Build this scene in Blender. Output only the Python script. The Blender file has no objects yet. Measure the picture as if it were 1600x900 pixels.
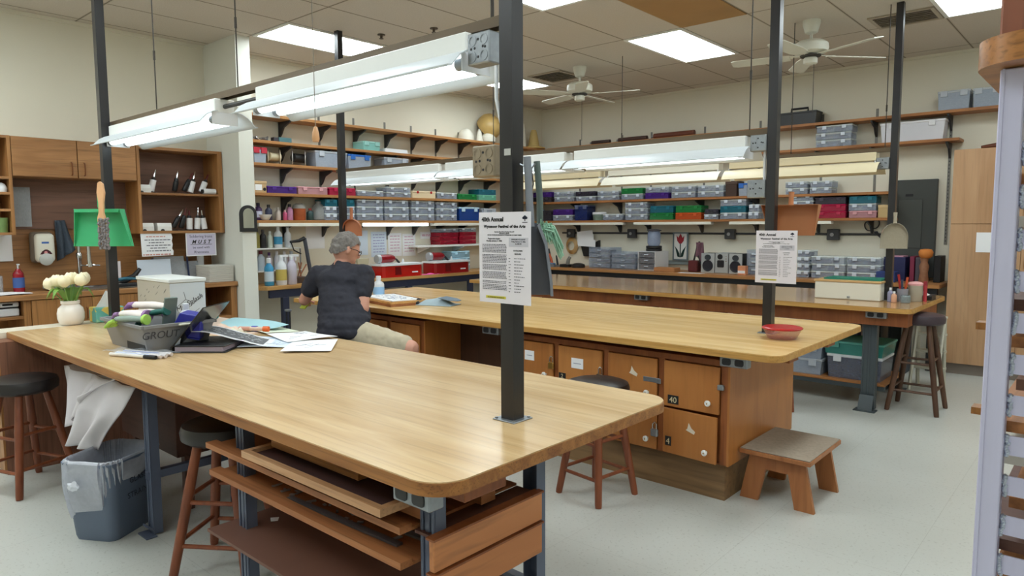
import bpy, bmesh, math, random
from mathutils import Vector, Matrix
random.seed(7)
PI = math.pi
S = bpy.context.scene
COL = S.collection
ORG = {}
def R(d): return math.radians(d)

# ---------------------------------------------------------------- materials
def lin(c):
    out = []
    for v in c[:3]:
        v = v/255.0
        out.append(v/12.92 if v <= 0.04045 else ((v+0.055)/1.055)**2.4)
    return (*out, 1.0)
MATS = {}
def mat(name, rgb, rough=0.5, metal=0.0, var=0.08, scale=8.0, stretch=(1,1,1), bump=0.0, spec=0.5, alpha=1.0, coat=0.0):
    """principled surface whose colour wanders a little with a noise texture"""
    if name in MATS: return MATS[name]
    m = bpy.data.materials.new(name); m.use_nodes = True
    nt = m.node_tree; n = nt.nodes; l = nt.links
    b = n['Principled BSDF']
    b.inputs['Roughness'].default_value = rough; b.inputs['Metallic'].default_value = metal
    b.inputs['Specular IOR Level'].default_value = spec
    if coat: b.inputs['Coat Weight'].default_value = coat; b.inputs['Coat Roughness'].default_value = 0.1
    tc = n.new('ShaderNodeTexCoord'); mp = n.new('ShaderNodeMapping'); no = n.new('ShaderNodeTexNoise')
    mp.inputs['Scale'].default_value = stretch
    no.inputs['Scale'].default_value = scale; no.inputs['Detail'].default_value = 4
    mx = n.new('ShaderNodeMix'); mx.data_type = 'RGBA'
    c = lin(rgb)
    mx.inputs[6].default_value = (*[v*(1-var) for v in c[:3]], 1)
    mx.inputs[7].default_value = (*[min(1, v*(1+var)) for v in c[:3]], 1)
    l.new(tc.outputs['Object'], mp.inputs[0]); l.new(mp.outputs[0], no.inputs['Vector'])
    l.new(no.outputs[0], mx.inputs[0]); l.new(mx.outputs[2], b.inputs['Base Color'])
    if bump:
        bp = n.new('ShaderNodeBump'); bp.inputs['Strength'].default_value = bump; bp.inputs['Distance'].default_value = 0.004
        l.new(no.outputs[0], bp.inputs['Height']); l.new(bp.outputs[0], b.inputs['Normal'])
    if alpha < 1:
        b.inputs['Alpha'].default_value = alpha
    MATS[name] = m
    return m
def wood(name, c1, c2, axis=0, fine=30, rough=0.45, along=1.2, spec=0.5, pore=0.35, warp=1.2):
    """laminate / timber: noise stretched along one axis plus dark pores"""
    if name in MATS: return MATS[name]
    m = bpy.data.materials.new(name); m.use_nodes = True
    nt = m.node_tree; n = nt.nodes; l = nt.links
    b = n['Principled BSDF']; b.inputs['Roughness'].default_value = rough; b.inputs['Specular IOR Level'].default_value = spec
    tc = n.new('ShaderNodeTexCoord')
    def layer(f, a, det, dist):
        mp = n.new('ShaderNodeMapping'); sc = [f, f, f]; sc[axis] = a
        mp.inputs['Scale'].default_value = sc
        no = n.new('ShaderNodeTexNoise'); no.inputs['Scale'].default_value = 1.0
        no.inputs['Detail'].default_value = det; no.inputs['Distortion'].default_value = dist
        l.new(tc.outputs['Object'], mp.inputs[0]); l.new(mp.outputs[0], no.inputs['Vector'])
        return no.outputs[0]
    big = layer(fine*0.3, along, 3, warp); fin = layer(fine*3, along*3, 2, 0.2)
    r1 = n.new('ShaderNodeMapRange'); r1.inputs[1].default_value = 0.32; r1.inputs[2].default_value = 0.68
    l.new(big, r1.inputs[0])
    mx = n.new('ShaderNodeMix'); mx.data_type = 'RGBA'
    mx.inputs[6].default_value = lin(c1); mx.inputs[7].default_value = lin(c2)
    l.new(r1.outputs[0], mx.inputs[0])
    r2 = n.new('ShaderNodeMapRange'); r2.inputs[1].default_value = 0.52; r2.inputs[2].default_value = 0.72
    r2.inputs[3].default_value = 1.0; r2.inputs[4].default_value = 1.0-pore
    l.new(fin, r2.inputs[0])
    mu = n.new('ShaderNodeMix'); mu.data_type = 'RGBA'; mu.blend_type = 'MULTIPLY'; mu.inputs[0].default_value = 1.0
    cb = n.new('ShaderNodeCombineColor')
    for i in range(3): l.new(r2.outputs[0], cb.inputs[i])
    l.new(mx.outputs[2], mu.inputs[6]); l.new(cb.outputs[0], mu.inputs[7]); l.new(mu.outputs[2], b.inputs['Base Color'])
    MATS[name] = m
    return m
def emit(name, rgb, strength):
    if name in MATS: return MATS[name]
    m = bpy.data.materials.new(name); m.use_nodes = True
    b = m.node_tree.nodes['Principled BSDF']
    b.inputs['Base Color'].default_value = lin(rgb); b.inputs['Emission Color'].default_value = lin(rgb)
    b.inputs['Emission Strength'].default_value = strength
    MATS[name] = m
    return m
def clear(name, rgb, vis=0.45, rough=0.15):
    """thin translucent plastic or glass: see-through mixed with a tinted glossy skin"""
    if name in MATS: return MATS[name]
    m = bpy.data.materials.new(name); m.use_nodes = True
    nt = m.node_tree; n = nt.nodes; l = nt.links
    b = n['Principled BSDF']; b.inputs['Base Color'].default_value = lin(rgb); b.inputs['Roughness'].default_value = rough
    tr = n.new('ShaderNodeBsdfTransparent'); tr.inputs[0].default_value = (0.92, 0.94, 0.96, 1)
    no = n.new('ShaderNodeTexNoise'); no.inputs['Scale'].default_value = 14
    mr = n.new('ShaderNodeMapRange'); mr.inputs[3].default_value = vis-0.08; mr.inputs[4].default_value = vis+0.08
    ms = n.new('ShaderNodeMixShader'); out = n['Material Output']
    l.new(no.outputs[0], mr.inputs[0]); l.new(mr.outputs[0], ms.inputs[0])
    l.new(tr.outputs[0], ms.inputs[1]); l.new(b.outputs[0], ms.inputs[2]); l.new(ms.outputs[0], out.inputs[0])
    MATS[name] = m
    return m

# ---------------------------------------------------------------- mesh building
def nb(): return bmesh.new()
def B(bm, x0, x1, y0, y1, z0, z1, bev=0.0, seg=1):
    x0, x1 = min(x0, x1), max(x0, x1); y0, y1 = min(y0, y1), max(y0, y1); z0, z1 = min(z0, z1), max(z0, z1)
    v = [bm.verts.new(p) for p in ((x0,y0,z0),(x1,y0,z0),(x1,y1,z0),(x0,y1,z0),(x0,y0,z1),(x1,y0,z1),(x1,y1,z1),(x0,y1,z1))]
    f = [bm.faces.new([v[i] for i in q]) for q in ((3,2,1,0),(4,5,6,7),(0,1,5,4),(1,2,6,5),(2,3,7,6),(3,0,4,7))]
    if bev:
        e = list({e for q in f for e in q.edges})
        bmesh.ops.bevel(bm, geom=e, offset=min(bev, 0.49*min(x1-x0, y1-y0, z1-z0)), segments=seg, profile=0.5, affect='EDGES')
def OB(bm, c, half, rot):
    """box at c with half sizes, turned by a Matrix or by degrees about z"""
    M = rot if isinstance(rot, Matrix) else Matrix.Rotation(R(rot), 3, 'Z')
    v = []
    for sx, sy, sz in ((-1,-1,-1),(1,-1,-1),(1,1,-1),(-1,1,-1),(-1,-1,1),(1,-1,1),(1,1,1),(-1,1,1)):
        v.append(bm.verts.new(Vector(c) + M @ Vector((sx*half[0], sy*half[1], sz*half[2]))))
    for q in ((3,2,1,0),(4,5,6,7),(0,1,5,4),(1,2,6,5),(2,3,7,6),(3,0,4,7)): bm.faces.new([v[i] for i in q])
def ring(bm, c, u, w, r, n): return [bm.verts.new(Vector(c)+u*(math.cos(2*PI*i/n)*r)+w*(math.sin(2*PI*i/n)*r)) for i in range(n)]
def frame_of(d):
    d = d.normalized(); a = Vector((0,0,1)) if abs(d.z) < 0.9 else Vector((1,0,0))
    u = d.cross(a).normalized(); return u, d.cross(u).normalized()
def skin(bm, rings, cap=True):
    n = len(rings[0])
    for a, b in zip(rings, rings[1:]):
        for i in range(n): bm.faces.new((a[i], a[(i+1)%n], b[(i+1)%n], b[i]))
    if cap:
        bm.faces.new(rings[0][::-1]); bm.faces.new(rings[-1])
def CY(bm, p0, p1, r0, r1=None, n=12):
    p0, p1 = Vector(p0), Vector(p1); u, w = frame_of(p1-p0)
    skin(bm, [ring(bm, p0, u, w, r0, n), ring(bm, p1, u, w, r0 if r1 is None else r1, n)])
def TU(bm, pts, r, n=8):
    pts = [Vector(p) for p in pts]; rs = r if isinstance(r, (list, tuple)) else [r]*len(pts)
    rings = []; u = None
    for i, p in enumerate(pts):
        d = (pts[min(i+1, len(pts)-1)]-pts[max(i-1, 0)]).normalized()
        if u is None: u, w = frame_of(d)
        else:
            u = (u - d*u.dot(d)).normalized(); w = d.cross(u)
        rings.append(ring(bm, p, u, w, rs[i], n))
    skin(bm, rings)
def LA(bm, prof, c=(0,0,0), n=20, axis='z', closed=True, sx=1.0, sy=1.0):
    """turned shape: profile of (radius, height)"""
    rings = []
    for r, h in prof:
        rg = []
        for i in range(n):
            a = 2*PI*i/n; x, y = math.cos(a)*r*sx, math.sin(a)*r*sy
            p = (x, y, h) if axis == 'z' else ((h, x, y) if axis == 'x' else (x, h, y))
            rg.append(bm.verts.new((c[0]+p[0], c[1]+p[1], c[2]+p[2])))
        rings.append(rg)
    skin(bm, rings, cap=closed)
def PR(bm, poly, h0, h1, f=lambda x, y, h: (x, y, h)):
    """prism: polygon (2D) swept from h0 to h1, mapped by f"""
    a = [bm.verts.new(f(x, y, h0)) for x, y in poly]; b = [bm.verts.new(f(x, y, h1)) for x, y in poly]
    n = len(poly)
    bm.faces.new(a[::-1]); bm.faces.new(b)
    for i in range(n): bm.faces.new((a[i], a[(i+1)%n], b[(i+1)%n], b[i]))
def GRID(bm, fn, nu, nv, thick=0.0):
    """sheet fn(u,v) with u,v in 0..1, optionally given a back side thick below along z"""
    def lay(dz):
        return [[bm.verts.new(Vector(fn(i/nu, j/nv)) + Vector((0,0,dz))) for j in range(nv+1)] for i in range(nu+1)]
    g = lay(0.0)
    for i in range(nu):
        for j in range(nv): bm.faces.new((g[i][j], g[i+1][j], g[i+1][j+1], g[i][j+1]))
    if thick:
        k = lay(-thick)
        for i in range(nu):
            for j in range(nv): bm.faces.new((k[i][j], k[i][j+1], k[i+1][j+1], k[i+1][j]))
        for i in range(nu):
            bm.faces.new((g[i][0], k[i][0], k[i+1][0], g[i+1][0])); bm.faces.new((g[i][nv], g[i+1][nv], k[i+1][nv], k[i][nv]))
        for j in range(nv):
            bm.faces.new((g[0][j], g[0][j+1], k[0][j+1], k[0][j])); bm.faces.new((g[nu][j], k[nu][j], k[nu][j+1], g[nu][j+1]))
def rrect(x0, x1, y0, y1, r, n=8, corners=(1,1,1,1)):
    """rounded rectangle outline; corners = (x0y0, x1y0, x1y1, x0y1)"""
    out = []
    for k, (cx, cy, a0) in enumerate(((x0+r, y0+r, 180), (x1-r, y0+r, 270), (x1-r, y1-r, 0), (x0+r, y1-r, 90))):
        if corners[k]:
            for i in range(n+1):
                a = R(a0 + 90*i/n); out.append((cx+math.cos(a)*r, cy+math.sin(a)*r))
        else: out.append(((x0, y0), (x1, y0), (x1, y1), (x0, y1))[k])
    return out

# ---------------------------------------------------------------- objects
def tag(o, label=None, cat=None, group=None, kind=None):
    if label: o['label'] = label
    if cat: o['category'] = cat
    if group: o['group'] = group
    if kind: o['kind'] = kind
    return o
def obj(name, bm, m, parent=None, smooth=False, label=None):
    """link the bmesh as ONE mesh object; shapes are drawn in room coordinates and moved to the parent's origin"""
    org = ORG.get(parent.name, Vector()) if parent else Vector()
    bmesh.ops.recalc_face_normals(bm, faces=bm.faces)
    if org.length: bmesh.ops.translate(bm, verts=bm.verts, vec=-org)
    me = bpy.data.meshes.new(name); bm.to_mesh(me); bm.free()
    if smooth:
        me.polygons.foreach_set('use_smooth', [True]*len(me.polygons))
        try: me.set_sharp_from_angle(angle=R(40))
        except Exception: pass
    me.materials.append(m)
    o = bpy.data.objects.new(name, me); COL.objects.link(o)
    if parent: o.parent = parent; ORG[o.name] = org
    if label: o['label'] = label
    return o
def solo(name, bm, m, label, cat, group=None, smooth=False, at=None):
    """a thing that is a single mesh, its origin moved to its base"""
    vs = [v.co for v in bm.verts]
    c = Vector(at) if at else Vector(((min(v.x for v in vs)+max(v.x for v in vs))/2, (min(v.y for v in vs)+max(v.y for v in vs))/2, min(v.z for v in vs)))
    bmesh.ops.translate(bm, verts=bm.verts, vec=-c)
    o = obj(name, bm, m, None, smooth); o.location = c
    ORG[o.name] = c.copy()
    return tag(o, label, cat, group)
def thing(name, label, cat, loc=(0,0,0), rz=0.0, group=None, local=False):
    o = bpy.data.objects.new(name, None); COL.objects.link(o)
    o.location = loc; o.rotation_euler = (0, 0, R(rz)); o.empty_display_size = 0.05
    ORG[o.name] = Vector() if local else Vector(loc)
    return tag(o, label, cat, group)
def struct(name, bm, m, parent=None):
    o = obj(name, bm, m, parent)
    if not parent: o['kind'] = 'structure'
    return o
def kids(o): return [c for c in bpy.data.objects if c.parent == o]
def dup(root, loc, rz=None, label=None, group=None, scale=None, tree=None):
    r = root.copy(); COL.objects.link(r); r.location = loc
    if rz is not None: r.rotation_euler = (0, 0, R(rz))
    if scale: r.scale = scale
    if label: r['label'] = label
    if group: r['group'] = group
    for ch, subs in (tree or [(c, kids(c)) for c in kids(root)]):
        c = ch.copy(); COL.objects.link(c); c.parent = r
        for s in subs:
            d = s.copy(); COL.objects.link(d); d.parent = c
    return r
def txt(body, size, loc, rot, m, parent, name='lettering', align='CENTER', bold=0.0, shear=0.0, sp=1.0, line=1.0):
    """flat raised lettering as a mesh part"""
    cu = bpy.data.curves.new(name, 'FONT'); cu.body = body; cu.size = size; cu.align_x = align; cu.offset = bold
    cu.extrude = 0.0004; cu.shear = shear; cu.space_character = sp; cu.space_line = line; cu.resolution_u = 3
    t = bpy.data.objects.new(name, cu); COL.objects.link(t)
    bpy.context.view_layer.update()
    me = bpy.data.meshes.new_from_object(t.evaluated_get(bpy.context.evaluated_depsgraph_get()))
    bpy.data.objects.remove(t); bpy.data.curves.remove(cu)
    me.materials.clear(); me.materials.append(m)
    o = bpy.data.objects.new(name, me); COL.objects.link(o)
    o.parent = parent
    o.location = Vector(loc) - ORG.get(parent.name, Vector()); o.rotation_euler = tuple(R(a) for a in rot)
    ORG[o.name] = ORG.get(parent.name, Vector())
    return o

# ================================================================ palette
M_wall = mat('cream wall paint', (226,221,204), 0.75, var=0.03, scale=3)
M_pillar = mat('pale grey wall paint', (226,226,216), 0.7, var=0.03, scale=3)
M_oak = wood('light oak laminate', (218,187,142), (195,160,112), 0, 26, 0.24, 0.9, pore=0.16, spec=.6)
M_oakY = wood('light oak laminate across', (231,198,150), (212,173,118), 1, 26, 0.3, 0.9, pore=0.18)
M_edge = wood('worn oak edging', (176,118,58), (138,84,36), 0, 60, 0.5, 1.2, pore=0.4)
M_edge2 = wood('pale oak edging', (206,158,86), (184,132,64), 0, 60, 0.5, 1.2, pore=0.3)
M_cab = wood('cabinet oak veneer', (176,126,78), (142,96,54), 1, 28, 0.42, 1.0, pore=0.35)
M_cabV = wood('cabinet oak veneer upright', (180,128,76), (146,98,52), 2, 28, 0.42, 1.0, pore=0.35)
M_cabD = wood('brown veneer back panel', (134,96,78), (112,78,62), 1, 22, 0.5, 1.0, pore=0.3)
M_lock = wood('orange birch plywood', (190,126,66), (170,106,50), 2, 12, 0.45, 1.0, pore=0.12)
M_lockF = wood('red brown locker frame', (158,92,46), (132,72,34), 2, 20, 0.5, 1.0, pore=0.2)
M_kick = wood('scuffed plinth board', (150,116,78), (112,84,54), 0, 14, 0.6, 0.8, pore=0.3)
M_darkwood = wood('dark brown panel', (92,60,40), (74,46,30), 2, 16, 0.6, 0.8, pore=0.2)
M_shelf = wood('shelf board', (190,138,84), (164,112,62), 1, 34, 0.5, 1.0, pore=0.2)
M_shelfX = wood('shelf board far wall', (184,124,70), (156,100,52), 0, 34, 0.5, 1.0, pore=0.2)
M_stool = wood('red brown stool timber', (146,80,48), (112,56,32), 2, 30, 0.4, 1.2, pore=0.2)
M_bench = wood('footstool timber', (178,116,68), (152,92,50), 2, 18, 0.5, 1.0, pore=0.2)
M_ply = wood('raw plywood', (178,116,70), (150,92,52), 0, 30, 0.6, 0.8, pore=0.25)
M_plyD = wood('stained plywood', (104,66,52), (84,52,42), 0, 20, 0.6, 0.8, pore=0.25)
M_hard = mat('brown hardboard', (112,76,62), 0.55, var=0.12, scale=6)
M_pantry = wood('tall cupboard laminate', (190,150,112), (174,132,94), 2, 22, 0.5, 0.8, pore=0.15)
M_black = mat('black painted steel', (34,32,34), 0.32, var=0.1)
M_blackp = mat('black plastic', (30,30,32), 0.45, var=0.1)
M_vinyl = mat('black brown vinyl', (30,25,25), 0.4, var=0.15)
M_steel = mat('blue grey enamel steel', (92,100,120), 0.38, 0.2, var=0.08)
M_steelD = mat('dark grey enamel steel', (74,82,86), 0.42, 0.2, var=0.08)
M_galv = mat('galvanised steel', (150,155,160), 0.38, 0.75, var=0.25, scale=40)
M_galvB = mat('dull brown galvanised steel', (150,136,116), 0.45, 0.5, var=0.2, scale=40)
M_chrome = mat('chrome', (210,212,215), 0.12, 1.0, var=0.02)
M_alu = mat('brushed aluminium', (204,202,228), 0.4, 0.25, var=0.06, scale=20, stretch=(4,4,0.3))
M_weld = mat('weld bead', (196,204,216), 0.3, 0.85, var=0.4, scale=90, bump=0.8)
M_white = mat('white enamel', (236,236,232), 0.35, var=0.02)
M_fan = mat('ceiling fan white', (226,226,214), 0.45, var=0.02)
M_whitep = mat('white plastic', (232,234,238), 0.4, var=0.02)
M_cream = mat('cream plastic', (226,222,206), 0.45, var=0.03)
M_paper = mat('white paper', (238,238,240), 0.7, var=0.02)
M_paperB = mat('bluish paper', (214,226,240), 0.7, var=0.02)
M_paperL = mat('lilac paper', (206,200,222), 0.7, var=0.02)
M_ink = mat('black ink', (22,22,28), 0.6, var=0.02)
M_grey = mat('grey plastic', (128,128,130), 0.5, var=0.05)
M_green = mat('green plastic', (52,160,100), 0.42, var=0.05)
M_copper = mat('terracotta plastic', (178,110,74), 0.4, var=0.06)
M_tan = mat('tan brown plastic', (186,120,76), 0.42, var=0.06)
M_red = mat('red plastic', (176,20,26), 0.3, var=0.06)
M_brass = mat('brass', (190,150,80), 0.3, 0.85, var=0.1)
M_rod = mat('dark hanger rod', (60,54,48), 0.5, 0.5, var=0.1)
M_olive = mat('olive brown channel', (98,82,62), 0.5, 0.3, var=0.1)
M_led = emit('ceiling diffuser glow', (240,252,255), 14.0)
M_tube = emit('fluorescent tube glow', (236,250,255), 3.4)
M_under = emit('under shelf tube glow', (232,250,255), 9.0)
M_dimlens = mat('unlit white lens', (236,234,222), 0.4, var=0.02)

# ---------------------------------------------------------------- floor and ceiling
def floor_mat():
    m = bpy.data.materials.new('speckled vinyl tile'); m.use_nodes = True
    nt = m.node_tree; n = nt.nodes; l = nt.links; b = n['Principled BSDF']
    b.inputs['Roughness'].default_value = 0.28
    tc = n.new('ShaderNodeTexCoord')
    big = n.new('ShaderNodeTexNoise'); big.inputs['Scale'].default_value = 1.3; big.inputs['Detail'].default_value = 5
    spk = n.new('ShaderNodeTexNoise'); spk.inputs['Scale'].default_value = 70; spk.inputs['Detail'].default_value = 2
    l.new(tc.outputs['Object'], big.inputs['Vector']); l.new(tc.outputs['Object'], spk.inputs['Vector'])
    mx = n.new('ShaderNodeMix'); mx.data_type = 'RGBA'; mx.inputs[6].default_value = lin((184,184,176)); mx.inputs[7].default_value = lin((204,205,200))
    l.new(big.outputs[0], mx.inputs[0])
    r = n.new('ShaderNodeMapRange'); r.inputs[1].default_value = 0.60; r.inputs[2].default_value = 0.70; r.inputs[4].default_value = 0.32
    l.new(spk.outputs[0], r.inputs[0])
    m2 = n.new('ShaderNodeMix'); m2.data_type = 'RGBA'; m2.inputs[7].default_value = lin((128,124,112))
    l.new(r.outputs[0], m2.inputs[0]); l.new(mx.outputs[2], m2.inputs[6])
    # tile joints every 0.305 m
    sx = n.new('ShaderNodeSeparateXYZ'); l.new(tc.outputs['Object'], sx.inputs[0])
    def joint(o):
        a = n.new('ShaderNodeMath'); a.operation = 'PINGPONG'; a.inputs[1].default_value = 0.305
        l.new(o, a.inputs[0])
        c = n.new('ShaderNodeMath'); c.operation = 'LESS_THAN'; c.inputs[1].default_value = 0.0012; l.new(a.outputs[0], c.inputs[0]); return c.outputs[0]
    mxm = n.new('ShaderNodeMath'); mxm.operation = 'MAXIMUM'; l.new(joint(sx.outputs[0]), mxm.inputs[0]); l.new(joint(sx.outputs[1]), mxm.inputs[1])
    sc = n.new('ShaderNodeMath'); sc.operation = 'MULTIPLY'; sc.inputs[1].default_value = 0.25; l.new(mxm.outputs[0], sc.inputs[0])
    m3 = n.new('ShaderNodeMix'); m3.data_type = 'RGBA'; m3.inputs[7].default_value = lin((110,106,98))
    l.new(sc.outputs[0], m3.inputs[0]); l.new(m2.outputs[2], m3.inputs[6]); l.new(m3.outputs[2], b.inputs['Base Color'])
    return m
TX, TY, GX, GY = 0.585, 1.18, -3.56, 5.58           # ceiling tile pitch and one grid corner
def ceil_mat():
    m = bpy.data.materials.new('acoustic ceiling tile'); m.use_nodes = True
    nt = m.node_tree; n = nt.nodes; l = nt.links; b = n['Principled BSDF']
    b.inputs['Roughness'].default_value = 0.85
    tc = n.new('ShaderNodeTexCoord'); sx = n.new('ShaderNodeSeparateXYZ'); l.new(tc.outputs['Object'], sx.inputs[0])
    no = n.new('ShaderNodeTexNoise'); no.inputs['Scale'].default_value = 90; no.inputs['Detail'].default_value = 3
    l.new(tc.outputs['Object'], no.inputs['Vector'])
    mx = n.new('ShaderNodeMix'); mx.data_type = 'RGBA'; mx.inputs[6].default_value = lin((198,188,176)); mx.inputs[7].default_value = lin((218,210,198))
    l.new(no.outputs[0], mx.inputs[0])
    def bar(o, g, p):
        a = n.new('ShaderNodeMath'); a.operation = 'SUBTRACT'; a.inputs[1].default_value = g - 40*p; l.new(o, a.inputs[0])
        d = n.new('ShaderNodeMath'); d.operation = 'MODULO'; d.inputs[1].default_value = p; l.new(a.outputs[0], d.inputs[0])
        q = n.new('ShaderNodeMath'); q.operation = 'PINGPONG'; q.inputs[1].default_value = p/2; l.new(d.outputs[0], q.inputs[0])
        c = n.new('ShaderNodeMath'); c.operation = 'LESS_THAN'; c.inputs[1].default_value = 0.012; l.new(q.outputs[0], c.inputs[0])
        e = n.new('ShaderNodeMath'); e.operation = 'LESS_THAN'; e.inputs[1].default_value = 0.0045; l.new(q.outputs[0], e.inputs[0])
        return c.outputs[0], e.outputs[0]
    (a1, e1), (a2, e2) = bar(sx.outputs[0], GX, TX), bar(sx.outputs[1], GY, TY)
    mm = n.new('ShaderNodeMath'); mm.operation = 'MAXIMUM'; l.new(a1, mm.inputs[0]); l.new(a2, mm.inputs[1])
    me = n.new('ShaderNodeMath'); me.operation = 'MAXIMUM'; l.new(e1, me.inputs[0]); l.new(e2, me.inputs[1])
    m2 = n.new('ShaderNodeMix'); m2.data_type = 'RGBA'; m2.inputs[7].default_value = lin((190,180,164)); l.new(mm.outputs[0], m2.inputs[0]); l.new(mx.outputs[2], m2.inputs[6])
    m3 = n.new('ShaderNodeMix'); m3.data_type = 'RGBA'; m3.inputs[7].default_value = lin((120,110,96)); l.new(me.outputs[0], m3.inputs[0]); l.new(m2.outputs[2], m3.inputs[6])
    l.new(m3.outputs[2], b.inputs['Base Color'])
    bp = n.new('ShaderNodeBump'); bp.inputs['Strength'].default_value = 0.5; bp.inputs['Distance'].default_value = 0.004
    l.new(no.outputs[0], bp.inputs['Height']); l.new(bp.outputs[0], b.inputs['Normal'])
    return m
XW, YB, XR, YN, ZC = -6.60, 8.15, 3.4, -3.2, 3.10
b = nb(); B(b, XW-.15, XR+.15, YN-.15, YB+.15, -.1, 0); struct('floor', b, floor_mat())
b = nb(); B(b, XW-.15, XR+.15, YN-.15, YB+.15, ZC, ZC+.1); struct('ceiling', b, ceil_mat())
b = nb(); B(b, XW-.15, XW, YN-.15, YB+.15, 0, ZC); struct('wall_left', b, M_wall)
b = nb(); B(b, XW, XR, YB, YB+.15, 0, ZC); struct('wall_back', b, M_wall)
b = nb(); B(b, XR, XR+.15, YN-.15, YB+.15, 0, ZC); struct('wall_right', b, M_wall)
b = nb(); B(b, XW, XR, YN-.15, YN, 0, ZC); struct('wall_front', b, M_wall)
b = nb(); B(b, XW, -5.985, 3.10, 3.235, 0, ZC); struct('wall_stub', b, M_pillar)
b = nb(); B(b, XW, XR, YB-.02, YB, ZC-.03, ZC-.001); struct('trim_1', b, M_wall)
b = nb(); B(b, XW, XW+.02, YN, 3.10, ZC-.03, ZC-.001); struct('trim_2', b, M_wall)
b = nb(); B(b, XW, XW+.02, 3.235, YB-.02, ZC-.03, ZC-.001); struct('trim_3', b, M_wall)
# brown water-stained ceiling tile
b = nb(); B(b, GX+TX+.006, GX+2*TX-.006, GY-TY+.006, GY-.006, ZC-.006, ZC-.0005); struct('trim_4', b, mat('water stained tile', (170,132,86), 0.85, var=0.12, scale=3))

# ---------------------------------------------------------------- lay-in ceiling lights
proto = None
LBL = {(0,2):'ceiling light panel above the white pillar corner', (0,4):'ceiling light panel beside the dark air vent, seen past the front post',
       (2,2):'ceiling light panel cut by the top of the picture beside the front post', (2,4):'ceiling light panel between the two ceiling fans',
       (4,4):'ceiling light panel beyond the slatted vent, above the aluminium rack'}
for ix in range(-0, 8, 2):
    for iy in (-2, 0, 2, 4):
        x0 = -5.9 + ix/2*2.34; y0 = 3.22 + (iy-2)*TY
        lab = LBL.get((ix, iy), 'extra lit ceiling panel added out of view to brighten the sink wall')
        if (ix, iy) == (0, 0): y0 = -.32  # shifted off its grid row, out of view, to light the sink wall
        c = (x0+TX/2, y0+TY/2, ZC-.012)
        if proto is None:
            proto = thing('ceiling_light', lab, 'ceiling light', c, group='lay-in ceiling light panels')
            b = nb()
            for q in ((x0,x0+TX,y0,y0+.03),(x0,x0+TX,y0+TY-.03,y0+TY),(x0,x0+.03,y0+.03,y0+TY-.03),(x0+TX-.03,x0+TX,y0+.03,y0+TY-.03)):
                B(b, *q, ZC-.012, ZC-.0008)
            obj('frame', b, M_white, proto)
            b = nb(); B(b, x0+.03, x0+TX-.03, y0+.03, y0+TY-.03, ZC-.008, ZC-.001); obj('diffuser', b, M_led, proto)
        else: dup(proto, c, label=lab)

dup(proto, (-4.73+TX/2, -.32+TY/2, ZC-.012), label='extra lit ceiling panel added out of view to brighten the sink wall')  # added panel outside the light grid, unseen, brightens the wall by the sink
# ---------------------------------------------------------------- vents, sprinklers, fans
def vent(x, y, sx, sy, label, slats=6):
    t = thing('ceiling_vent', label, 'vent', (x, y, ZC-.012))
    b = nb(); f = .03
    for q in ((x-sx,x+sx,y-sy,y-sy+f),(x-sx,x+sx,y+sy-f,y+sy),(x-sx,x-sx+f,y-sy+f,y+sy-f),(x+sx-f,x+sx,y-sy+f,y+sy-f)): B(b, *q, ZC-.014, ZC-.001)
    obj('frame', b, mat('vent paint', (176,164,146), 0.6), t)
    b = nb(); B(b, x-sx+f, x+sx-f, y-sy+f, y+sy-f, ZC-.003, ZC-.001); obj('backing', b, mat('vent dark', (40,34,30), 0.8), t)
    b = nb()
    for i in range(slats):
        yy = y-sy+f+(i+.7)*(2*sy-2*f)/(slats+.4)
        OB(b, (x, yy, ZC-.010), (sx-f, .012, .0015), Matrix.Rotation(R(38), 3, 'X'))
    obj('louvre', b, mat('vent paint', (176,164,146), 0.6), t)
vent(-4.97, 6.39, .23, .23, 'square dark louvred air vent beside the further fan')
vent(-1.47, 6.56, .24, .2, 'slatted air vent in the ceiling between the black posts')
for x, y, s in ((-5.05, 3.98, 'sprinkler head nearest the pillar-side light panel'), (-4.56, 4.16, 'sprinkler head below the front light bar, further from the pillar')):
    b = nb(); LA(b, [(.035,0),(.035,-.006),(.012,-.008),(.01,-.03),(.02,-.034),(.02,-.038)], (x, y, ZC-.0005), 12)
    solo('sprinkler', b, mat('sprinkler metal', (90,80,70), .4, .5), s, 'sprinkler', 'ceiling sprinklers', True, at=(x, y, ZC))
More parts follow.
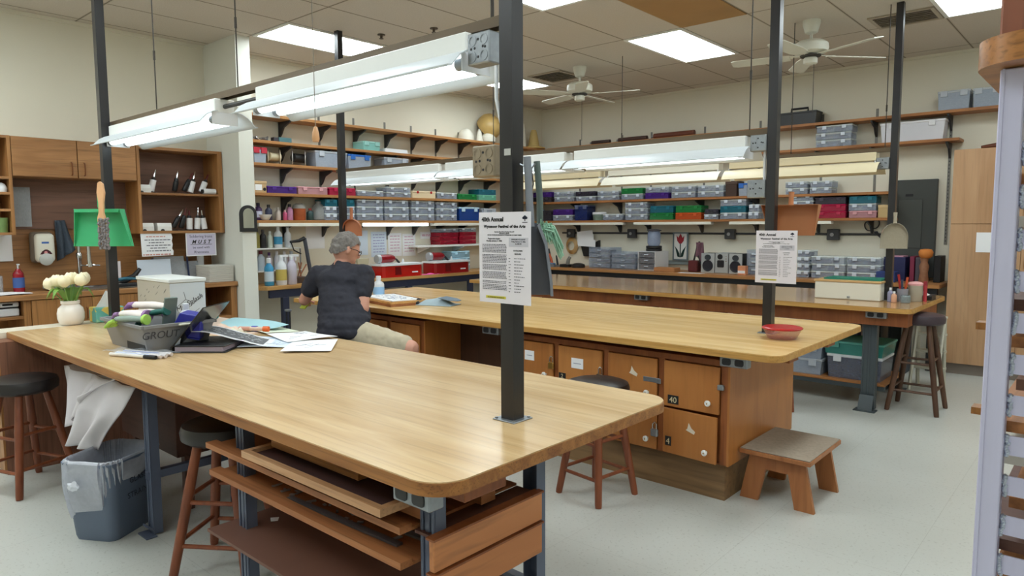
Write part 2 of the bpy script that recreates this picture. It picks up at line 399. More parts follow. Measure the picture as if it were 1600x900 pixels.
def fan(x, y, a0, label, drop=.16):
    z = ZC
    t = thing('ceiling_fan', label, 'ceiling fan', (x, y, z), group='white ceiling fans')
    b = nb(); LA(b, [(.03,-.11),(.05,-.1),(.07,-.03),(.072,-.0005)], (x, y, z), 20); obj('canopy', b, M_fan, t, True)
    b = nb(); CY(b, (x,y,z-.1), (x,y,z-drop-.02), .012); obj('downrod', b, M_fan, t, True)
    zz = z-drop
    b = nb(); LA(b, [(.03,0),(.10,-.01),(.135,-.035),(.14,-.07),(.135,-.1),(.09,-.115),(.05,-.12)], (x, y, zz), 24); obj('motor', b, M_fan, t, True)
    b = nb(); LA(b, [(.05,-.12),(.085,-.125),(.08,-.135),(.05,-.14)], (x, y, zz), 20); obj('flywheel', b, mat('fan dark ring', (60,58,54), .6), t, True)
    b = nb(); LA(b, [(.045,-.14),(.055,-.15),(.055,-.19),(.04,-.2)], (x, y, zz), 16); obj('switch_cup', b, M_fan, t, True)
    for k in range(5):
        a = R(a0+72*k); M = Matrix.Rotation(a, 3, 'Z') @ Matrix.Rotation(R(11), 3, 'X')
        o = Vector((x, y, zz-.128))
        b = nb()
        pl = [(.16,-.05),(.26,-.062),(.60,-.068),(.64,-.05),(.64,.05),(.60,.068),(.26,.062),(.16,.05)]
        PR(b, pl, -.003, .003, lambda u, v, h, M=M, o=o: tuple(o + M @ Vector((u, v, h)))); bl = obj('blade', b, M_fan, t)
        b = nb(); PR(b, [(.06,-.015),(.14,-.02),(.2,-.035),(.2,.035),(.14,.02),(.06,.015)], .003, .008, lambda u, v, h, M=M, o=o: tuple(o + M @ Vector((u, v, h)))); obj('blade_iron', b, M_fan, bl)
    b = nb(); CY(b, (x+.03,y,zz-.2), (x+.03,y,zz-.62), .0025, n=5); obj('pull_chain', b, M_rod, t)
fan(-4.5, 6.2, 20, 'white five-blade ceiling fan nearer the corner, beside the square vent')
fan(-2.07, 6.12, 48, 'white five-blade ceiling fan between the two black posts')

# ================================================================ work tables
TT = .805
def channel(b, x, y, z0, z1, w=.056, d=.034, side=1):
    """folded steel leg: web with two returns and a centre rib (faces -y when side=1)"""
    B(b, x-w/2, x+w/2, y-.004*side, y, z0, z1)
    B(b, x-w/2, x-w/2+.004, y, y+d*side, z0, z1); B(b, x+w/2-.004, x+w/2, y, y+d*side, z0, z1)
    B(b, x-w/2, x-w/2+.011, y-.010*side, y-.004*side, z0, z1, .002); B(b, x+w/2-.011, x+w/2, y-.010*side, y-.004*side, z0, z1, .002); B(b, x-.009, x+.009, y-.009*side, y-.004*side, z0, z1, .002)
def foot(b, x, y, dy):
    B(b, x-.05, x+.05, min(y, y+dy), max(y, y+dy), 0, .008, .002)
    OB(b, (x, y+dy*.2, .03), (.028, .03, .004), Matrix.Rotation(R(40 if dy > 0 else -40), 3, 'X'))
def table(name, label, x0, x1, y0, y1, th, edge, corners, rad, top=None, cat='work table'):
    t = thing(name, label, cat, ((x0+x1)/2, (y0+y1)/2, 0))
    b = nb(); PR(b, rrect(x0+.002, x1-.002, y0+.002, y1-.002, rad, 10, corners), TT-.0035, TT); obj('laminate_top', b, top or M_oak, t)
    b = nb(); PR(b, rrect(x0, x1, y0, y1, rad, 10, corners), TT-th, TT-.0036); obj('edge_board', b, edge, t, True)
    return t
# ---- table nearest the camera
t1 = table('work_table', 'oak laminate worktable nearest the camera, with the grey tub and papers on it', -4.89, -1.165, 1.057, 2.18, .036, M_edge, (0,1,1,0), .10)
for x, y, dy in ((-3.3,1.22,-.05), (-2.38,1.2,-.05), (-1.36,1.2,-.05), (-1.35,1.64,.05), (-2.38,1.64,.05), (-3.3,1.64,.05)):
    b = nb(); channel(b, x, y, .008, TT-.036, side=1 if dy < 0 else -1); foot(b, x, y, dy); obj('leg', b, M_steel, t1)
for x in (-3.3, -2.38, -1.35):
    for za, zb in ((TT-.07, TT-.0365), (.262, .298)):
        b = nb(); B(b, x-.018, x+.018, 1.205, 1.635, za, zb); obj('cross_rail', b, M_steel, t1)
for xa, xb in ((-3.28, -2.4), (-2.36, -1.37)):
    b = nb(); B(b, xa, xb, 1.6, 1.63, .262, .298); obj('stretcher', b, M_steel, t1)
b = nb(); B(b, -1.42, -1.225, 1.20, 1.36, TT-.095, TT-.0365, .003); obj('end_block', b, M_lockF, t1)
def outlet(t, x, y, z, face=(0,-1), nm='power_outlet'):
    b = nb(); B(b, x-.07, x+.07, y, y+.05, z-.05, z, .004); o = obj(nm, b, M_galv, t)
    b = nb()
    for dx in (-.034, .030):
        PR(b, rrect(x+dx-.022, x+dx+.022, z-.041, z-.009, .009, 3), y-.003, y+.001, lambda u, v, h: (u, h, v))
    obj('socket', b, M_blackp, o)
outlet(t1, -1.30, 1.085, TT-.0365)
# ---- middle table on the locker block
t2 = table('work_table', 'oak worktable standing on numbered orange lockers, where the man works', -5.29, -1.165, 3.175, 4.54, .034, M_edge2, (0,1,1,0), .08, wood('honey oak laminate', (232,196,138), (208,168,104), 0, 26, .24, .9, pore=.12))
b = nb(); B(b, -5.1, -1.335, 3.34, 4.38, .7355, TT-.0345); obj('apron', b, M_darkwood, t2)
for ya in (3.40, 3.98):
    b = nb(); B(b, -1.33, -1.20, ya, ya+.12, .736, TT-.0345, .003); obj('end_block', b, M_lockF, t2)
for y in (3.36, 4.3):
    b = nb(); channel(b, -5.13, y, .008, TT-.034); foot(b, -5.13, y, -.05); obj('leg', b, mat('navy black steel', (40,42,58), .4), t2)
outlet(t2, -1.40, 3.2, TT-.0345); outlet(t2, -3.02, 3.2, TT-.0345)
# ---- far table
t3 = table('work_table', 'oak worktable in front of the far wall counter, with the white case on it', -5.55, -1.12, 5.55, 6.80, .036, M_edge2, (0,1,1,0), .06, wood('brown oak laminate', (188,148,100), (164,122,76), 0, 26, .14, .9, pore=.15, spec=.6))
b = nb(); B(b, -5.2, -1.16, 5.64, 5.68, .66, TT-.0365); B(b, -5.2, -1.16, 6.62, 6.66, .66, TT-.0365); B(b, -1.20, -1.16, 5.68, 6.62, .66, TT-.0365); obj('apron', b, M_lockF, t3)
for x, y in ((-1.42,5.70), (-3.3,5.70), (-5.1,5.70), (-1.42,6.5), (-3.3,6.5), (-5.1,6.5)):
    b = nb(); s = 1 if y < 6 else -1
    channel(b, x, y, .008, TT-.0365, .10, .05, s)
    B(b, x-.075, x+.075, y-.07*s-.03, y-.07*s+.06, 0, .008)
    OB(b, (x, y-.05*s, .06), (.05, .004, .06), Matrix.Rotation(R(-22*s), 3, 'X'))
    obj('leg', b, M_steelD, t3)
outlet(t3, -1.36, 5.585, TT-.0365); outlet(t3, -3.35, 5.585, TT-.0365)
b = nb(); B(b, -2.6, -1.33, 5.80, 6.40, .165, .185, .002); obj('under_shelf', b, M_shelfX, t3)
b = nb(); B(b, -2.6, -1.33, 5.805, 5.84, .13, .1645); B(b, -2.6, -1.33, 6.36, 6.395, .13, .1645); obj('shelf_rail', b, M_steelD, t3)
for x in (-2.5, -1.42):
    b = nb(); CY(b, (x,5.83,0), (x,5.83,.13), .012); CY(b, (x,6.37,0), (x,6.37,.13), .012); obj('shelf_foot', b, M_blackp, t3)

# ---------------------------------------------------------------- posts that carry the lamps
def post(x, y, label, base=True, z0=TT):
    t = thing('lamp_post', label, 'post', (x, y, z0))
    b = nb(); h = .0255
    for q in ((x-h,x-h+.004,y-h,y+h),(x+h-.004,x+h,y-h,y+h),(x-h+.004,x+h-.004,y-h,y-h+.004),(x-h+.004,x+h-.004,y+h-.004,y+h)): B(b, *q, z0+.004, ZC-.001)
    obj('tube', b, M_black, t)
    b = nb(); B(b, x-.045, x+.045, y-.045, y+.045, z0, z0+.004, .001)
    for sx in (-1, 1):
        for sy in (-1, 1): CY(b, (x+sx*.036, y+sy*.036, z0+.004), (x+sx*.036, y+sy*.036, z0+.008), .005, n=8)
    obj('base_plate', b, M_galv, t)
    return t
post(-1.425, 1.612, 'black steel post rising from the near end of the front table')
post(-4.80, 1.612, 'black steel post by the vase, with the green dustpan hung on it')
p2 = post(-1.485, 3.85, 'black steel post behind the red bowl on the middle table')
post(-5.24, 3.66, 'black steel post at the end of the middle table beside the man')
post(-1.40, 6.1, 'black steel post at the white case on the far table')
post(-5.44, 6.1, 'black steel post at the corner end of the far table')

# ---------------------------------------------------------------- hanging strip lights
def strip(x0, x1, y, zt, label, tube, group, shade=None, hx=None, deep=1.0):
    h0 = x0+.03 if hx is None else hx
    t = thing('strip_light', label, 'strip light', ((x0+x1)/2, y, zt))
    m = shade or M_white
    b = nb(); B(b, h0, x1-.03, y-.05, y+.05, zt-.065, zt, .003); obj('housing', b, m, t)
    for s in (-1, 1):
        b = nb(); pr = [(p, q*deep) for p, q in ((.05,-.060),(.075,-.067),(.105,-.083),(.13,-.108),(.142,-.121),(.156,-.123))]
        top = [(p[0], p[1]) for p in pr]; bot = [(p[0]-.001, p[1]-.004) for p in pr][::-1]
        PR(b, top+bot, x0, x1, lambda u, v, h: (h, y+s*u, zt+v)); obj('reflector', b, M_refl if shade is None else m, t, True)
    for s in (-.045, .045):
        b = nb(); CY(b, (h0+.04,y+s,zt-.10), (x1-.07,y+s,zt-.10), .019, n=12); tb = obj('tube', b, tube, t, True)
        for xa, xb in ((h0+.005, h0+.04), (x1-.07, x1-.035)):
            b = nb(); CY(b, (xa,y+s,zt-.10), (xb,y+s,zt-.10), .0195, n=12); obj('tube_cap', b, M_galv, tb, True)
    for xa in (h0, x1-.036):
        b = nb(); B(b, xa, xa+.006, y-.03-.035, y+.065, zt-.125, zt-.0655); obj('lamp_holder', b, M_whitep, t)
    return t
G1 = None
M_refl = mat('reflector enamel', (204,210,214), .35, var=.03)
strip(-4.77, -3.33, 1.675, 2.036, 'lit strip light over the sink end of the front table', M_tube, G1, None, -4.765)
strip(-3.0, -1.602, 1.675, 2.036, 'lit strip light over the front table beside the front post', M_tube, G1)
strip(-5.52, -4.13, 3.87, 1.908, 'lit strip light above the man', M_tube, G1, None, -5.49)
strip(-4.11, -2.87, 3.87, 1.908, 'lit strip light crossing behind the front post over the middle table', M_tube, G1)
strip(-2.85, -1.602, 3.87, 1.908, 'lit strip light over the locker end of the middle table', M_tube, G1)
M_old = mat('yellowed reflector enamel', (228,214,180), .45, var=.06, scale=5)
strip(-5.36, -4.10, 6.1, 1.975, 'yellowed unlit strip light over the corner end of the far table', M_dimlens, G1, M_old, None, 1.3)
strip(-4.06, -2.80, 6.1, 1.975, 'unlit strip light in the middle of the row over the far table', M_dimlens, G1, mat('aged reflector enamel', (232,228,214), .45, var=.03), None, 1.3)
strip(-2.76, -1.49, 6.1, 1.975, 'yellowed unlit strip light beside the post at the white case', M_dimlens, G1, M_old, None, 1.3)
def beam(x0, x1, y, z, label):
    b = nb(); B(b, x0, x1, y-.022, y+.022, z+.028, z+.032); B(b, x0, x1, y-.022, y-.018, z, z+.028); B(b, x0, x1, y+.018, y+.022, z, z+.028)
    return solo('lamp_beam', b, M_olive, label, 'beam')
beam(-4.85, -1.452, 1.675, 2.037, 'dark channel beam carrying the strip lights over the front table')
beam(-5.60, -1.512, 3.87, 1.909, 'olive channel beam carrying the strip lights over the middle table')
beam(-5.42, -1.427, 6.1, 1.976, 'olive channel beam carrying the unlit lights over the far table')
b = nb(); CY(b, (-3.358,1.675,2.0), (-2.972,1.675,2.0), .011); solo('conduit', b, M_blackp, 'short black conduit joining the two lights over the front table', 'conduit')
def rod(x, y, z, label, r=.004, turn=True):
    b = nb(); CY(b, (x,y,z), (x,y,ZC-.001), r, n=6)
    if turn: CY(b, (x,y,z+.28), (x,y,z+.33), r*1.9, n=6)
    solo('hanger_rod', b, M_rod, label, 'rod', 'thin rods hanging the lamp beams')
for x, y, z, l in ((-4.16,1.675,2.0695,'thin hanger rod over the middle of the sink-end light'), (-3.22,1.675,2.0695,'hanger rod between the two front lights, in front of the white pillar'),
                   (-1.56,1.675,2.0695,'hanger rod close beside the front post'), (-3.6,3.87,1.9415,'hanger rod behind the front light, over the middle of the table with the man'),
                   (-1.63,3.87,1.9415,'hanger rod beside the post with the terracotta dustpan'), (-3.9,6.1,2.0085,'hanger rod passing under the ceiling panel between the fans'),
                   (-2.2,6.1,2.0085,'thin hanger rod seen below the fan between the posts'), (-1.47,6.1,2.0085,'hanger rod beside the post at the white case')):
    rod(x, y, z, l, .006 if 'close beside' in l else .0035)
t = thing('pull_cord', 'light pull cord with a wooden toggle hanging at the front light', 'pull cord', (-2.20, 1.43, 1.70))
b = nb(); CY(b, (-2.20,1.43,1.765), (-2.20,1.43,ZC-.001), .0015, n=5); obj('cord', b, mat('pale cord', (120,112,100), .8), t)
b = nb(); LA(b, [(.003,.055),(.007,.05),(.012,.03),(.0135,.012),(.011,0)], (-2.20,1.43,1.715), 14); obj('toggle', b, mat('turned beech toggle', (214,160,112), .45), t, True)
def jbox(x, y, z, s, m, label, marks=True):
    t = thing('junction_box', label, 'electrical box', (x, y, z))
    b = nb(); B(b, x-s, x+s, y-.028, y+.028, z-s, z+s, .004); obj('body', b, m, t)
    b = nb()
    for dx, dz in ((0,.55),(0,-.55),(.62,0),(-.62,0),(.42,.05),(-.3,.02)): CY(b, (x+dx*s, y-.0285, z+dz*s), (x+dx*s, y-.0275, z+dz*s), .0045, n=8)
    obj('screw_hole', b, M_ink, t)
    b = nb()
    for dx, dz in ((.5,.5),(-.5,.5),(.5,-.5),(-.5,-.5)): LA(b, [(.013,-.0295),(.017,-.0295),(.017,-.028),(.013,-.028)], (x+dx*s, y, z+dz*s), 12, 'y', closed=False)
    obj('knockout', b, m, t)
    return t
jbox(-1.549, 1.625, 1.965, .0485, M_galv, 'galvanised junction box between the front light and the front post')
jbox(-1.565, 1.66, 1.62, .05, M_galvB, 'brownish square junction box low on the front post, above the poster')
jbox(-1.556, 3.84, 1.86, .045, M_galv, 'galvanised junction box at the top of the post behind the red bowl')
jbox(-1.562, 3.84, 1.61, .05, M_galv, 'galvanised junction box above the terracotta dustpan')
jbox(-1.472, 6.08, 1.885, .045, M_galv, 'galvanised junction box at the end of the yellowed light')
b = nb(); TU(b, [(-1.475,1.60,1.90),(-1.475,1.60,1.80),(-1.462,1.61,1.72),(-1.462,1.62,1.60)], .006); solo('cable', b, M_whitep, 'white cable running down the front post between its two boxes', 'cable', smooth=True)
b = nb(); CY(b, (-1.53,3.85,1.66), (-1.53,3.85,1.815), .008); solo('cable', b, M_whitep, 'white tube between the two boxes on the post behind the red bowl', 'cable', smooth=True)

# ---------------------------------------------------------------- locker block
def locker(label, x0, x1, nd, y0=3.27, y1=4.15, skirt=True):
    t = thing('locker_unit', label, 'lockers', ((x0+x1)/2, (y0+y1)/2, 0))
    z0, z1 = .195, .7345
    b = nb(); B(b, x0, x1, y0+.03, y1, z0, z1); 
    B(b, x0, x1, y0, y0+.03, z1-.03, z1); B(b, x0, x1, y0+.006, y0+.03, z0, z0+.004)
    w = (x1-x0-.035)/nd
    for i in range(nd+1):
        xx = x0+.0+i*w; B(b, xx, xx+.035, y0+.002, y0+.03, z0+.005, z1-.031)
    obj('carcass', b, M_lockF, t)
    b = nb(); B(b, x1+.0005, x1+.012, y0+.0, y1, z0, z1); obj('side_panel', b, M_lock, t)
    b = nb(); B(b, x0+.03, x1-.02, y0+.035, y1-.03, 0, z0-.001); obj('plinth', b, M_kick, t)
    return t, w, z0, z1
L, w, lz0, lz1 = locker('block of numbered orange locker doors under the near end of the middle table', -2.905, -1.455, 4)
def ldoor(t, x0, x1, z0, z1, y=3.27, ajar=0, knob=True, tagm=None, hasp=None, lock=None, num=None, patch=False, dl=None):
    dx = x1-x0
    b = nb(); B(b, x0+.004, x1-.004, y-.014, y+.002, z0+.004, z1-.004, .002)
    if ajar:
        M = Matrix.Rotation(R(-ajar), 4, 'Z')
        bmesh.ops.transform(b, matrix=Matrix.Translation((x0,y,0)) @ M @ Matrix.Translation((-x0,-y,0)), verts=b.verts)
    d = obj('door', b, M_lock, t, label=dl)
    def rot(o):
        if ajar:
            for v in o.data.vertices:
                p = v.co + ORG[t.name]; q = Matrix.Rotation(R(-ajar), 3, 'Z') @ (p-Vector((x0,y,0))) + Vector((x0,y,0)); v.co = q - ORG[t.name]
    if knob:
        b = nb(); LA(b, [(.006,0),(.006,-.012),(.0145,-.016),(.016,-.024),(.011,-.03)], (x1-.055, y-.0145, z0+.06), 14, 'y'); o = obj('knob', b, M_white, d, True); rot(o)
        b = nb(); CY(b, (x1-.055,y-.046,z0+.06), (x1-.055,y-.0445,z0+.06), .004, n=8); o = obj('knob_screw', b, M_brass, d); rot(o)
    if tagm:
        b = nb(); B(b, x0+dx*tagm[0], x0+dx*tagm[0]+tagm[2], y-.0155, y-.0142, z0+tagm[1], z0+tagm[1]+tagm[3]); o = obj('name_tag', b, M_paper, d); rot(o)
        b = nb(); B(b, x0+dx*tagm[0]+.015, x0+dx*tagm[0]+tagm[2]-.015, y-.0158, y-.0156, z0+tagm[1]+tagm[3]*.45, z0+tagm[1]+tagm[3]*.52); o = obj('pencil_line', b, mat('pale pencil', (150,150,170), .7), d); rot(o)
    if num:
        s, fx, fz, pw, ph = num
        b = nb(); B(b, x0+fx, x0+fx+pw, y-.0165, y-.0142, z0+fz, z0+fz+ph); o = obj('number_plate', b, M_blackp, d); rot(o)
        o = txt(s, ph*.95, (x0+fx+pw*.5, y-.0172, z0+fz+ph*.16), (90,0,0), mat('plate lettering', (214,200,160), .5), d, 'number', sp=1.0, bold=.0)
        if ajar: o.rotation_euler = (R(90), 0, R(-ajar)); q = Matrix.Rotation(R(-ajar), 3, 'Z') @ (Vector((x0+fx+pw*.5, y-.0172, 0))-Vector((x0,y,0))) + Vector((x0,y,z0+fz+ph*.16)); o.location = q - ORG[t.name]
    if hasp:
        b = nb(); B(b, x1-.085, x1+.012, y-.017, y-.0145, z0+hasp-.012, z0+hasp+.014, .001); B(b, x1-.004, x1+.024, y-.022, y-.0172, z0+hasp-.014, z0+hasp+.014, .002); o = obj('hasp', b, M_galv, d); rot(o)
    if lock:
        zz = z0+lock[0]; b = nb()
        TU(b, [(x1-.018,y-.024,zz), (x1-.018,y-.024,zz+.026), (x1-.011,y-.024,zz+.036), (x1-.001,y-.024,zz+.036), (x1+.005,y-.024,zz+.026), (x1+.005,y-.024,zz)], .0035, 8); o = obj('shackle', b, M_chrome, d, True)
        b = nb(); B(b, x1-.028, x1+.014, y-.034, y-.016, zz-.04, zz, .004); o = obj('padlock', b, lock[1], d)
    if patch:
        b = nb(); PR(b, [(x0+dx*.45,z0+.15),(x0+dx*.6,z0+.135),(x0+dx*.62,z0+.15),(x0+dx*.55,z0+.165),(x0+dx*.5,z0+.19),(x0+dx*.48,z0+.16)], y-.0152, y-.0142, lambda u, v, h: (u, h, v)); o = obj('paint_chip', b, mat('torn label white', (222,208,188), .7), d); rot(o)
xs = [-2.905+.035+i*w for i in range(4)]; dw = w-.035; zm = .448
ldoor(L, xs[3], xs[3]+dw, zm+.004, lz1-.032, num=('40', .03, .02, .062, .046), hasp=None)
b = nb(); B(b, xs[3]+dw-.012, xs[3]+dw+.02, 3.248, 3.268, .585, .612, .003); obj('hasp_staple', b, M_galv, L)
ldoor(L, xs[3], xs[3]+dw, lz0+.004, zm, ajar=4, num=('4', .02, .045, .036, .05), patch=True, dl='locker door standing slightly open')
ldoor(L, xs[2], xs[2]+dw, zm+.004, lz1-.032, hasp=.13, patch=True)
ldoor(L, xs[2], xs[2]+dw, lz0+.004, zm, tagm=(.3,.17,.06,.05), lock=(.12, M_galv))
ldoor(L, xs[1], xs[1]+dw, zm+.004, lz1-.032, tagm=(.32,.125,.085,.06), lock=(.12, M_chrome), num=('2', .01, .05, .05, .035))
ldoor(L, xs[1], xs[1]+dw, lz0+.004, zm)
ldoor(L, xs[0], xs[0]+dw, zm+.004, lz1-.032, tagm=(.3,.13,.075,.06), lock=(.14, M_brass))
ldoor(L, xs[0], xs[0]+dw, lz0+.004, zm)
L2, w2, _, _ = locker('block of orange locker doors under the middle table, behind the man\'s knee', -4.86, -3.735, 3)
xs2 = [-4.86+.035+i*w2 for i in range(3)]; dw2 = w2-.035
for i in range(3):
    ldoor(L2, xs2[i], xs2[i]+dw2, zm+.004, lz1-.032, tagm=(.5 if i < 2 else .32,.05,.085,.085), hasp=None, knob=False, num=('2',.01,.0,.04,.03) if i == 2 else None)
    b = nb(); TU(b, [(xs2[i]+dw2-.03,3.25,.54),(xs2[i]+dw2-.03,3.245,.52),(xs2[i]+dw2-.02,3.245,.51)], .004); obj('latch', b, M_galv, L2)
    ldoor(L2, xs2[i], xs2[i]+dw2, lz0+.004, zm)
b = nb(); B(b, -3.72, -2.91, 3.62, 3.65, .0, .7345); solo('back_panel', b, M_darkwood, 'dark brown board closing the knee space between the two locker blocks', 'panel')

# ---------------------------------------------------------------- stools
def stool(x, y, h, sp, rz, label, seat, timber, r=.165, thick=.08, cat='stool'):
    t = thing('bar_stool', label, cat, (x, y, 0), rz, local=True)
    b = nb(); LA(b, [(r-.02,-thick),(r,-thick+.014),(r+.003,-thick*.45),(r-.006,-.012),(r-.035,-.002),(.02,.003)], (0,0,h), 32); obj('seat', b, seat, t, True)
    top = r*.62; pts = []
    for k in range(4):
        a = R(45+90*k); p0 = Vector((math.cos(a)*sp, math.sin(a)*sp, 0)); p1 = Vector((math.cos(a)*top, math.sin(a)*top, h-thick-.001))
        b = nb(); d = p1-p0
        TU(b, [p0, p0+d*.03, p0+d*.3, p0+d*.62, p0+d*.64, p0+d*.66, p1], [.016,.018,.0195,.021,.0225,.021,.018], 12); obj('leg', b, timber, t, True)
        pts.append((p0, d))
    for lev in ((.24,.27),(.56,.60)):
        for k in range(4):
            f = lev[k % 2]; (a0, da), (b0, db) = pts[k], pts[(k+1) % 4]
            b = nb(); CY(b, a0+da*f, b0+db*f, .0095, n=8); obj('rung', b, timber, t, True)
    return t
stool(-4.45, 1.02, .61, .23, 20, 'dark-topped bar stool at the sink end of the front table', M_vinyl, M_stool)
stool(-2.77, 1.32, .62, .22, 35, 'bar stool pushed under the front table between its steel legs', M_vinyl, M_stool)
stool(-2.03, 2.965, .61, .20, -8, 'bar stool standing between the front table and the numbered lockers', M_vinyl, M_stool)
stool(-1.14, 5.95, .74, .235, 0, 'tall brown wooden stool at the end of the far table', mat('dark plum seat', (62,48,56), .45), wood('dark stool timber', (98,66,46), (74,46,30), 2, 30, .45, 1.2))
stool(-1.98, 5.32, .60, .17, 20, 'stool with black seat tucked in front of the far table', M_blackp, M_stool)
stool(-4.03, 2.80, .60, .2, 10, 'stool the man is sitting on', M_blackp, M_stool)
# ---- wooden footstool
t = thing('footstool', 'low wooden step stool with a carpet-covered top by the lockers', 'footstool', (-1.285, 3.62, 0), 0)
FX0, FX1, FY0, FY1, FH = -1.435, -1.08, 3.38, 3.86, .275
b = nb(); B(b, FX0, FX1, FY0, FY1, FH-.028, FH-.006, .002); obj('top_board', b, M_bench, t)
b = nb(); B(b, FX0+.004, FX1-.004, FY0+.004, FY1-.004, FH-.0055, FH, .002); obj('carpet', b, mat('grey tan carpet', (152,138,122), .95, var=.25, scale=60, bump=.6), t)
for y in (FY0+.045, FY1-.065):
    b = nb(); z1 = FH-.0285
    PR(b, [(FX0-.01,0),(FX0+.085,0),(FX0+.12,z1-.075),(FX1-.12,z1-.075),(FX1-.085,0),(FX1+.01,0),(FX1-.04,z1),(FX0+.04,z1)], y, y+.022, lambda u, v, h: (u, h, v)); obj('leg_board', b, M_bench, t)
b = nb(); B(b, FX0+.15, FX1-.15, FY0+.068, FY1-.066, FH-.09, FH-.0285); obj('brace', b, M_bench, t)

# ================================================================ camera, light, view
cam = bpy.data.cameras.new('camera'); co = bpy.data.objects.new('camera', cam); COL.objects.link(co)
cam.sensor_width = 36; cam.lens = 36*1085.73/1600; cam.clip_start = .05
yaw, pit, rol = R(41.4858), R(5.1693), R(-0.2535)
F = Vector((-math.sin(yaw)*math.cos(pit), math.cos(yaw)*math.cos(pit), -math.sin(pit)))
rt = F.cross(Vector((0,0,1))).normalized(); up = rt.cross(F)
r2 = rt*math.cos(rol)+up*math.sin(rol); u2 = -rt*math.sin(rol)+up*math.cos(rol)
M4 = Matrix((r2, u2, -F)).transposed().to_4x4(); M4.translation = (0, 0, 1.415)
co.matrix_world = M4; S.camera = co
wd = bpy.data.worlds.new('world'); S.world = wd; wd.use_nodes = True
wd.node_tree.nodes['Background'].inputs[0].default_value = (.8,.85,.95,1); wd.node_tree.nodes['Background'].inputs[1].default_value = .3
S.view_settings.view_transform = 'Standard'; S.view_settings.look = 'None'; S.view_settings.exposure = -0.2; S.view_settings.gamma = 1.0
S.view_settings.use_curve_mapping = False
S.cycles.use_denoising = True
S.cycles.max_bounces = 8; S.cycles.transparent_max_bounces = 24

# ================================================================ wall shelves and counters
M_brk = mat('dark shelf bracket', (64,64,66), .5, .3, var=.1)
M_std = mat('slotted shelf standard', (120,118,112), .45, .5, var=.2, scale=60)
def bracket(side, p, zt, dep):
    """tapered steel bracket under a shelf; side 'x' stands on the pillar-side wall, 'y' on the far wall"""
    b = nb(); w = XW+.012 if side == 'x' else YB-.012
    s = 1 if side == 'x' else -1
    poly = [(w, zt-.002), (w+s*dep*.88, zt-.002), (w+s*dep*.88, zt-.016), (w+s*dep*.35, zt-.06), (w+s*.03, zt-.13), (w, zt-.15)]
    if side == 'x': PR(b, poly, p-.009, p+.009, lambda u, v, h: (u, h, v))
    else: PR(b, poly, p-.009, p+.009, lambda u, v, h: (h, u, v))
    return b
def wall_shelf(side, a0, a1, zt, label, ps, dep=.235, th=.028, trim=None):
    zc = zt-th
    if side == 'x':
        t = thing('wall_shelf', label, 'shelf', (XW, (a0+a1)/2, zc)); b = nb(); B(b, XW+.004, XW+.012+dep, a0, a1, zc, zt, .002)
    else:
        t = thing('wall_shelf', label, 'shelf', ((a0+a1)/2, YB, zc)); b = nb(); B(b, a0, a1, YB-.012-dep, YB-.004, zc, zt, .002)
    obj('board', b, M_shelf if side == 'x' else M_shelfX, t)
    for p in ps: obj('bracket', bracket(side, p, zc, dep), M_brk, t)
    return t
BL = [3.38, 3.86, 4.33, 4.78, 5.22, 5.62, 6.02, 6.42, 6.9, 7.4]
wall_shelf('x', 3.24, 8.14, 2.504, 'top shelf on the pillar-side wall, carrying the white moulds', BL)
wall_shelf('x', 3.24, 8.14, 2.25, 'second shelf down on the pillar-side wall, with the mint tub', BL)
wall_shelf('x', 3.24, 8.14, 2.032, 'third shelf down on the pillar-side wall, with the cable spools', BL)
wall_shelf('x', 3.24, 8.14, 1.742, 'fourth shelf down on the pillar-side wall, starting with the purple case', BL)
wall_shelf('x', 3.24, 8.14, 1.474, 'lowest long shelf on the pillar-side wall, with lamps under it', BL)
BR = [-5.9, -5.2, -4.75, -4.0, -3.3, -2.6, -2.05]
wall_shelf('y', -6.34, -.6, 2.504, 'top shelf on the far wall, with the black toolbox', BR+[-1.37,-.75])
wall_shelf('y', -6.34, -1.26, 2.235, 'second shelf on the far wall, with the long white tub', BR+[-1.37])
wall_shelf('y', -6.34, -1.84, 1.742, 'fourth-height shelf on the far wall, under the yellowed lights', BR)
wall_shelf('y', -6.34, -1.80, 1.474, 'lowest long shelf on the far wall, above the conduit', BR)
t = thing('shelf_standard', 'long slotted steel shelf standard beside the tall cupboard', 'shelf standard', (-1.372, YB-.012, 1.2))
b = nb(); B(b, -1.385, -1.36, YB-.0115, YB-.001, 1.2, 2.7); obj('strip', b, M_std, t)
b = nb()
for i in range(40): B(b, -1.376, -1.369, YB-.0125, YB-.0117, 1.23+i*.036, 1.245+i*.036)
obj('slot', b, M_ink, t); tag(t.children[-1], kind='stuff')
for p in BL:
    b = nb(); B(b, XW+.0005, XW+.0035, p-.013, p+.013, 1.25, 2.62); solo('shelf_standard', b, M_std, 'slotted steel strip holding the brackets of the pillar-side wall shelves', 'shelf standard', 'shelf strips on the pillar-side wall')
for p in BR:
    b = nb(); B(b, p-.013, p+.013, YB-.0035, YB-.0005, 1.32, 2.62); solo('shelf_standard', b, M_std, 'slotted steel strip holding the brackets of the far wall shelves', 'shelf standard', 'shelf strips on the far wall')
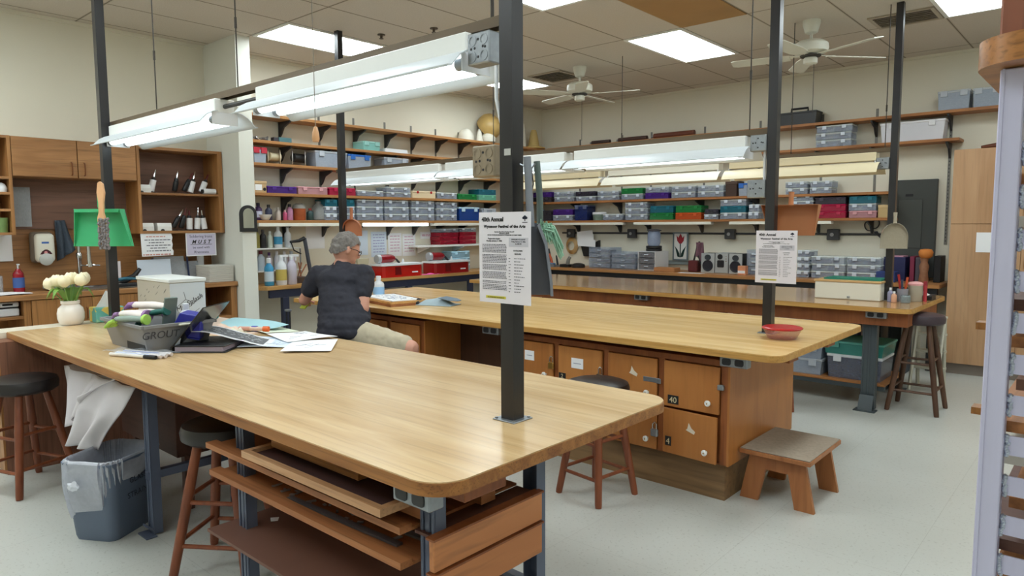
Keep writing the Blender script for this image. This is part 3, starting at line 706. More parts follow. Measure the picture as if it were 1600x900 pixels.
# tubes under the lowest shelves
def undertube(side, a0, a1, label, m):
    if side == 'x':
        t = thing('under_shelf_light', label, 'under-shelf light', (-6.36, (a0+a1)/2, 1.40)); b = nb(); B(b, -6.385, -6.349, a0, a1, 1.412, 1.4455, .003); obj('lens', b, m, t)
        b = nb(); B(b, -6.43, -6.3855, a0, a1, 1.412, 1.4455); obj('housing', b, M_white, t)
    else:
        t = thing('under_shelf_light', label, 'under-shelf light', ((a0+a1)/2, 7.91, 1.40)); b = nb(); B(b, a0, a1, 7.899, 7.935, 1.412, 1.4455, .003); obj('lens', b, m, t)
        b = nb(); B(b, a0, a1, 7.9355, 7.98, 1.412, 1.4455); obj('housing', b, M_white, t)
undertube('x', 3.46, 4.40, 'switched-off white lamp under the shelf above the spray bottles', M_dimlens)
undertube('x', 4.72, 5.66, 'glowing white lamp under the shelf above the red grinders', M_under)
undertube('x', 5.76, 6.60, 'white lamp under the shelf above the red cases', M_dimlens)
undertube('y', -6.20, -5.02, 'switched-off lamp under the far-wall shelf above the wire coil', M_dimlens)
undertube('y', -4.86, -3.78, 'switched-off lamp under the far-wall shelf above the tulip picture', M_dimlens)
undertube('y', -3.55, -2.4, 'switched-off lamp under the far-wall shelf behind the terracotta dustpan', M_dimlens)
# counters
M_ctr = wood('counter oak top', (206,158,96), (180,130,74), 1, 30, .35, 1.0, pore=.25)
M_ctrX = wood('counter oak top far wall', (190,136,84), (166,112,64), 0, 30, .35, 1.0, pore=.25)
M_navy = mat('navy grey steel', (54,58,78), .42, .2, var=.1)
t = thing('counter', 'long oak counter under the lamps on the pillar-side wall', 'counter', (-6.37, 5.5, 0))
b = nb(); PR(b, [(XW+.004,3.24),(-6.36,3.24),(-6.15,3.42),(-6.15,7.52),(XW+.004,7.52)], .80, .835); obj('worktop', b, M_ctr, t)
b = nb(); B(b, -6.2, -6.17, 3.45, 7.5, .72, .7995); obj('apron', b, M_navy, t)
for y in (3.62, 5.2, 6.2, 7.2):
    b = nb(); B(b, -6.215, -6.165, y-.035, y+.035, 0, .7195, .003); obj('leg', b, M_navy, t)
t = thing('counter', 'long oak counter along the far wall, with the stereo', 'counter', (-3.8, 7.8, 0))
b = nb(); B(b, XW+.004, -1.30, 7.525, YB-.004, .80, .835, .002); obj('worktop', b, M_ctrX, t)
b = nb(); B(b, -6.1, -1.32, 7.55, 7.58, .71, .7995); obj('apron', b, M_blackp, t)
for x in (-5.9, -4.6, -3.3, -2.1, -1.36):
    b = nb(); B(b, x-.035, x+.035, 7.585, 7.635, 0, .7995, .003); obj('leg', b, M_blackp, t)
# tall cupboard
t = thing('tall_cupboard', 'tall oak laminate cupboard with a white notice on its door', 'cupboard', (-.70, 7.86, 0))
b = nb(); B(b, -1.245, -.15, 7.60, YB-.02, .10, 2.09); obj('carcass', b, M_pantry, t)
b = nb(); B(b, -1.243, -.70, 7.578, 7.5995, .104, 1.405, .001); d = obj('door', b, M_pantry, t)
b = nb(); B(b, -.697, -.152, 7.578, 7.5995, .104, 1.405, .001); obj('door', b, M_pantry, t)
b = nb(); B(b, -1.243, -.70, 7.578, 7.5995, 1.409, 2.088, .001); obj('door', b, M_pantry, t)
b = nb(); B(b, -.697, -.152, 7.578, 7.5995, 1.409, 2.088, .001); obj('door', b, M_pantry, t)
b = nb(); B(b, -1.235, -.16, 7.615, YB-.03, 0, .0995); obj('plinth', b, mat('grey plinth', (128,116,106), .6), t)
b = nb(); B(b, -1.035, -.895, 7.5735, 7.5775, 1.15, 1.33); solo('notice', b, M_paper, 'white notice sheet on the tall cupboard door', 'notice')
b = nb(); TU(b, [(-1.06,7.75,2.115),(-.95,7.75,2.118),(-.8,7.76,2.128),(-.6,7.78,2.128),(-.5,7.79,2.118)], [.012,.026,.034,.034,.015], 12); solo('wooden_form', b, mat('dark glazed form', (96,52,34), .25), 'dark glazed brown form lying on top of the tall cupboard', 'ornament', smooth=True)
# grey electrical panel
t = thing('electrical_panel', 'dark grey electrical panel on the far wall beside the black post', 'electrical panel', (-1.67, YB-.04, .9))
b = nb(); B(b, -1.90, -1.455, YB-.05, YB-.001, .86, 1.86, .004); obj('box', b, mat('dark grey panel paint', (58,62,60), .45), t)
b = nb(); B(b, -1.80, -1.58, YB-.056, YB-.0505, 1.16, 1.66, .003); obj('inner_door', b, mat('dark grey panel door', (66,70,68), .4), t)
b = nb(); B(b, -1.74, -1.67, YB-.054, YB-.0505, 1.69, 1.715, .001); obj('name_plate', b, M_ink, t)
# conduit with outlet boxes
b = nb(); CY(b, (-6.2,YB-.016,1.30), (-1.95,YB-.016,1.30), .012); solo('conduit', b, M_brk, 'grey conduit run along the far wall with outlet boxes', 'conduit', smooth=True)
for x, l in ((-6.02,'outlet box on the conduit beside the yellow wire coil'), (-5.0,'outlet box on the conduit beside the blender jar'), (-3.62,'outlet box on the conduit above the stereo'), (-2.43,'outlet box on the conduit beyond the terracotta dustpan')):
    t = thing('outlet_box', l, 'outlet', (x, YB-.04, 1.25))
    b = nb(); B(b, x-.065, x+.065, YB-.075, YB-.029, 1.235, 1.355, .006); obj('box', b, M_brk, t)
    b = nb(); CY(b, (x-.01,YB-.0752,1.295), (x-.01,YB-.082,1.295), .02, n=12); obj('socket', b, mat('pale socket', (150,150,150), .4), t)

# shelf goods: (shelf, kind, phrase, colour, a0, a1, z0, height, colours)
GOODS = [
 ('L3','bin','red-lidded clear tub','redlid',3.450,3.584,2.032,0.148,None),
 ('L3','spool','tan cable spool','tan',3.598,3.829,2.032,0.151,None),
 ('L3','spool','black and white cable spool','bw',3.864,4.116,2.032,0.162,None),
 ('L3','bin','large clear tote','clear',4.123,4.537,2.032,0.168,None),
 ('L3','bin','clear tote with blue latches','bluelatch',4.536,4.853,2.032,0.160,None),
 ('L3','bin','grey-lidded clear tote','clear',5.022,5.399,2.032,0.161,None),
 ('L2','bin','mint tub','mint',4.737,4.983,2.250,0.099,None),
 ('L2','slab','flat pale tray','white',5.046,5.405,2.250,0.044,None),
 ('L4','box','white and tan card box','cardwhite',3.439,3.573,1.742,0.112,None),
 ('L4','case','purple craft case','purple',3.573,3.912,1.742,0.070,['purple']),
 ('L4','case','pink-tinted craft case','pink',3.912,4.277,1.742,0.079,['pink']),
 ('L4','case','magenta craft case','magenta',4.284,4.637,1.742,0.082,['magenta']),
 ('L4','case','clear craft case','clear',4.645,5.015,1.742,0.064,['clear']),
 ('L4','case','clear craft case','clear',5.051,5.422,1.742,0.118,['clear', 'clear']),
 ('L4','box','cream card box with red dots','creamred',5.432,5.809,1.742,0.084,None),
 ('L4','case','clear craft case','clear',5.830,6.179,1.742,0.079,['clear']),
 ('L4','case','green craft case','green',6.190,6.537,1.742,0.073,['green']),
 ('L4','case','mint craft case','mint',6.561,6.906,1.742,0.143,['mint', 'teal']),
 ('L5','case','clear craft case','clear',4.228,4.388,1.474,0.224,['clear', 'clear', 'teal']),
 ('L5','case','clear craft case','clear',4.404,4.620,1.474,0.228,['clear', 'clear', 'teal']),
 ('L5','case','clear craft case','clear',4.637,5.008,1.474,0.235,['clear', 'clear', 'clear']),
 ('L5','case','clear craft case','clear',5.017,5.386,1.474,0.236,['clear', 'clear', 'clear']),
 ('L5','case','clear craft case','clear',5.416,5.793,1.474,0.238,['clear', 'clear', 'clear']),
 ('L5','case','clear craft case','clear',5.814,6.174,1.474,0.230,['clear', 'clear', 'clear']),
 ('L5','bin','blue tub with a white lid','bluewhite',6.197,6.582,1.474,0.172,None),
 ('L5','bin','small grey tub','clear',6.618,6.903,1.474,0.161,None),
 ('B5','jar','clear snack jar','clear',-6.570,-6.424,1.474,0.168,None),
 ('B5','bin','small dark lidded tub','dark',-6.412,-6.234,1.474,0.148,None),
 ('B5','case','clear craft case','clear',-6.223,-5.857,1.474,0.163,['clear', 'purple']),
 ('B5','bin','navy tub','navy',-5.835,-5.605,1.474,0.213,None),
 ('B5','jar','round white-lidded pot','whitelid',-5.583,-5.372,1.474,0.113,None),
 ('B5','case','clear craft case','clear',-5.361,-5.036,1.474,0.086,['clear']),
 ('B5','case','clear craft case','clear',-5.006,-4.658,1.474,0.233,['clear', 'clear', 'clear']),
 ('B5','case','green craft case','green',-4.639,-4.292,1.474,0.178,['green', 'teal']),
 ('B5','case','orange craft case','orange',-4.274,-3.911,1.474,0.173,['orange', 'green']),
 ('B5','case','dark-filled craft case','dark',-3.886,-3.696,1.474,0.123,['clear', 'dark']),
 ('B5','case','clear craft case','clear',-3.679,-3.348,1.474,0.233,['clear', 'teal', 'clear']),
 ('B5','case','clear craft case','clear',-3.332,-3.196,1.474,0.170,['clear', 'clear']),
 ('B5','case','clear craft case','clear',-2.860,-2.597,1.474,0.261,['clear', 'clear', 'clear', 'clear']),
 ('B5','case','magenta craft case','magenta',-2.583,-2.255,1.474,0.226,['magenta', 'magenta', 'dark']),
 ('B5','case','pink-tinted craft case','pink',-2.236,-1.957,1.474,0.227,['pink', 'clear', 'teal']),
 ('B5','box','plain card box','card',-1.949,-1.823,1.474,0.131,None),
 ('B4','case','dark purple craft case','dark',-6.594,-6.235,1.742,0.148,['dark', 'purple']),
 ('B4','case','clear craft case','clear',-6.200,-5.836,1.742,0.144,['clear', 'clear']),
 ('B4','case','clear craft case','clear',-5.814,-5.468,1.742,0.132,['clear', 'dark']),
 ('B4','case','clear craft case','clear',-5.448,-5.089,1.742,0.128,['clear', 'clear']),
 ('B4','case','clear craft case','clear',-5.069,-4.729,1.742,0.150,['clear', 'green']),
 ('B4','case','purple craft case','purple',-4.710,-4.359,1.742,0.154,['purple', 'clear']),
 ('B4','case','clear craft case','clear',-4.333,-3.993,1.742,0.150,['clear', 'clear']),
 ('B4','case','clear craft case','clear',-3.976,-3.630,1.742,0.146,['clear', 'clear']),
 ('B4','box','dark brown folder box','folder',-3.614,-3.472,1.742,0.180,None),
 ('B4','bin','clear blue-lidded tub','bluelatch',-3.456,-3.279,1.742,0.148,None),
 ('B4','case','clear craft case','clear',-2.912,-2.661,1.742,0.141,['clear', 'clear']),
 ('B4','case','clear craft case','clear',-2.648,-2.407,1.742,0.138,['clear', 'clear']),
 ('B2','case','clear craft case','clear',-2.603,-2.226,2.235,0.229,['clear', 'clear', 'clear']),
 ('B2','bin','long white storage tub','white',-1.975,-1.373,2.235,0.195,None),
 ('B1','bin','clear tub with grey lid','clear',-1.468,-1.187,2.504,0.182,None),
 ('B1','bin','clear tub with grey lid','clear',-1.178,-0.937,2.504,0.177,None),
 ('LR','case','red craft case','red',5.895,6.216,1.175,0.201,['red', 'red', 'red', 'clear']),
 ('LR','case','red craft case','red',6.228,6.543,1.175,0.207,['red', 'red', 'red', 'clear']),
 ('BC','case','clear craft case','clear',-2.692,-2.550,0.835,0.298,['clear', 'clear', 'clear', 'clear']),
 ('BC','case','clear craft case','clear',-2.539,-2.190,0.835,0.237,['clear', 'clear', 'clear']),
 ('BC','case','clear craft case','clear',-2.177,-1.844,0.835,0.236,['clear', 'clear', 'clear']),
 ('LC','case','pale blue craft case','paleblue',6.080,6.413,0.835,0.253,['paleblue', 'paleblue', 'paleblue']),
]

# ================================================================ cases, tubs and boxes on the shelves
def mottle(name, cols, scale=26):
    if name in MATS: return MATS[name]
    m = bpy.data.materials.new(name); m.use_nodes = True
    nt = m.node_tree; n = nt.nodes; l = nt.links; b = n['Principled BSDF']; b.inputs['Roughness'].default_value = .6
    tc = n.new('ShaderNodeTexCoord'); v = n.new('ShaderNodeTexVoronoi'); v.inputs['Scale'].default_value = scale
    cr = n.new('ShaderNodeValToRGB'); cr.color_ramp.interpolation = 'CONSTANT'
    while len(cr.color_ramp.elements) < len(cols): cr.color_ramp.elements.new(.5)
    for i, c in enumerate(cols): cr.color_ramp.elements[i].position = i/len(cols); cr.color_ramp.elements[i].color = lin(c)
    sp = n.new('ShaderNodeSeparateColor')
    l.new(tc.outputs['Object'], v.inputs['Vector']); l.new(v.outputs['Color'], sp.inputs[0]); l.new(sp.outputs[0], cr.inputs[0]); l.new(cr.outputs[0], b.inputs['Base Color'])
    MATS[name] = m; return m
FILL = [mottle('mixed glass scraps', [(30,34,48),(64,70,92),(22,22,28),(96,98,112),(44,50,68)]),
        mottle('mixed beads', [(34,38,52),(92,82,72),(44,50,66),(74,82,98),(24,28,38)]),
        mottle('mixed paper scraps', [(52,58,72),(120,118,112),(36,40,52),(62,70,90),(84,90,100)])]
CASE = {'clear':((222,230,248),.22), 'purple':((74,40,130),.85), 'pink':((204,150,158),.7), 'magenta':((172,24,66),.85), 'green':((34,128,66),.85), 'mint':((120,196,170),.8),
        'teal':((30,104,124),.85), 'orange':((196,84,38),.85), 'red':((158,22,46),.85), 'dark':((58,54,66),.85), 'paleblue':((170,208,226),.6), 'navy':((36,48,92),.85)}
M_latch = mat('milky latch', (214,222,234), .35, var=.02)
def case_parts(t, W, D, H, col, seed):
    rgb, vis = CASE[col]; m = clear('case plastic '+col, rgb, vis); ml = clear('case lid '+col, tuple(min(255, int(c*1.08)+8) for c in rgb), min(.92, vis+.4), .1)
    w = W/2
    b = nb(); e = .004; lid = H*.24
    B(b, -w+e, w-e, e, D-e, .001, .004); B(b, -w+e, w-e, e, e+.003, .004, H-lid); B(b, -w+e, w-e, D-e-.003, D-e, .004, H-lid)
    B(b, -w+e, -w+e+.003, e+.003, D-e-.003, .004, H-lid); B(b, w-e-.003, w-e, e+.003, D-e-.003, .004, H-lid)
    obj('tray', b, m, t)
    b = nb(); h = (H-lid)*(.55+.4*random.random())
    B(b, -w+.010, -w+.010+(W-.02)*random.uniform(.55,1), .010, D-.012, .0045, h, .004); obj('contents', b, FILL[seed % 3], t)
    b = nb(); B(b, -w, w, 0, D, H-lid, H-.001, min(.008, lid*.4)); lo = obj('lid', b, ml, t)
    for s in (-.27, .27):
        b = nb(); B(b, s*W-.022, s*W+.022, -.007, -.0003, H-lid*2.2, H-lid*.25, .002); obj('latch', b, M_latch if col == 'clear' else ml, t)
def tub_parts(t, W, D, H, m, ml, fill=None, handle=True):
    w = W/2; lt = min(.022, H*.18); f = .04*W
    def lay(z, k, o=0): return [(-w+k+o, k*.6+o, z), (w-k-o, k*.6+o, z), (w-k-o, D-k*.6-o, z), (-w+k+o, D-k*.6-o, z)]
    b = nb()
    outer = [[b.verts.new(p) for p in lay(0, f)], [b.verts.new(p) for p in lay(H-lt, f*.35)]]
    inner = [[b.verts.new(p) for p in lay(.004, f, .004)], [b.verts.new(p) for p in lay(H-lt, f*.35, .004)]]
    for i in range(4):
        j = (i+1) % 4
        b.faces.new((outer[0][i], outer[0][j], outer[1][j], outer[1][i])); b.faces.new((inner[0][j], inner[0][i], inner[1][i], inner[1][j]))
        b.faces.new((outer[1][i], outer[1][j], inner[1][j], inner[1][i]))
    b.faces.new(outer[0][::-1]); b.faces.new(inner[0])
    obj('tub', b, m, t)
    b = nb(); B(b, -w, w, 0, D, H-lt+.0005, H, .004); obj('lid', b, ml, t)
    if fill:
        b = nb(); B(b, -w+f+.012, w-f-.012, f*.6+.012, D-f*.6-.012, .006, H*.62, .01); obj('contents', b, fill, t)
    if handle:
        for s in (-.3, .3):
            b = nb(); B(b, s*W-.03, s*W+.03, -.009, -.0005, H-lt*2.6, H-.001, .002); obj('clip', b, ml, t)
ORD = ['first','second','third','fourth','fifth','sixth','seventh','eighth','ninth','tenth','eleventh','twelfth','thirteenth','fourteenth','fifteenth','sixteenth','seventeenth','eighteenth']
SHN = {'L1':'top pillar-wall shelf','L2':'second pillar-wall shelf','L3':'third pillar-wall shelf','L4':'fourth pillar-wall shelf','L5':'lowest pillar-wall shelf',
       'B1':'top far-wall shelf','B2':'second far-wall shelf','B4':'fourth far-wall shelf','B5':'lowest far-wall shelf','LC':'pillar-wall counter','BC':'far-wall counter','LR':'small white shelf'}
FRONT = {'LC':-6.392, 'LR':-6.40, 'BC':7.72}
cnt = {}
for gi, (sh, kind, ph, col, a0, a1, z0, h, cols) in enumerate(GOODS):
    left = sh[0] == 'L'; mid = (a0+a1)/2; W = (a1-a0)*.97; front = FRONT.get(sh, -6.375 if left else 7.92)
    D = .20 if sh != 'BC' else .26
    if sh == 'LR': D = .19
    k = cnt[sh] = cnt.get(sh, -1)+1
    def place(name, label, cat, z, group):
        return thing(name, label, cat, (front, mid, z) if left else (mid, front, z), 90 if left else 0, group, local=True)
    where = ORD[k]+' along from the '+('pillar' if left else 'corner')
    if sh == 'BC': where = ['beside the second poster','by the second poster, behind white case','by the far post, behind white case'][k]
    if sh == 'LR': where = ['nearer the grinders','half hidden by the front poster'][k]
    if sh == 'LC': where = 'beside the second red grinder'
    grp = 'goods on the '+SHN[sh]
    if kind == 'case':
        n = len(cols); hh = h/n
        for i, c in enumerate(cols):
            nm = {'clear':'clear','dark':'dark','paleblue':'pale blue','pink':'pink-tinted'}.get(c, c)
            pos = '' if n == 1 else ('bottom' if i == 0 else 'top' if i == n-1 else 'middle' if n == 3 else 'second from bottom' if i == 1 else 'third from bottom')
            lab = f'{nm} craft case, {pos+" of stack " if pos else ""}{where}, {SHN[sh]}'
            jit = random.uniform(-.006, .006) if i else 0
            t = place('craft_case', lab, 'storage case', z0+.001+i*hh, grp)
            if left: t.location.y += jit
            else: t.location.x += jit
            case_parts(t, W, D, hh-.001, c, gi+i)
        continue
    lab = f'{ph}, {where}, {SHN[sh]}'
    if kind == 'bin':
        mm = {'redlid':(clear('tub clear', (196,206,222), .5), mat('red tub lid', (184,40,60), .4)), 'clear':(clear('tub clear', (196,206,222), .5), clear('tub lid clear', (210,216,226), .7)),
              'bluelatch':(clear('tub clear', (196,206,222), .5), mat('blue tub lid', (40,104,188), .4)), 'mint':(clear('tub mint', (150,214,208), .8), clear('tub mint lid', (170,224,218), .85)),
              'bluewhite':(clear('tub blue', (34,72,150), .85), mat('pale blue lid', (190,220,240), .4)), 'dark':(clear('tub dark', (60,56,66), .85), mat('dark lid', (52,48,56), .4)),
              'navy':(clear('tub navy', (40,52,104), .85), clear('tub navy lid', (110,120,150), .8)), 'white':(mat('milky tub', (214,214,222), .5, var=.03), mat('milky tub lid', (228,228,234), .45, var=.02))}[col]
        t = place('storage_tub', lab, 'storage tub', z0+.001, grp); tub_parts(t, W, D, h, mm[0], mm[1], None if col == 'white' else FILL[gi % 3])
        if col == 'clear' and 'large' in ph: pass
    elif kind == 'slab':
        t = place('tray', lab, 'tray', z0+.001, grp); b = nb(); PR(b, rrect(-W/2, W/2, 0, D, .02, 4), 0, .012); PR(b, rrect(-W/2+.01, W/2-.01, .01, D-.01, .02, 4), .0121, h); obj('tray_body', b, M_whitep, t)
    elif kind == 'box':
        rgb = {'card':(196,168,120), 'cardwhite':(192,160,118), 'creamred':(226,206,170), 'folder':(70,52,44)}[col]
        t = place('card_box', lab, 'box', z0+.001, grp)
        b = nb(); B(b, -W/2, W/2, 0, D, 0, h*.78, .002); obj('box_body', b, mat('card '+col, rgb, .8), t)
        b = nb(); B(b, -W/2-.003, W/2+.003, -.003, D+.003, h*.7801, h, .002); obj('box_lid', b, mat('card lid '+col, tuple(min(255, c+14) for c in rgb), .8), t)
        if col == 'cardwhite':
            b = nb(); B(b, -W*.42, W*.12, -.002, -.0004, h*.2, h*.7); obj('label_sheet', b, M_paper, t)
            b = nb(); CY(b, (W*.33,-.0035,h*.3), (W*.33,-.0004,h*.3), .016, n=12); obj('finger_hole', b, M_ink, t)
        if col == 'creamred':
            for s in (-.28, .3):
                b = nb(); CY(b, (s*W,-.006,h*.82), (s*W,-.0031,h*.82), .016, n=12); obj('button', b, M_red, t)
    elif kind == 'spool':
        t = place('cable_spool', lab, 'spool', z0+.001, grp); r = h/2
        fl = mat('spool flange tan', (222,210,184), .6) if col == 'tan' else mat('spool flange grey', (206,206,206), .5)
        for s in (-1, 1):
            b = nb(); LA(b, [(.02,-.004),(r-.003,-.004),(r,0),(r-.003,.004),(.02,.004)], (0,0,0), 28, 'y'); 
            bmesh.ops.rotate(b, verts=b.verts, cent=(0,0,0), matrix=Matrix.Rotation(R(62), 3, 'Z')); bmesh.ops.translate(b, verts=b.verts, vec=(s*W*.3, D*.45, r)); obj('flange', b, fl, t, True)
        b = nb(); CY(b, (-W*.3+.006,D*.45-.008,r), (W*.3-.006,D*.45+.008,r), r*.55, n=20); obj('cable', b, mat('wound cable '+col, (200,190,160) if col == 'tan' else (30,30,32), .5), t, True)
        b = nb(); CY(b, (W*.3,D*.45,r), (W*.3+.012,D*.45,r), r*.2, n=14); obj('hub', b, M_blackp, t)
    elif kind == 'jar':
        t = place('storage_jar', lab, 'jar', z0+.001, grp); r = min(W, D)/2*.95
        jm = clear('jar glass', (186,200,220), .45) if col == 'clear' else mat('jar print', (120,140,130), .5, var=.5, scale=30)
        b = nb(); LA(b, [(r*.9,0),(r,.01),(r*.97,h*.62),(r*.75,h*.72),(r*.75,h*.78)] if col == 'clear' else [(r*.88,0),(r*.92,.01),(r*.98,h*.72)], (0,r+.01,0), 20); obj('jar_body', b, jm, t, True)
        b = nb(); LA(b, [(r*.8,h*.781),(r*.8,h*.97),(r*.7,h)] if col == 'clear' else [(r*1.02,h*.721),(r*1.02,h*.97),(r*.95,h)], (0,r+.01,0), 20); obj('jar_lid', b, M_whitep if col != 'clear' else clear('jar lid blue', (150,170,205), .8), t, True)
# small bracket shelf that carries the red cases
t = thing('wall_shelf', 'small white bracket shelf under the red craft cases', 'shelf', (XW, 6.2, 1.15))
b = nb(); B(b, XW+.004, -6.385, 5.55, 6.9, 1.15, 1.174, .002); obj('board', b, M_white, t)
for y in (5.7, 6.3):
    b = nb(); PR(b, [(XW+.004,1.149),(-6.40,1.149),(-6.40,1.14),(XW+.004,1.07)], y-.012, y+.012, lambda u, v, h: (u, h, v)); obj('bracket', b, M_white, t)

# ================================================================ sink corner
# wall cabinets
t = thing('open_cubby', 'open oak cubby unit at the sink wall beside the closed doors', 'shelf unit', (-6.45, 1.23, 1.36))
b = nb(); B(b, XW+.004, -6.303, 1.445, 1.467, 1.357, 2.10); B(b, XW+.004, -6.303, 1.0, 1.022, 1.357, 2.10); B(b, XW+.004, -6.59, 1.022, 1.445, 1.357, 2.10)
obj('carcass', b, M_cabV, t)
for z in (1.357, 1.535, 1.66, 1.775, 2.08):
    b = nb(); B(b, -6.5895, -6.303, 1.0225, 1.4445, z, z+.019); obj('shelf', b, M_cab, t)
t = thing('wall_cabinet', 'closed two-door oak wall cabinet above the sink', 'cabinet', (-6.45, 1.91, 1.80))
b = nb(); B(b, XW+.004, -6.323, 1.4685, 2.3515, 1.80, 2.10); obj('carcass', b, M_cab, t)
for ya, yb, hy in ((1.472, 1.907, 1.865), (1.913, 2.348, 1.955)):
    b = nb(); B(b, -6.3225, -6.303, ya, yb, 1.803, 2.097, .002); d = obj('door', b, M_cab, t)
    b = nb(); TU(b, [(-6.303,hy,1.825),(-6.285,hy,1.83),(-6.28,hy,1.875),(-6.285,hy,1.92),(-6.303,hy,1.925)], .005); obj('handle', b, mat('bronze handle', (120,70,40), .35, .5), d, True)
t = thing('display_cabinet', 'open oak wall cabinet with two shelves of soldering irons', 'cabinet', (-6.45, 2.73, 1.36))
for ya, yb in ((2.353, 2.375), (3.05, 3.092)):
    b = nb(); B(b, XW+.004, -6.303, ya, yb, 1.357, 2.10); obj('side_panel', b, M_cabV, t)
b = nb(); B(b, XW+.004, -6.303, 2.3755, 3.0495, 2.075, 2.10); obj('top_panel', b, M_cab, t)
b = nb(); B(b, XW+.004, -6.303, 2.3755, 3.0495, 1.357, 1.379); obj('bottom_panel', b, M_cab, t)
b = nb(); B(b, -6.589, -6.31, 2.3755, 3.0495, 1.69, 1.708); obj('shelf', b, M_cab, t)
b = nb(); B(b, XW+.004, -6.5895, 2.3755, 3.0495, 1.3795, 2.0745); obj('back_panel', b, M_cabD, t)
b = nb(); B(b, XW+.001, XW+.0035, .9, 3.095, .915, 1.79); solo('splash_panel', b, M_cab, 'oak veneer panel covering the wall behind the sink', 'wall panel')
b = nb(); B(b, XW+.0038, XW+.02, 1.4685, 2.3515, 1.40, 1.799); solo('splash_panel', b, M_cabD, 'darker brown panel recessed under the closed wall cabinet', 'wall panel')
# base cabinets and sink counter
t = thing('base_cabinet', 'oak base cabinet with worktop and open bays along the sink wall', 'cabinet', (-6.35, 2.0, 0))
b = nb(); B(b, XW+.004, -6.09, .6, 3.094, .874, .914, .003); obj('worktop', b, M_cab, t)
b = nb(); B(b, XW+.004, -6.59, .6, 3.094, .05, .8735)
for ya, yb in ((.6,.62),(1.44,1.485),(2.70,2.745),(3.04,3.094)): B(b, -6.5895, -6.12, ya, yb, .05, .8735)
B(b, -6.5895, -6.12, .62, 1.44, .05, .09); B(b, -6.5895, -6.12, 2.745, 3.04, .05, .09); B(b, -6.5895, -6.12, 1.485, 2.70, .05, .09)
obj('carcass', b, M_cabV, t)
b = nb(); B(b, -6.589, -6.13, .6205, 1.4395, .735, .755); obj('shelf', b, M_cab, t)
b = nb(); B(b, -6.589, -6.13, 2.7455, 3.0395, .575, .605); obj('shelf', b, M_cab, t)
for ya, yb in ((1.488, 1.89), (1.894, 2.296), (2.30, 2.698)):
    b = nb(); B(b, -6.1195, -6.10, ya, yb, .10, .868, .002); d = obj('door', b, M_cabV, t)
    b = nb(); TU(b, [(-6.10,yb-.04,.70),(-6.08,yb-.04,.705),(-6.08,yb-.04,.78),(-6.10,yb-.04,.785)], .004); obj('handle', b, mat('bronze handle', (120,70,40), .35, .5), d, True)
b = nb(); B(b, -6.58, -6.14, .61, 3.08, 0, .0495); obj('plinth', b, M_darkwood, t)
# sink basin, tap
t = thing('sink', 'stainless sink basin set in the oak worktop', 'sink', (-6.33, 2.0, .914))
b = nb()
for q in ((-6.53,-6.51,1.72,2.28),(-6.14,-6.12,1.72,2.28),(-6.51,-6.14,1.72,1.74),(-6.51,-6.14,2.26,2.28)): B(b, *q, .9145, .926, .003)
obj('rim', b, M_chrome, t)
b = nb(); B(b, -6.51, -6.14, 1.74, 2.26, .9145, .917); obj('basin', b, mat('stainless basin', (140,142,146), .3, .7), t)
t = thing('tap', 'tall chrome spring tap at the sink', 'tap', (-6.47, 1.93, .927))
b = nb(); LA(b, [(.028,0),(.028,.02),(.018,.03),(.018,.22),(.022,.23),(.022,.27),(.014,.28)], (-6.47,1.93,.927), 14); obj('stem', b, M_chrome, t, True)
b = nb(); TU(b, [(-6.47,1.93,1.207),(-6.47,1.93,1.44),(-6.46,1.93,1.485),(-6.43,1.935,1.50),(-6.40,1.94,1.485),(-6.385,1.945,1.44)], .012, 10); obj('spout', b, M_chrome, t, True)
b = nb(); TU(b, [(-6.38,1.97,1.30),(-6.38,1.975,1.22),(-6.38,1.975,1.14),(-6.38,1.98,1.09)], [.012,.013,.016,.02], 10); obj('spray_head', b, M_chrome, t, True)
b = nb(); TU(b, [(-6.45,1.935,1.1),(-6.42,1.96,1.1),(-6.38,2.0,1.105),(-6.37,2.05,1.10)], .007, 8); obj('lever', b, M_chrome, t, True)
# things on and over the counter
t = thing('soap_dispenser', 'cream wall soap dispenser with a dark red emblem', 'soap dispenser', (-6.56, 1.68, 1.13))
b = nb(); B(b, -6.575, -6.50, 1.605, 1.765, 1.13, 1.38, .03, 3); obj('back_shell', b, mat('taupe plastic', (112,98,84), .5), t, True)
b = nb(); B(b, -6.52, -6.445, 1.625, 1.76, 1.135, 1.365, .03, 3); obj('front_cover', b, M_cream, t, True)
b = nb(); PR(b, [(1.65,1.20),(1.735,1.20),(1.72,1.225),(1.70,1.238),(1.685,1.238),(1.665,1.225)], -6.4448, -6.4435, lambda u, v, h: (h, u, v)); em = obj('emblem', b, mat('dark red emblem', (70,20,30), .4), t)
b = nb(); LA(b, [(.012,-6.4434),(.008,-6.442)], (0,1.69,1.214), 10, 'x'); obj('emblem_dot', b, mat('pink emblem', (224,150,150), .4), em)
b = nb(); B(b, -6.4448, -6.4438, 1.665, 1.715, 1.285, 1.30); obj('blue_logo', b, mat('blue logo', (60,100,170), .5), t)
b = nb(); LA(b, [(.0,-6.43),(.03,-6.433),(.048,-6.442),(.05,-6.45)], (0,1.692,1.16), 20, 'x', sx=1.0); obj('push_bar', b, mat('grey push bar', (190,192,186), .4), t, True)
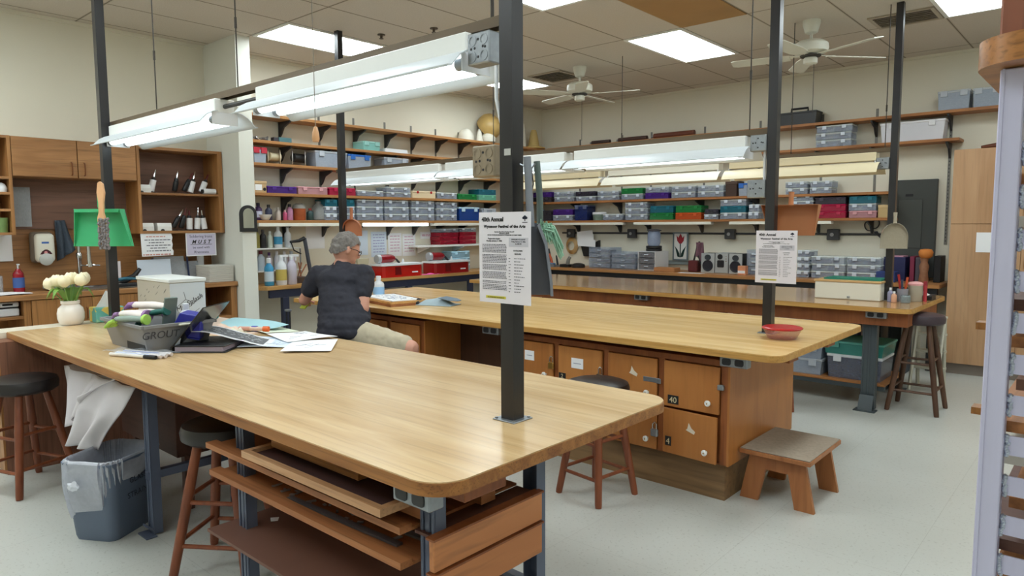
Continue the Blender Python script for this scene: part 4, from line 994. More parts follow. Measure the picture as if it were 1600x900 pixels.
def drape(name, corners, m, label, cat, fold=.012, nf=5, thick=.006, nu=18, nv=14, parent=None):
    """hanging cloth through four corners (tl, tr, br, bl) with folds running down it"""
    tl, tr, br, bl = [Vector(c) for c in corners]; nrm = (tr-tl).cross(bl-tl).normalized()
    b = nb()
    def f(u, v):
        p = tl.lerp(tr, u).lerp(bl.lerp(br, u), v)
        return p + nrm*(fold*math.sin(u*nf*2*PI+v*2)*(.35+.65*v)+fold*.4*math.sin(v*7+u*5))
    GRID(b, f, nu, nv)
    o = solo(name, b, m, label, cat, smooth=True) if parent is None else obj(name, b, m, parent, True)
    md = o.modifiers.new('cloth thickness', 'SOLIDIFY'); md.thickness = thick; md.offset = 0
    return o
drape('towel', ((-6.56,1.80,1.47),(-6.56,1.86,1.47),(-6.54,1.93,1.23),(-6.55,1.80,1.14)), mat('blue grey towel', (74,84,96), .95, var=.2, scale=50, bump=.4), 'dark blue-grey cloth hanging between soap dispenser and tap', 'towel', .02, 2, .01)
b = nb(); B(b, -6.555, -6.549, 1.52, 1.635, 1.42, 1.73); solo('acrylic_sheet', b, clear('clear acrylic', (200,206,212), .45), 'clear acrylic sheet standing under the cubby unit', 'sheet')
b = nb(); B(b, -6.5785, -6.5765, 1.36, 1.50, 1.15, 1.355); solo('paper_sign', b, M_paper, 'white paper sign taped up at the edge under the cubby unit', 'sign')
def bottle(x, y, z, r, h, m, cap, label, name='bottle', neck=.45, pump=False, grp=None, spray=False, lab=None, rz=0):
    t = thing(name, label, 'bottle', (x, y, z), group=grp)
    b = nb(); LA(b, [(r*.92,0),(r,.006),(r,h*.6),(r*.9,h*.68),(r*neck,h*.78),(r*neck*.9,h*.82)], (x,y,z+.001), 18); obj('bottle_body', b, m, t, True)
    if lab:
        b = nb(); LA(b, [(r+.0006,h*.16),(r+.0006,h*.52)], (x,y,z), 18, closed=False); obj('wrapper', b, lab, t, True)
    if spray:
        b = nb(); LA(b, [(r*neck,h*.82),(r*neck*.9,h*.90),(r*.3,h*.95)], (x,y,z+.002), 12)
        a = R(rz); dx, dy = math.cos(a), math.sin(a)
        OB(b, (x+dx*r*.5, y+dy*r*.5, z+h*.955), (r*1.0, r*.28, h*.04), rz); OB(b, (x+dx*r*.9, y+dy*r*.9, z+h*.86), (r*.12, r*.2, h*.07), rz)
        obj('spray_trigger', b, cap, t)
    elif pump:
        b = nb(); CY(b, (x,y,z+h*.822), (x,y,z+h*.96), r*.14, n=8); B(b, x-r*.2, x+r*.75, y-r*.18, y+r*.18, z+h*.955, z+h); obj('pump', b, cap, t)
    else:
        b = nb(); LA(b, [(r*neck*1.05,h*.822),(r*neck*1.05,h*.99),(r*neck*.8,h)], (x,y,z), 14); obj('cap', b, cap, t, True)
    return t
bottle(-6.42, 1.49, .914, .038, .22, clear('red soap', (150,22,40), .85), M_whitep, 'red hand-soap pump bottle on the sink counter', pump=True, lab=mat('blue soap label', (60,90,150), .5))
b = nb(); LA(b, [(.035,0),(.036,.13)], (-6.45,1.36,.915), 16); solo('glass_jar', b, clear('jar plain', (200,204,206), .35), 'clear jar at the picture edge on the sink counter', 'jar', smooth=True)
b = nb(); GRID(b, lambda u, v: (-6.40+.26*u, 1.20+.31*v, .9165+.004*math.sin(5*u+4*v)+.004), 8, 8, .002); solo('paper_sheet', b, M_paper, 'white papers lying on the sink counter', 'paper', smooth=True)
t = thing('dish_rack_bowl', 'grey-green bowl upturned beside the sink', 'bowl', (-6.45, 1.73, .927))
b = nb(); LA(b, [(.11,.0),(.112,.01),(.10,.05),(.06,.09),(.02,.10)], (-6.42,1.76,.928), 22); obj('bowl_body', b, mat('sage bowl', (126,138,128), .5), t, True)
t = thing('label_printer', 'white and black printer in the open bay of the base cabinet', 'printer', (-6.33, 1.30, .756))
b = nb(); B(b, -6.50, -6.17, 1.15, 1.425, .757, .815, .01, 2); obj('lower_case', b, M_whitep, t)
b = nb(); B(b, -6.495, -6.18, 1.155, 1.42, .8155, .825); obj('paper_slot', b, M_ink, t)
b = nb(); B(b, -6.50, -6.17, 1.15, 1.425, .8255, .862, .01, 2); o = obj('upper_case', b, M_whitep, t)
b = nb(); B(b, -6.1695, -6.168, 1.32, 1.385, .838, .852); obj('name_plate', b, M_ink, o)
b = nb(); B(b, -6.46, -6.19, 1.19, 1.41, .8625, .868, .002); obj('tray_lid', b, M_ink, t)
# low cabinet at the end of the front table
t = thing('end_cabinet', 'wood cabinet under the sink end of the front table, white ledge on top', 'cabinet', (-4.9, 1.5, 0))
b = nb(); B(b, -5.08, -4.735, .985, 1.585, 0, .7665); B(b, -5.08, -4.86, 1.586, 2.1, 0, .7665); obj('carcass', b, wood('red brown cabinet side', (146,100,78), (120,78,58), 2, 24, .45, 1.0), t)
b = nb(); B(b, -5.082, -4.737, .973, .9845, 0.02, .7665); obj('front_panel', b, M_cabV, t)
b = nb(); B(b, -5.09, -4.8925, .975, 2.16, .767, .803, .002); obj('ledge', b, mat('cream laminate', (226,216,196), .35), t)
# soldering irons in the open wall cabinet: (y, z foot, lean degrees, handle style)
def iron(y, z, lean, label, sleeve=True, tipm=None, h=.20, yaw=0):
    t = thing('soldering_iron', label, 'soldering iron', (-6.42, y, z), yaw, 'soldering irons in the open wall cabinet', local=True)
    a = R(lean); d = Vector((0, math.sin(a), math.cos(a))); u = .09
    b = nb(); TU(b, [d*0.01, d*.02, d*.095, d*.10], [.017,.022,.022,.017], 12); bm_lift = .006+.026*abs(math.sin(a)); bmesh.ops.translate(b, verts=b.verts, vec=(0,0,bm_lift))
    obj('handle', b, M_blackp, t, True)
    if sleeve:
        b = nb(); TU(b, [d*.004, d*.105], .026, 14); bmesh.ops.translate(b, verts=b.verts, vec=(0,0,bm_lift)); obj('sleeve', b, M_paper, t, True)
    b = nb(); TU(b, [d*.1005, d*.125, d*.13], [.02,.017,.011], 10); bmesh.ops.translate(b, verts=b.verts, vec=(0,0,bm_lift)); obj('collar', b, M_blackp, t, True)
    b = nb(); TU(b, [d*.1305, d*.175, d*h], [.009,.008,.003], 8); bmesh.ops.translate(b, verts=b.verts, vec=(0,0,bm_lift)); obj('tip', b, tipm or M_chrome, t, True)
    b = nb(); TU(b, [(0,0,.004),(.02,-.01,.004),(.03,.03,.004),(-.02,.06,.004)], .0035, 6); obj('cord', b, M_ink, t, True)
    return t
zU, zL = 1.7085, 1.3795
M_dred = mat('dark red handle', (96,30,32), .4)
iron(2.50, zU, 14, 'white-sleeved soldering iron leaning beside the white controller, upper cabinet shelf')
iron(2.70, zU, 12, 'dark soldering iron with a metal tip in the middle, upper cabinet shelf', False)
iron(2.78, zU, 28, 'dark red soldering iron leaning over, upper cabinet shelf', False, M_dred)
iron(2.84, zU, 16, 'white-sleeved soldering iron by the dark red one, upper cabinet shelf')
iron(2.94, zU, 24, 'tilted soldering iron with white sleeve by the cabinet side, upper shelf', True, M_dred, .19)
iron(2.67, zL, 30, 'steeply leaning soldering iron in the middle of the lower cabinet shelf', False, None, .2)
iron(2.74, zL, 18, 'dark red and black soldering iron on the lower cabinet shelf', False, M_dred)
iron(2.82, zL, 2, 'upright white-sleeved soldering iron, first of three on the lower cabinet shelf', True, M_dred, .16)
iron(2.89, zL, 5, 'upright white-sleeved soldering iron, middle of three on the lower cabinet shelf', True)
iron(2.96, zL, -8, 'white-sleeved soldering iron by the cabinet side, lower shelf', True, None, .15)
t = thing('iron_sleeve', 'white sleeve lying flat by the cabinet side on the upper shelf', 'sleeve', (-6.40, 2.99, zU))
b = nb(); CY(b, (-6.35,2.93,zU+.0265), (-6.35,3.04,zU+.0265), .0255, n=14); obj('tube', b, M_paper, t, True)
b = nb(); CY(b, (-6.35,2.915,zU+.0265), (-6.35,2.9298,zU+.0265), .018, n=10); obj('plug', b, M_blackp, t, True)
def rheo(y, z, label, knob=True):
    t = thing('power_controller', label, 'controller', (-6.41, y, z), 0, 'white power controllers in the open wall cabinet', local=True)
    b = nb(); PR(b, [(-.07,0),(.065,0),(.065,.02),(.035,.055),(-.05,.055),(-.07,.03)], -.05, .05, lambda u, v, h: (-u*.7, h*1.2, v*1.25)); obj('case', b, M_white, t)
    if knob:
        b = nb(); LA(b, [(.016,.05),(.016,.058),(.011,.061)], (0,-.02,0), 14, 'x'); 
        obj('dial', b, M_blackp, t, True)
rheo(2.42, zU, 'white power controller at the end of the upper cabinet shelf')
rheo(2.43, zL, 'white power controller at the end of the lower cabinet shelf')
rheo(2.58, zL, 'white power controller beside the leaning iron on the lower cabinet shelf')
# notices under the cabinet
t = thing('notice', 'white torn-edged notice hanging under the soldering iron cabinet', 'notice', (-6.31, 2.495, 1.16))
b = nb(); PR(b, [(2.36,1.16),(2.62,1.165),(2.625,1.20),(2.612,1.225),(2.62,1.26),(2.612,1.29),(2.62,1.32),(2.61,1.356),(2.355,1.356)], -6.3115, -6.31, lambda u, v, h: (h, u, v)); obj('sheet', b, M_paper, t)
mp_ = mat('pale red print', (206,150,140), .7); mg_ = mat('grey print', (110,110,120), .7)
b = nb()
rnd = random.Random(3)
def dashes(b, y0, y1, z, h, x, gap=.006, wmin=.012, wmax=.035, plane='x'):
    y = y0
    while y < y1-.008:
        w = min(rnd.uniform(wmin, wmax), y1-y)
        if plane == 'x': B(b, x, x+.0006, y, y+w, z, z+h)
        else: B(b, y, y+w, x-.0006, x, z, z+h)
        y += w+gap
dashes(b, 2.40, 2.57, 1.325, .009, -6.3099); dashes(b, 2.37, 2.60, 1.168, .012, -6.3099); o = obj('print', b, mp_, t); tag(o, kind='stuff')
b = nb()
for i, (a, c) in enumerate(((2.385,2.6),(2.42,2.55),(2.40,2.6),(2.43,2.57),(2.40,2.6))): dashes(b, a, c, 1.297-i*.0235, .008, -6.3099)
o = obj('print', b, mg_, t); tag(o, kind='stuff')
t = thing('notice', 'lilac notice reading MUST in capitals under the soldering iron cabinet', 'notice', (-6.31, 2.88, 1.155))
b = nb(); B(b, -6.3125, -6.311, 2.735, 3.01, 1.15, 1.356); obj('backing_sheet', b, M_paper, t)
b = nb(); B(b, -6.3109, -6.31, 2.743, 3.002, 1.158, 1.35); obj('sheet', b, M_paperL, t)
for s, z, h, bo, sp in (('Soldering Irons', 1.315, .034, 0, 1), ('M U S T', 1.262, .046, .0012, 1.1), ('be used with', 1.217, .03, 0, 1), ('Rheostats', 1.174, .034, 0, 1)):
    txt(s, h, (-6.3098, 2.872, z), (90,0,90), M_ink if 'U S' in s else mat('violet print', (70,62,92), .7), t, bold=bo, shear=.3 if 'U S' in s else 0, sp=sp)
b = nb(); B(b, -6.3099, -6.3093, 2.775, 2.97, 1.252, 1.256); obj('underline', b, M_ink, t)
# sheets, clamps and book pile on the counter under the cabinet
def sheet(y0, y1, z0, z1, x, lean, m, label, name='sheet'):
    b = nb(); OB(b, (x, (y0+y1)/2, (z0+z1)/2), (.0012, (y1-y0)/2, (z1-z0)/2), Matrix.Rotation(R(lean), 3, 'Y')); solo(name, b, m, label, 'sheet')
sheet(2.34, 2.62, .916, 1.13, -6.37, -6, M_paperB, 'bluish white sheet standing on the sink counter under the torn notice', 'paper_sheet')
sheet(2.50, 2.76, .916, 1.15, -6.42, -6, clear('clear acrylic', (200,206,212), .45), 'clear sheet standing behind the grey box', 'acrylic_sheet')
sheet(2.64, 2.93, .916, 1.10, -6.45, -8, clear('clear acrylic', (200,206,212), .45), 'clear sheet standing beside the book pile', 'acrylic_sheet')
b = nb(); OB(b, (-6.40, 2.475, 1.03), (.004, .008, .11), 0); solo('ruler', b, mat('navy ruler', (40,56,96), .4), 'navy ruler standing between the sheets under the torn notice', 'ruler')
b = nb(); OB(b, (-6.44, 2.80, 1.04), (.004, .007, .12), Matrix.Rotation(R(4), 3, 'X')); solo('ruler', b, mat('navy ruler', (40,56,96), .4), 'navy ruler standing under the lilac notice', 'ruler')
b = nb(); CY(b, (-6.47,2.93,.916), (-6.47,2.93,1.16), .03, n=16); solo('paper_roll', b, M_whitep, 'white roll standing behind the book pile', 'roll', smooth=True)
for i in range(8):
    t = thing('paper_block', f'{"topmost" if i == 7 else "lowest" if i == 0 else ORD[i]+" up"} grey-white paper block in the pile at the pillar', 'paper block', (-6.27, 3.0, .9145+i*.0185), rnd.uniform(-2,2), 'paper blocks piled by the pillar', local=True)
    b = nb(); B(b, -.13, .13, -.145, .08, .0015, .0165, .001); obj('pages', b, mat('paper block edge', (206,202,192), .8, var=.08, scale=60, stretch=(1,1,20)), t)
    b = nb(); B(b, -.132, .132, -.147, .082, .0167, .0183); obj('cover', b, mat('paper block cover', (222,220,212), .7), t)
t = thing('bar_clamp', 'black and teal clamp lying on the sink counter behind the post', 'clamp', (-6.3, 2.22, .914))
b = nb(); TU(b, [(-6.3,2.12,.95),(-6.3,2.20,.96),(-6.29,2.28,1.0),(-6.29,2.33,1.06)], [.02,.026,.022,.014], 10); obj('grip', b, M_blackp, t, True)
b = nb(); TU(b, [(-6.27,2.10,.97),(-6.27,2.2,.985),(-6.27,2.30,.975)], [.012,.014,.01], 8); obj('jaw', b, mat('teal plastic', (40,100,120), .45), t, True)
b = nb(); B(b, -6.33, -6.25, 2.10, 2.30, .9145, .945, .008); obj('foot_bar', b, M_blackp, t)
b = nb(); B(b, -6.285, -6.279, 2.10, 2.175, .915, 1.13); solo('ribbed_board', b, mat('lilac white board', (214,204,206), .6, var=.05, scale=40, stretch=(1,1,8)), 'pale ribbed board standing behind the green dustpan post', 'board')
b = nb(); B(b, -6.5, -6.25, 2.78, 3.0, .606, .64); solo('book', b, mat('dark folder', (62,54,60), .6), 'dark folders lying in the open bay beside the pillar', 'folder')
# arched mirror on the pillar
t = thing('arched_mirror', 'small arched black-framed mirror on the white pillar', 'mirror', (-5.98, 3.155, 1.365))
def arch(y0, y1, z0, z1, n=14):
    r = (y1-y0)/2; return [(y0,z0),(y1,z0)]+[((y0+y1)/2+math.cos(PI*i/n)*r, z1-r+math.sin(PI*i/n)*r) for i in range(n+1)]
b = nb(); PR(b, arch(3.075, 3.237, 1.365, 1.605), -5.984, -5.968, lambda u, v, h: (h, u, v)); obj('frame', b, M_blackp, t)
b = nb(); PR(b, arch(3.105, 3.207, 1.40, 1.577), -5.9679, -5.9665, lambda u, v, h: (h, u, v)); obj('glass', b, mat('mirror glass', (220,224,226), .03, 1.0, var=.01), t)
# cubby contents
b = nb(); LA(b, [(.05,0),(.055,.08),(.057,.11)], (-6.38,1.385,1.377), 18); solo('cup', b, mat('leaf green cup', (120,150,90), .5, var=.2, scale=30), 'green patterned cup in the lowest cubby', 'cup', smooth=True)
b = nb(); LA(b, [(.04,0),(.045,.03),(.03,.06),(.01,.07)], (-6.36,1.40,1.68), 14); solo('shell', b, M_whitep, 'white rounded thing in the middle cubby', 'ornament', smooth=True)
# green dustpan and brush on the post
M_gd = mat('green dustpan plastic', (66,176,118), .4, var=.04)
t = thing('dustpan', 'green plastic dustpan hung on the post by the vase', 'dustpan', (-4.79, 1.575, 1.40))
P0 = Vector((-4.775, 1.565, 1.41)); MX = Matrix.Rotation(R(38), 3, 'Z')
def pan(u, v, h): return tuple(P0 + MX @ Vector((u, h, v)))
b = nb(); W0, W1 = .145, .195
PR(b, [(-W1,-.115),(W1,-.115),(W0,.115),(-W0,.115)], -.004, 0, pan); obj('pan_floor', b, M_gd, t)
b = nb(); PR(b, [(-W0,.115),(W0,.115),(W0*.96,.095),(-W0*.96,.095)], -.055, -.0045, pan); obj('pan_back', b, M_gd, t)
for s in (-1, 1):
    b = nb()
    q = [Vector((s*W0,0,.115)), Vector((s*W0,-.05,.115)), Vector((s*(W1-.01),-.012,-.11)), Vector((s*W1,0,-.115))]
    vs = [b.verts.new(P0+MX @ p) for p in q]; vs2 = [b.verts.new(P0+MX @ (p-Vector((s*.004,0,0)))) for p in q]
    b.faces.new(vs); b.faces.new(vs2[::-1])
    for i in range(4): b.faces.new((vs[i], vs[(i+1)%4], vs2[(i+1)%4], vs2[i]))
    obj('pan_side', b, M_gd, t)
b = nb(); PR(b, rrect(-.02, .02, .1155, .22, .015, 4), -.012, -.002, pan); obj('handle', b, M_gd, t)
t = thing('hand_brush', 'grey-bristled hand brush with a beech handle hung over the green dustpan', 'brush', (-4.80, 1.50, 1.30))
Q0 = Vector((-4.665, 1.535, 1.41)); 
def br(u, v, h): return tuple(Q0 + MX @ Vector((u, h, v)))
b = nb(); PR(b, [(-.02,-.115),(.016,-.115),(.02,.06),(.012,.09),(.014,.15),(.024,.21),(.016,.265),(0,.278),(-.014,.268),(-.022,.21),(-.014,.15),(-.016,.09),(-.026,.06)], -.02, -.004, br); obj('handle', b, mat('beech handle', (222,170,124), .45), t)
b = nb()
for i in range(15):
    for j in range(4):
        x = -.006+.05*j/3; z = -.125+i*.0125; r = .0105
        bmesh.ops.create_icosphere(b, subdivisions=1, radius=r, matrix=Matrix.Translation(br(x+rnd.uniform(-.004,.004), z+rnd.uniform(-.004,.004), -.034+rnd.uniform(-.006,.004))))
o = obj('bristles', b, mat('grey mop bristles', (128,122,122), .95, var=.35, scale=120, bump=.8), t, True); tag(o, kind='stuff')

# ================================================================ things on the front table
def XF(bm, M): bmesh.ops.transform(bm, matrix=M, verts=bm.verts)
def flat(name, pts, z, m, label, cat='paper', wav=.004, group=None, prints=None):
    """a loose sheet: quad of four table points, gently wavy, a little above z"""
    p = [Vector((x, y, z)) for x, y in pts]; ph = random.uniform(0, 6)
    b = nb()
    def f(u, v):
        q = p[0].lerp(p[1], u).lerp(p[3].lerp(p[2], u), v)
        return q+Vector((0,0,.0015+wav*(1+math.sin(4*u+3*v+ph))))
    GRID(b, f, 10, 8, .0008)
    t = thing(name, label, cat, ((p[0]+p[2])/2), group=group)
    obj('sheet', b, m, t, True)
    if prints:
        b = nb(); r = random.Random(len(label))
        for k in range(prints):
            u, v = r.uniform(.12,.8), r.uniform(.12,.85); c = f(u, v)+Vector((0,0,.0012)); a = r.uniform(-40,40)
            pts_ = [c+Vector((math.cos(R(a+i*25))*.02*i, math.sin(R(a+i*25))*.02*i, .0004*i)) for i in range(4)]
            TU(b, pts_, .0006, 4)
        o = obj('pencil_sketch', b, mat('faint sketch lines', (150,150,170), .7), t); tag(o, kind='stuff')
    return t
# vase of tulips
VX, VY = -4.945, 1.41
t = thing('vase', 'white ceramic jar holding cream tulips at the sink end of the front table', 'vase', (VX, VY, .8055))
b = nb(); LA(b, [(.052,0),(.066,.012),(.074,.04),(.075,.075),(.068,.105),(.052,.122),(.047,.128),(.053,.134),(.053,.15),(.047,.152),(.044,.14),(.044,.128)], (VX,VY,.8055), 28); obj('jar', b, mat('glazed white ceramic', (238,230,222), .22, var=.02), t, True)
r5 = random.Random(11)
M_tulip = mat('cream tulip petal', (244,232,196), .6, var=.06, scale=20); M_leaf = mat('tulip leaf', (104,146,50), .5, var=.25, scale=14); M_stem = mat('tulip stem', (120,160,80), .5)
for i in range(9):
    a = i*2.4; rr = .02+.055*math.sqrt(i/9); hx, hy = VX+math.cos(a)*rr*1.5, VY+math.sin(a)*rr*1.5; hz = 1.05+.05*r5.random()-.5*rr
    t = thing('tulip', 'cream tulip in the white ceramic jar', 'flower', (hx, hy, .94), group='cream tulips in the jar')
    b = nb(); TU(b, [(VX+math.cos(a)*.012, VY+math.sin(a)*.012, .85), ((VX+hx)/2, (VY+hy)/2, .97), (hx, hy, hz)], .0035, 6); obj('stem', b, M_stem, t, True)
    b = nb()
    LA(b, [(.006,-.004),(.024,.008),(.031,.028),(.029,.048),(.020,.064),(.010,.068)], (hx,hy,hz), 12)
    for k in range(3):
        an = k*2.1+a; c = Vector((hx+math.cos(an)*.014, hy+math.sin(an)*.014, hz))
        LA(b, [(.004,0),(.019,.012),(.024,.032),(.02,.052),(.004,.072)], c, 8)
    obj('bloom', b, M_tulip, t, True)
    if i in (1, 2, 4, 6, 7, 8):
        dx, dy = math.cos(a+.5), math.sin(a+.5); L = .13+.03*r5.random()
        b = nb(); sd = Vector((-dy, dx, 0))
        def lf(u, v, dx=dx, dy=dy, sd=sd, L=L):
            w = .022*math.sin(PI*min(1, .12+u*.88))*(v-.5)*2
            return Vector((VX+dx*(.03+L*.75*u), VY+dy*(.03+L*.75*u), .95+.10*math.sin(u*2.4)-.05*u*u)) + sd*w + Vector((0,0,abs(v-.5)*.012))
        GRID(b, lf, 8, 4, .0015); obj('leaf', b, M_leaf, t, True)
# tissue box
t = thing('tissue_box', 'turquoise and yellow tissue box behind the post with the dustpan', 'tissue box', (-4.955, 1.60, .8055))
b = nb(); B(b, -5.02, -4.89, 1.535, 1.70, .8055, .90, .004); obj('box', b, mottle('tissue box print', [(112,192,180),(120,200,190),(232,200,90),(240,214,110),(150,206,170)], 14), t)
b = nb(); 
def tis(u, v):
    a = u*2*PI; w = .032*(1-v)*(1+.3*math.sin(3*a))+.004
    return Vector((-4.955+math.cos(a)*w, 1.61+math.sin(a)*w*1.2+.012*v, .9005+.10*v+.006*math.sin(5*a)*v))
GRID(b, tis, 16, 6); obj('tissue', b, M_paper, t, True)
# grey plastic tub with gloves
t = thing('tub', 'grey plastic tub of gloves on the front table', 'tub', (-3.72, 1.45, .8055))
x0, x1, y0, y1, zb, zt = -3.97, -3.47, 1.29, 1.61, .8055, .945
b = nb()
def lay(z, g): return [b.verts.new(p) for p in ((x0-g,y0-g,z),(x1+g,y0-g,z),(x1+g,y1+g,z),(x0-g,y1+g,z))]
o1, o2, i2, i1 = lay(zb, -.02), lay(zt, .012), lay(zt, .006), lay(zb+.005, -.026)
for i in range(4):
    j = (i+1) % 4
    for p, q in ((o1, o2), (o2, i2), (i2, i1)): b.faces.new((p[i], p[j], q[j], q[i]))
b.faces.new(o1[::-1]); b.faces.new(i1); obj('tub_body', b, M_grey, t)
b = nb()
for q in ((x0-.022,x1+.022,y0-.022,y0-.0125),(x0-.022,x1+.022,y1+.0125,y1+.022),(x0-.022,x0-.0125,y0-.012,y1+.012),(x1+.0125,x1+.022,y0-.012,y1+.012)): B(b, *q, zt-.014, zt+.003, .002)
obj('rim', b, M_grey, t)
b = nb(); B(b, x1+.0225, x1+.034, 1.44, 1.50, zt-.012, zt-.002, .003); obj('rim_tab', b, M_cream, t)
b = nb(); txto = txt('GROUT', .05, (x1+.0065, 1.36, zt-.065), (90,0,90), mat('marker scrawl', (58,58,62), .6), t, shear=.2); b.free()
def glove(pts, r, m, label, fingers=4, fm=None, fl=.06, up=.0):
    """a soft work glove: palm and cuff tube with finger tubes at its end"""
    pts = [Vector(p) for p in pts]
    t = thing('work_glove', label, 'glove', pts[0], group='work gloves in the grey tub')
    b = nb(); n = len(pts); TU(b, pts, [r*(.8 if i == 0 else 1.0 if i < n-1 else .85) for i in range(n)], 12); obj('palm', b, m, t, True)
    d = (pts[-1]-pts[-2]).normalized(); s = d.cross(Vector((0,0,1))).normalized()
    for v in t.children[0].data.vertices: v.co.z *= .55
    for k in range(fingers):
        o = pts[-1]+s*(k-(fingers-1)/2)*r*.55 - d*.004
        b = nb(); TU(b, [o, o+d*fl*.5+Vector((0,0,up)), o+d*fl+Vector((0,0,-.02+up))], [r*.32, r*.34, r*.22], 8); obj('finger', b, fm or m, t, True)
    b = nb(); TU(b, [pts[0]-(pts[1]-pts[0]).normalized()*.012, pts[0]+(pts[1]-pts[0]).normalized()*.004], r*.86, 12); obj('cuff', b, fm or m, t, True)
M_gw = mat('off white glove knit', (226,214,208), .9, var=.1, scale=40); M_gp = mat('lilac glove trim', (150,112,160), .8, var=.15); M_gl = mat('lime glove', (172,214,96), .8, var=.15, scale=30)
M_gg = mat('grey green glove', (136,150,140), .85, var=.2, scale=30); M_gt = mat('dark teal glove', (24,92,84), .7, var=.15)
glove([(-3.62,1.36,.975),(-3.72,1.33,.985),(-3.80,1.32,.975)], .036, M_gw, 'off-white glove with lilac fingers at the back of the grey tub', 4, M_gp)
glove([(-3.60,1.47,1.01),(-3.70,1.42,1.025),(-3.80,1.38,1.02)], .034, M_gw, 'pale pink and purple glove on top of the pile in the grey tub', 3, M_gp)
glove([(-3.56,1.33,.965),(-3.65,1.29,.965),(-3.73,1.27,.955)], .03, M_gg, 'lime and grey-green glove hanging over the rim of the grey tub', 4, M_gl, .08, -.01)
glove([(-3.74,1.50,.965),(-3.82,1.45,.97),(-3.88,1.40,.965)], .034, M_gw, 'off-white glove lying at the far end of the grey tub', 4, M_gp)
glove([(-3.54,1.42,1.0),(-3.60,1.40,.985),(-3.66,1.37,.96)], .026, M_gt, 'dark teal rolled glove in the grey tub', 3, M_gt)
b = nb(); OB(b, (-3.545,1.44,.985), (.006,.03,.085), Matrix.Rotation(R(18), 3, 'Y')); solo('file_block', b, mat('grey green board', (110,122,116), .6), 'grey-green board standing in the grey tub between gloves and bottle', 'board')
bottle(-3.60, 1.545, .868, .034, .155, M_whitep, M_whitep, 'white capped bottle standing in the grey tub', lab=None)
b = nb(); B(b, -3.72, -3.50, 1.30, 1.59, .812, .866); solo('packing_block', b, mat('dark packing', (50,50,52), .8), 'dark packing at the bottom of the grey tub', 'packing')
t = thing('small_bin', 'royal blue small bin lying on its side in the grey tub', 'bin', (-3.50, 1.53, .93))
b = nb()
M_ = Matrix.Translation((-3.515,1.525,.93)) @ Matrix.Rotation(R(50), 4, 'Z') @ Matrix.Rotation(R(12), 4, 'Y')
PR(b, [(-.075,-.06),(.075,-.06),(.06,.055),(-.04,.055)], -.06, .06, lambda u, v, h: (u, h, v)); bmesh.ops.bevel(b, geom=list(b.edges), offset=.004, segments=1, affect='EDGES'); XF(b, M_)
obj('bin_body', b, mat('royal blue plastic', (34,40,150), .4, var=.05), t)
b = nb(); PR(b, [(-.07,-.0605),(.07,-.0605),(.07,-.066),(-.07,-.066)], -.055, .055, lambda u, v, h: (u, h, v)); XF(b, M_); obj('bin_rim', b, mat('royal blue plastic', (34,40,150), .4), t)
# grey carton with sketched lines and handwriting
t = thing('carton', 'large grey carton with ruled pencil lines and handwriting, standing behind the tub', 'carton', (-4.41, 1.81, .8055))
b = nb(); B(b, -4.65, -4.1705, 1.7005, 1.91, .8055, 1.085, .002); obj('carton_body', b, mat('taupe card', (178,172,160), .75, var=.03), t)
b = nb(); B(b, -4.17, -4.168, 1.702, 1.908, .808, 1.083); obj('end_sheet', b, mat('pale blue grey card', (206,212,218), .7, var=.03), t)
b = nb(); B(b, -4.656, -4.164, 1.695, 1.916, 1.0855, 1.108, .004); obj('carton_lid', b, mat('pale card lid', (222,224,222), .6, var=.02), t)
b = nb(); r = random.Random(4)
for i in range(26):
    u, v = r.uniform(-4.63,-4.22), r.uniform(.83,1.07); L = r.uniform(.015,.035)
    PR(b, [(u,v),(u+L,v+L*.6),(u+L,v+L*.6+.0022),(u,v+.0022)], 1.6995, 1.7004, lambda a, c, h: (a, h, c))
o = obj('pencil_dash', b, mat('pencil grey', (90,90,92), .7), t); tag(o, kind='stuff')
b = nb()
for (u0,v0,u1,v1) in ((1.72,.93,1.79,.985),(1.79,.985,1.84,.955),(1.78,1.03,1.79,.985),(1.80,.93,1.86,.84),(1.80,.93,1.89,1.0),(1.83,.90,1.87,.925),(1.84,.875,1.885,.90),(1.85,.845,1.89,.87),(1.73,.83,1.75,.845),(1.74,.86,1.77,.88)):
    d = Vector((u1-u0, v1-v0)).normalized(); n_ = Vector((-d.y, d.x))*.0012
    PR(b, [(u0-n_.x,v0-n_.y),(u1-n_.x,v1-n_.y),(u1+n_.x,v1+n_.y),(u0+n_.x,v0+n_.y)], -4.1679, -4.1671, lambda a, c, h: (h, a, c))
obj('pencil_line', b, mat('pencil grey', (90,90,92), .7), t); tag(t.children[-1], kind='stuff')
tx = txt('Mr. Splash', .042, (-4.1672, 1.815, .95), (90,0,90), M_ink, t, shear=.35); tx.rotation_euler = (R(90), R(-28), R(90)); tx.rotation_mode = 'XYZ'
tx.matrix_local = Matrix.Translation(tx.location) @ Matrix.Rotation(R(90), 4, 'Z') @ Matrix.Rotation(R(90), 4, 'X') @ Matrix.Rotation(R(28), 4, 'Z')
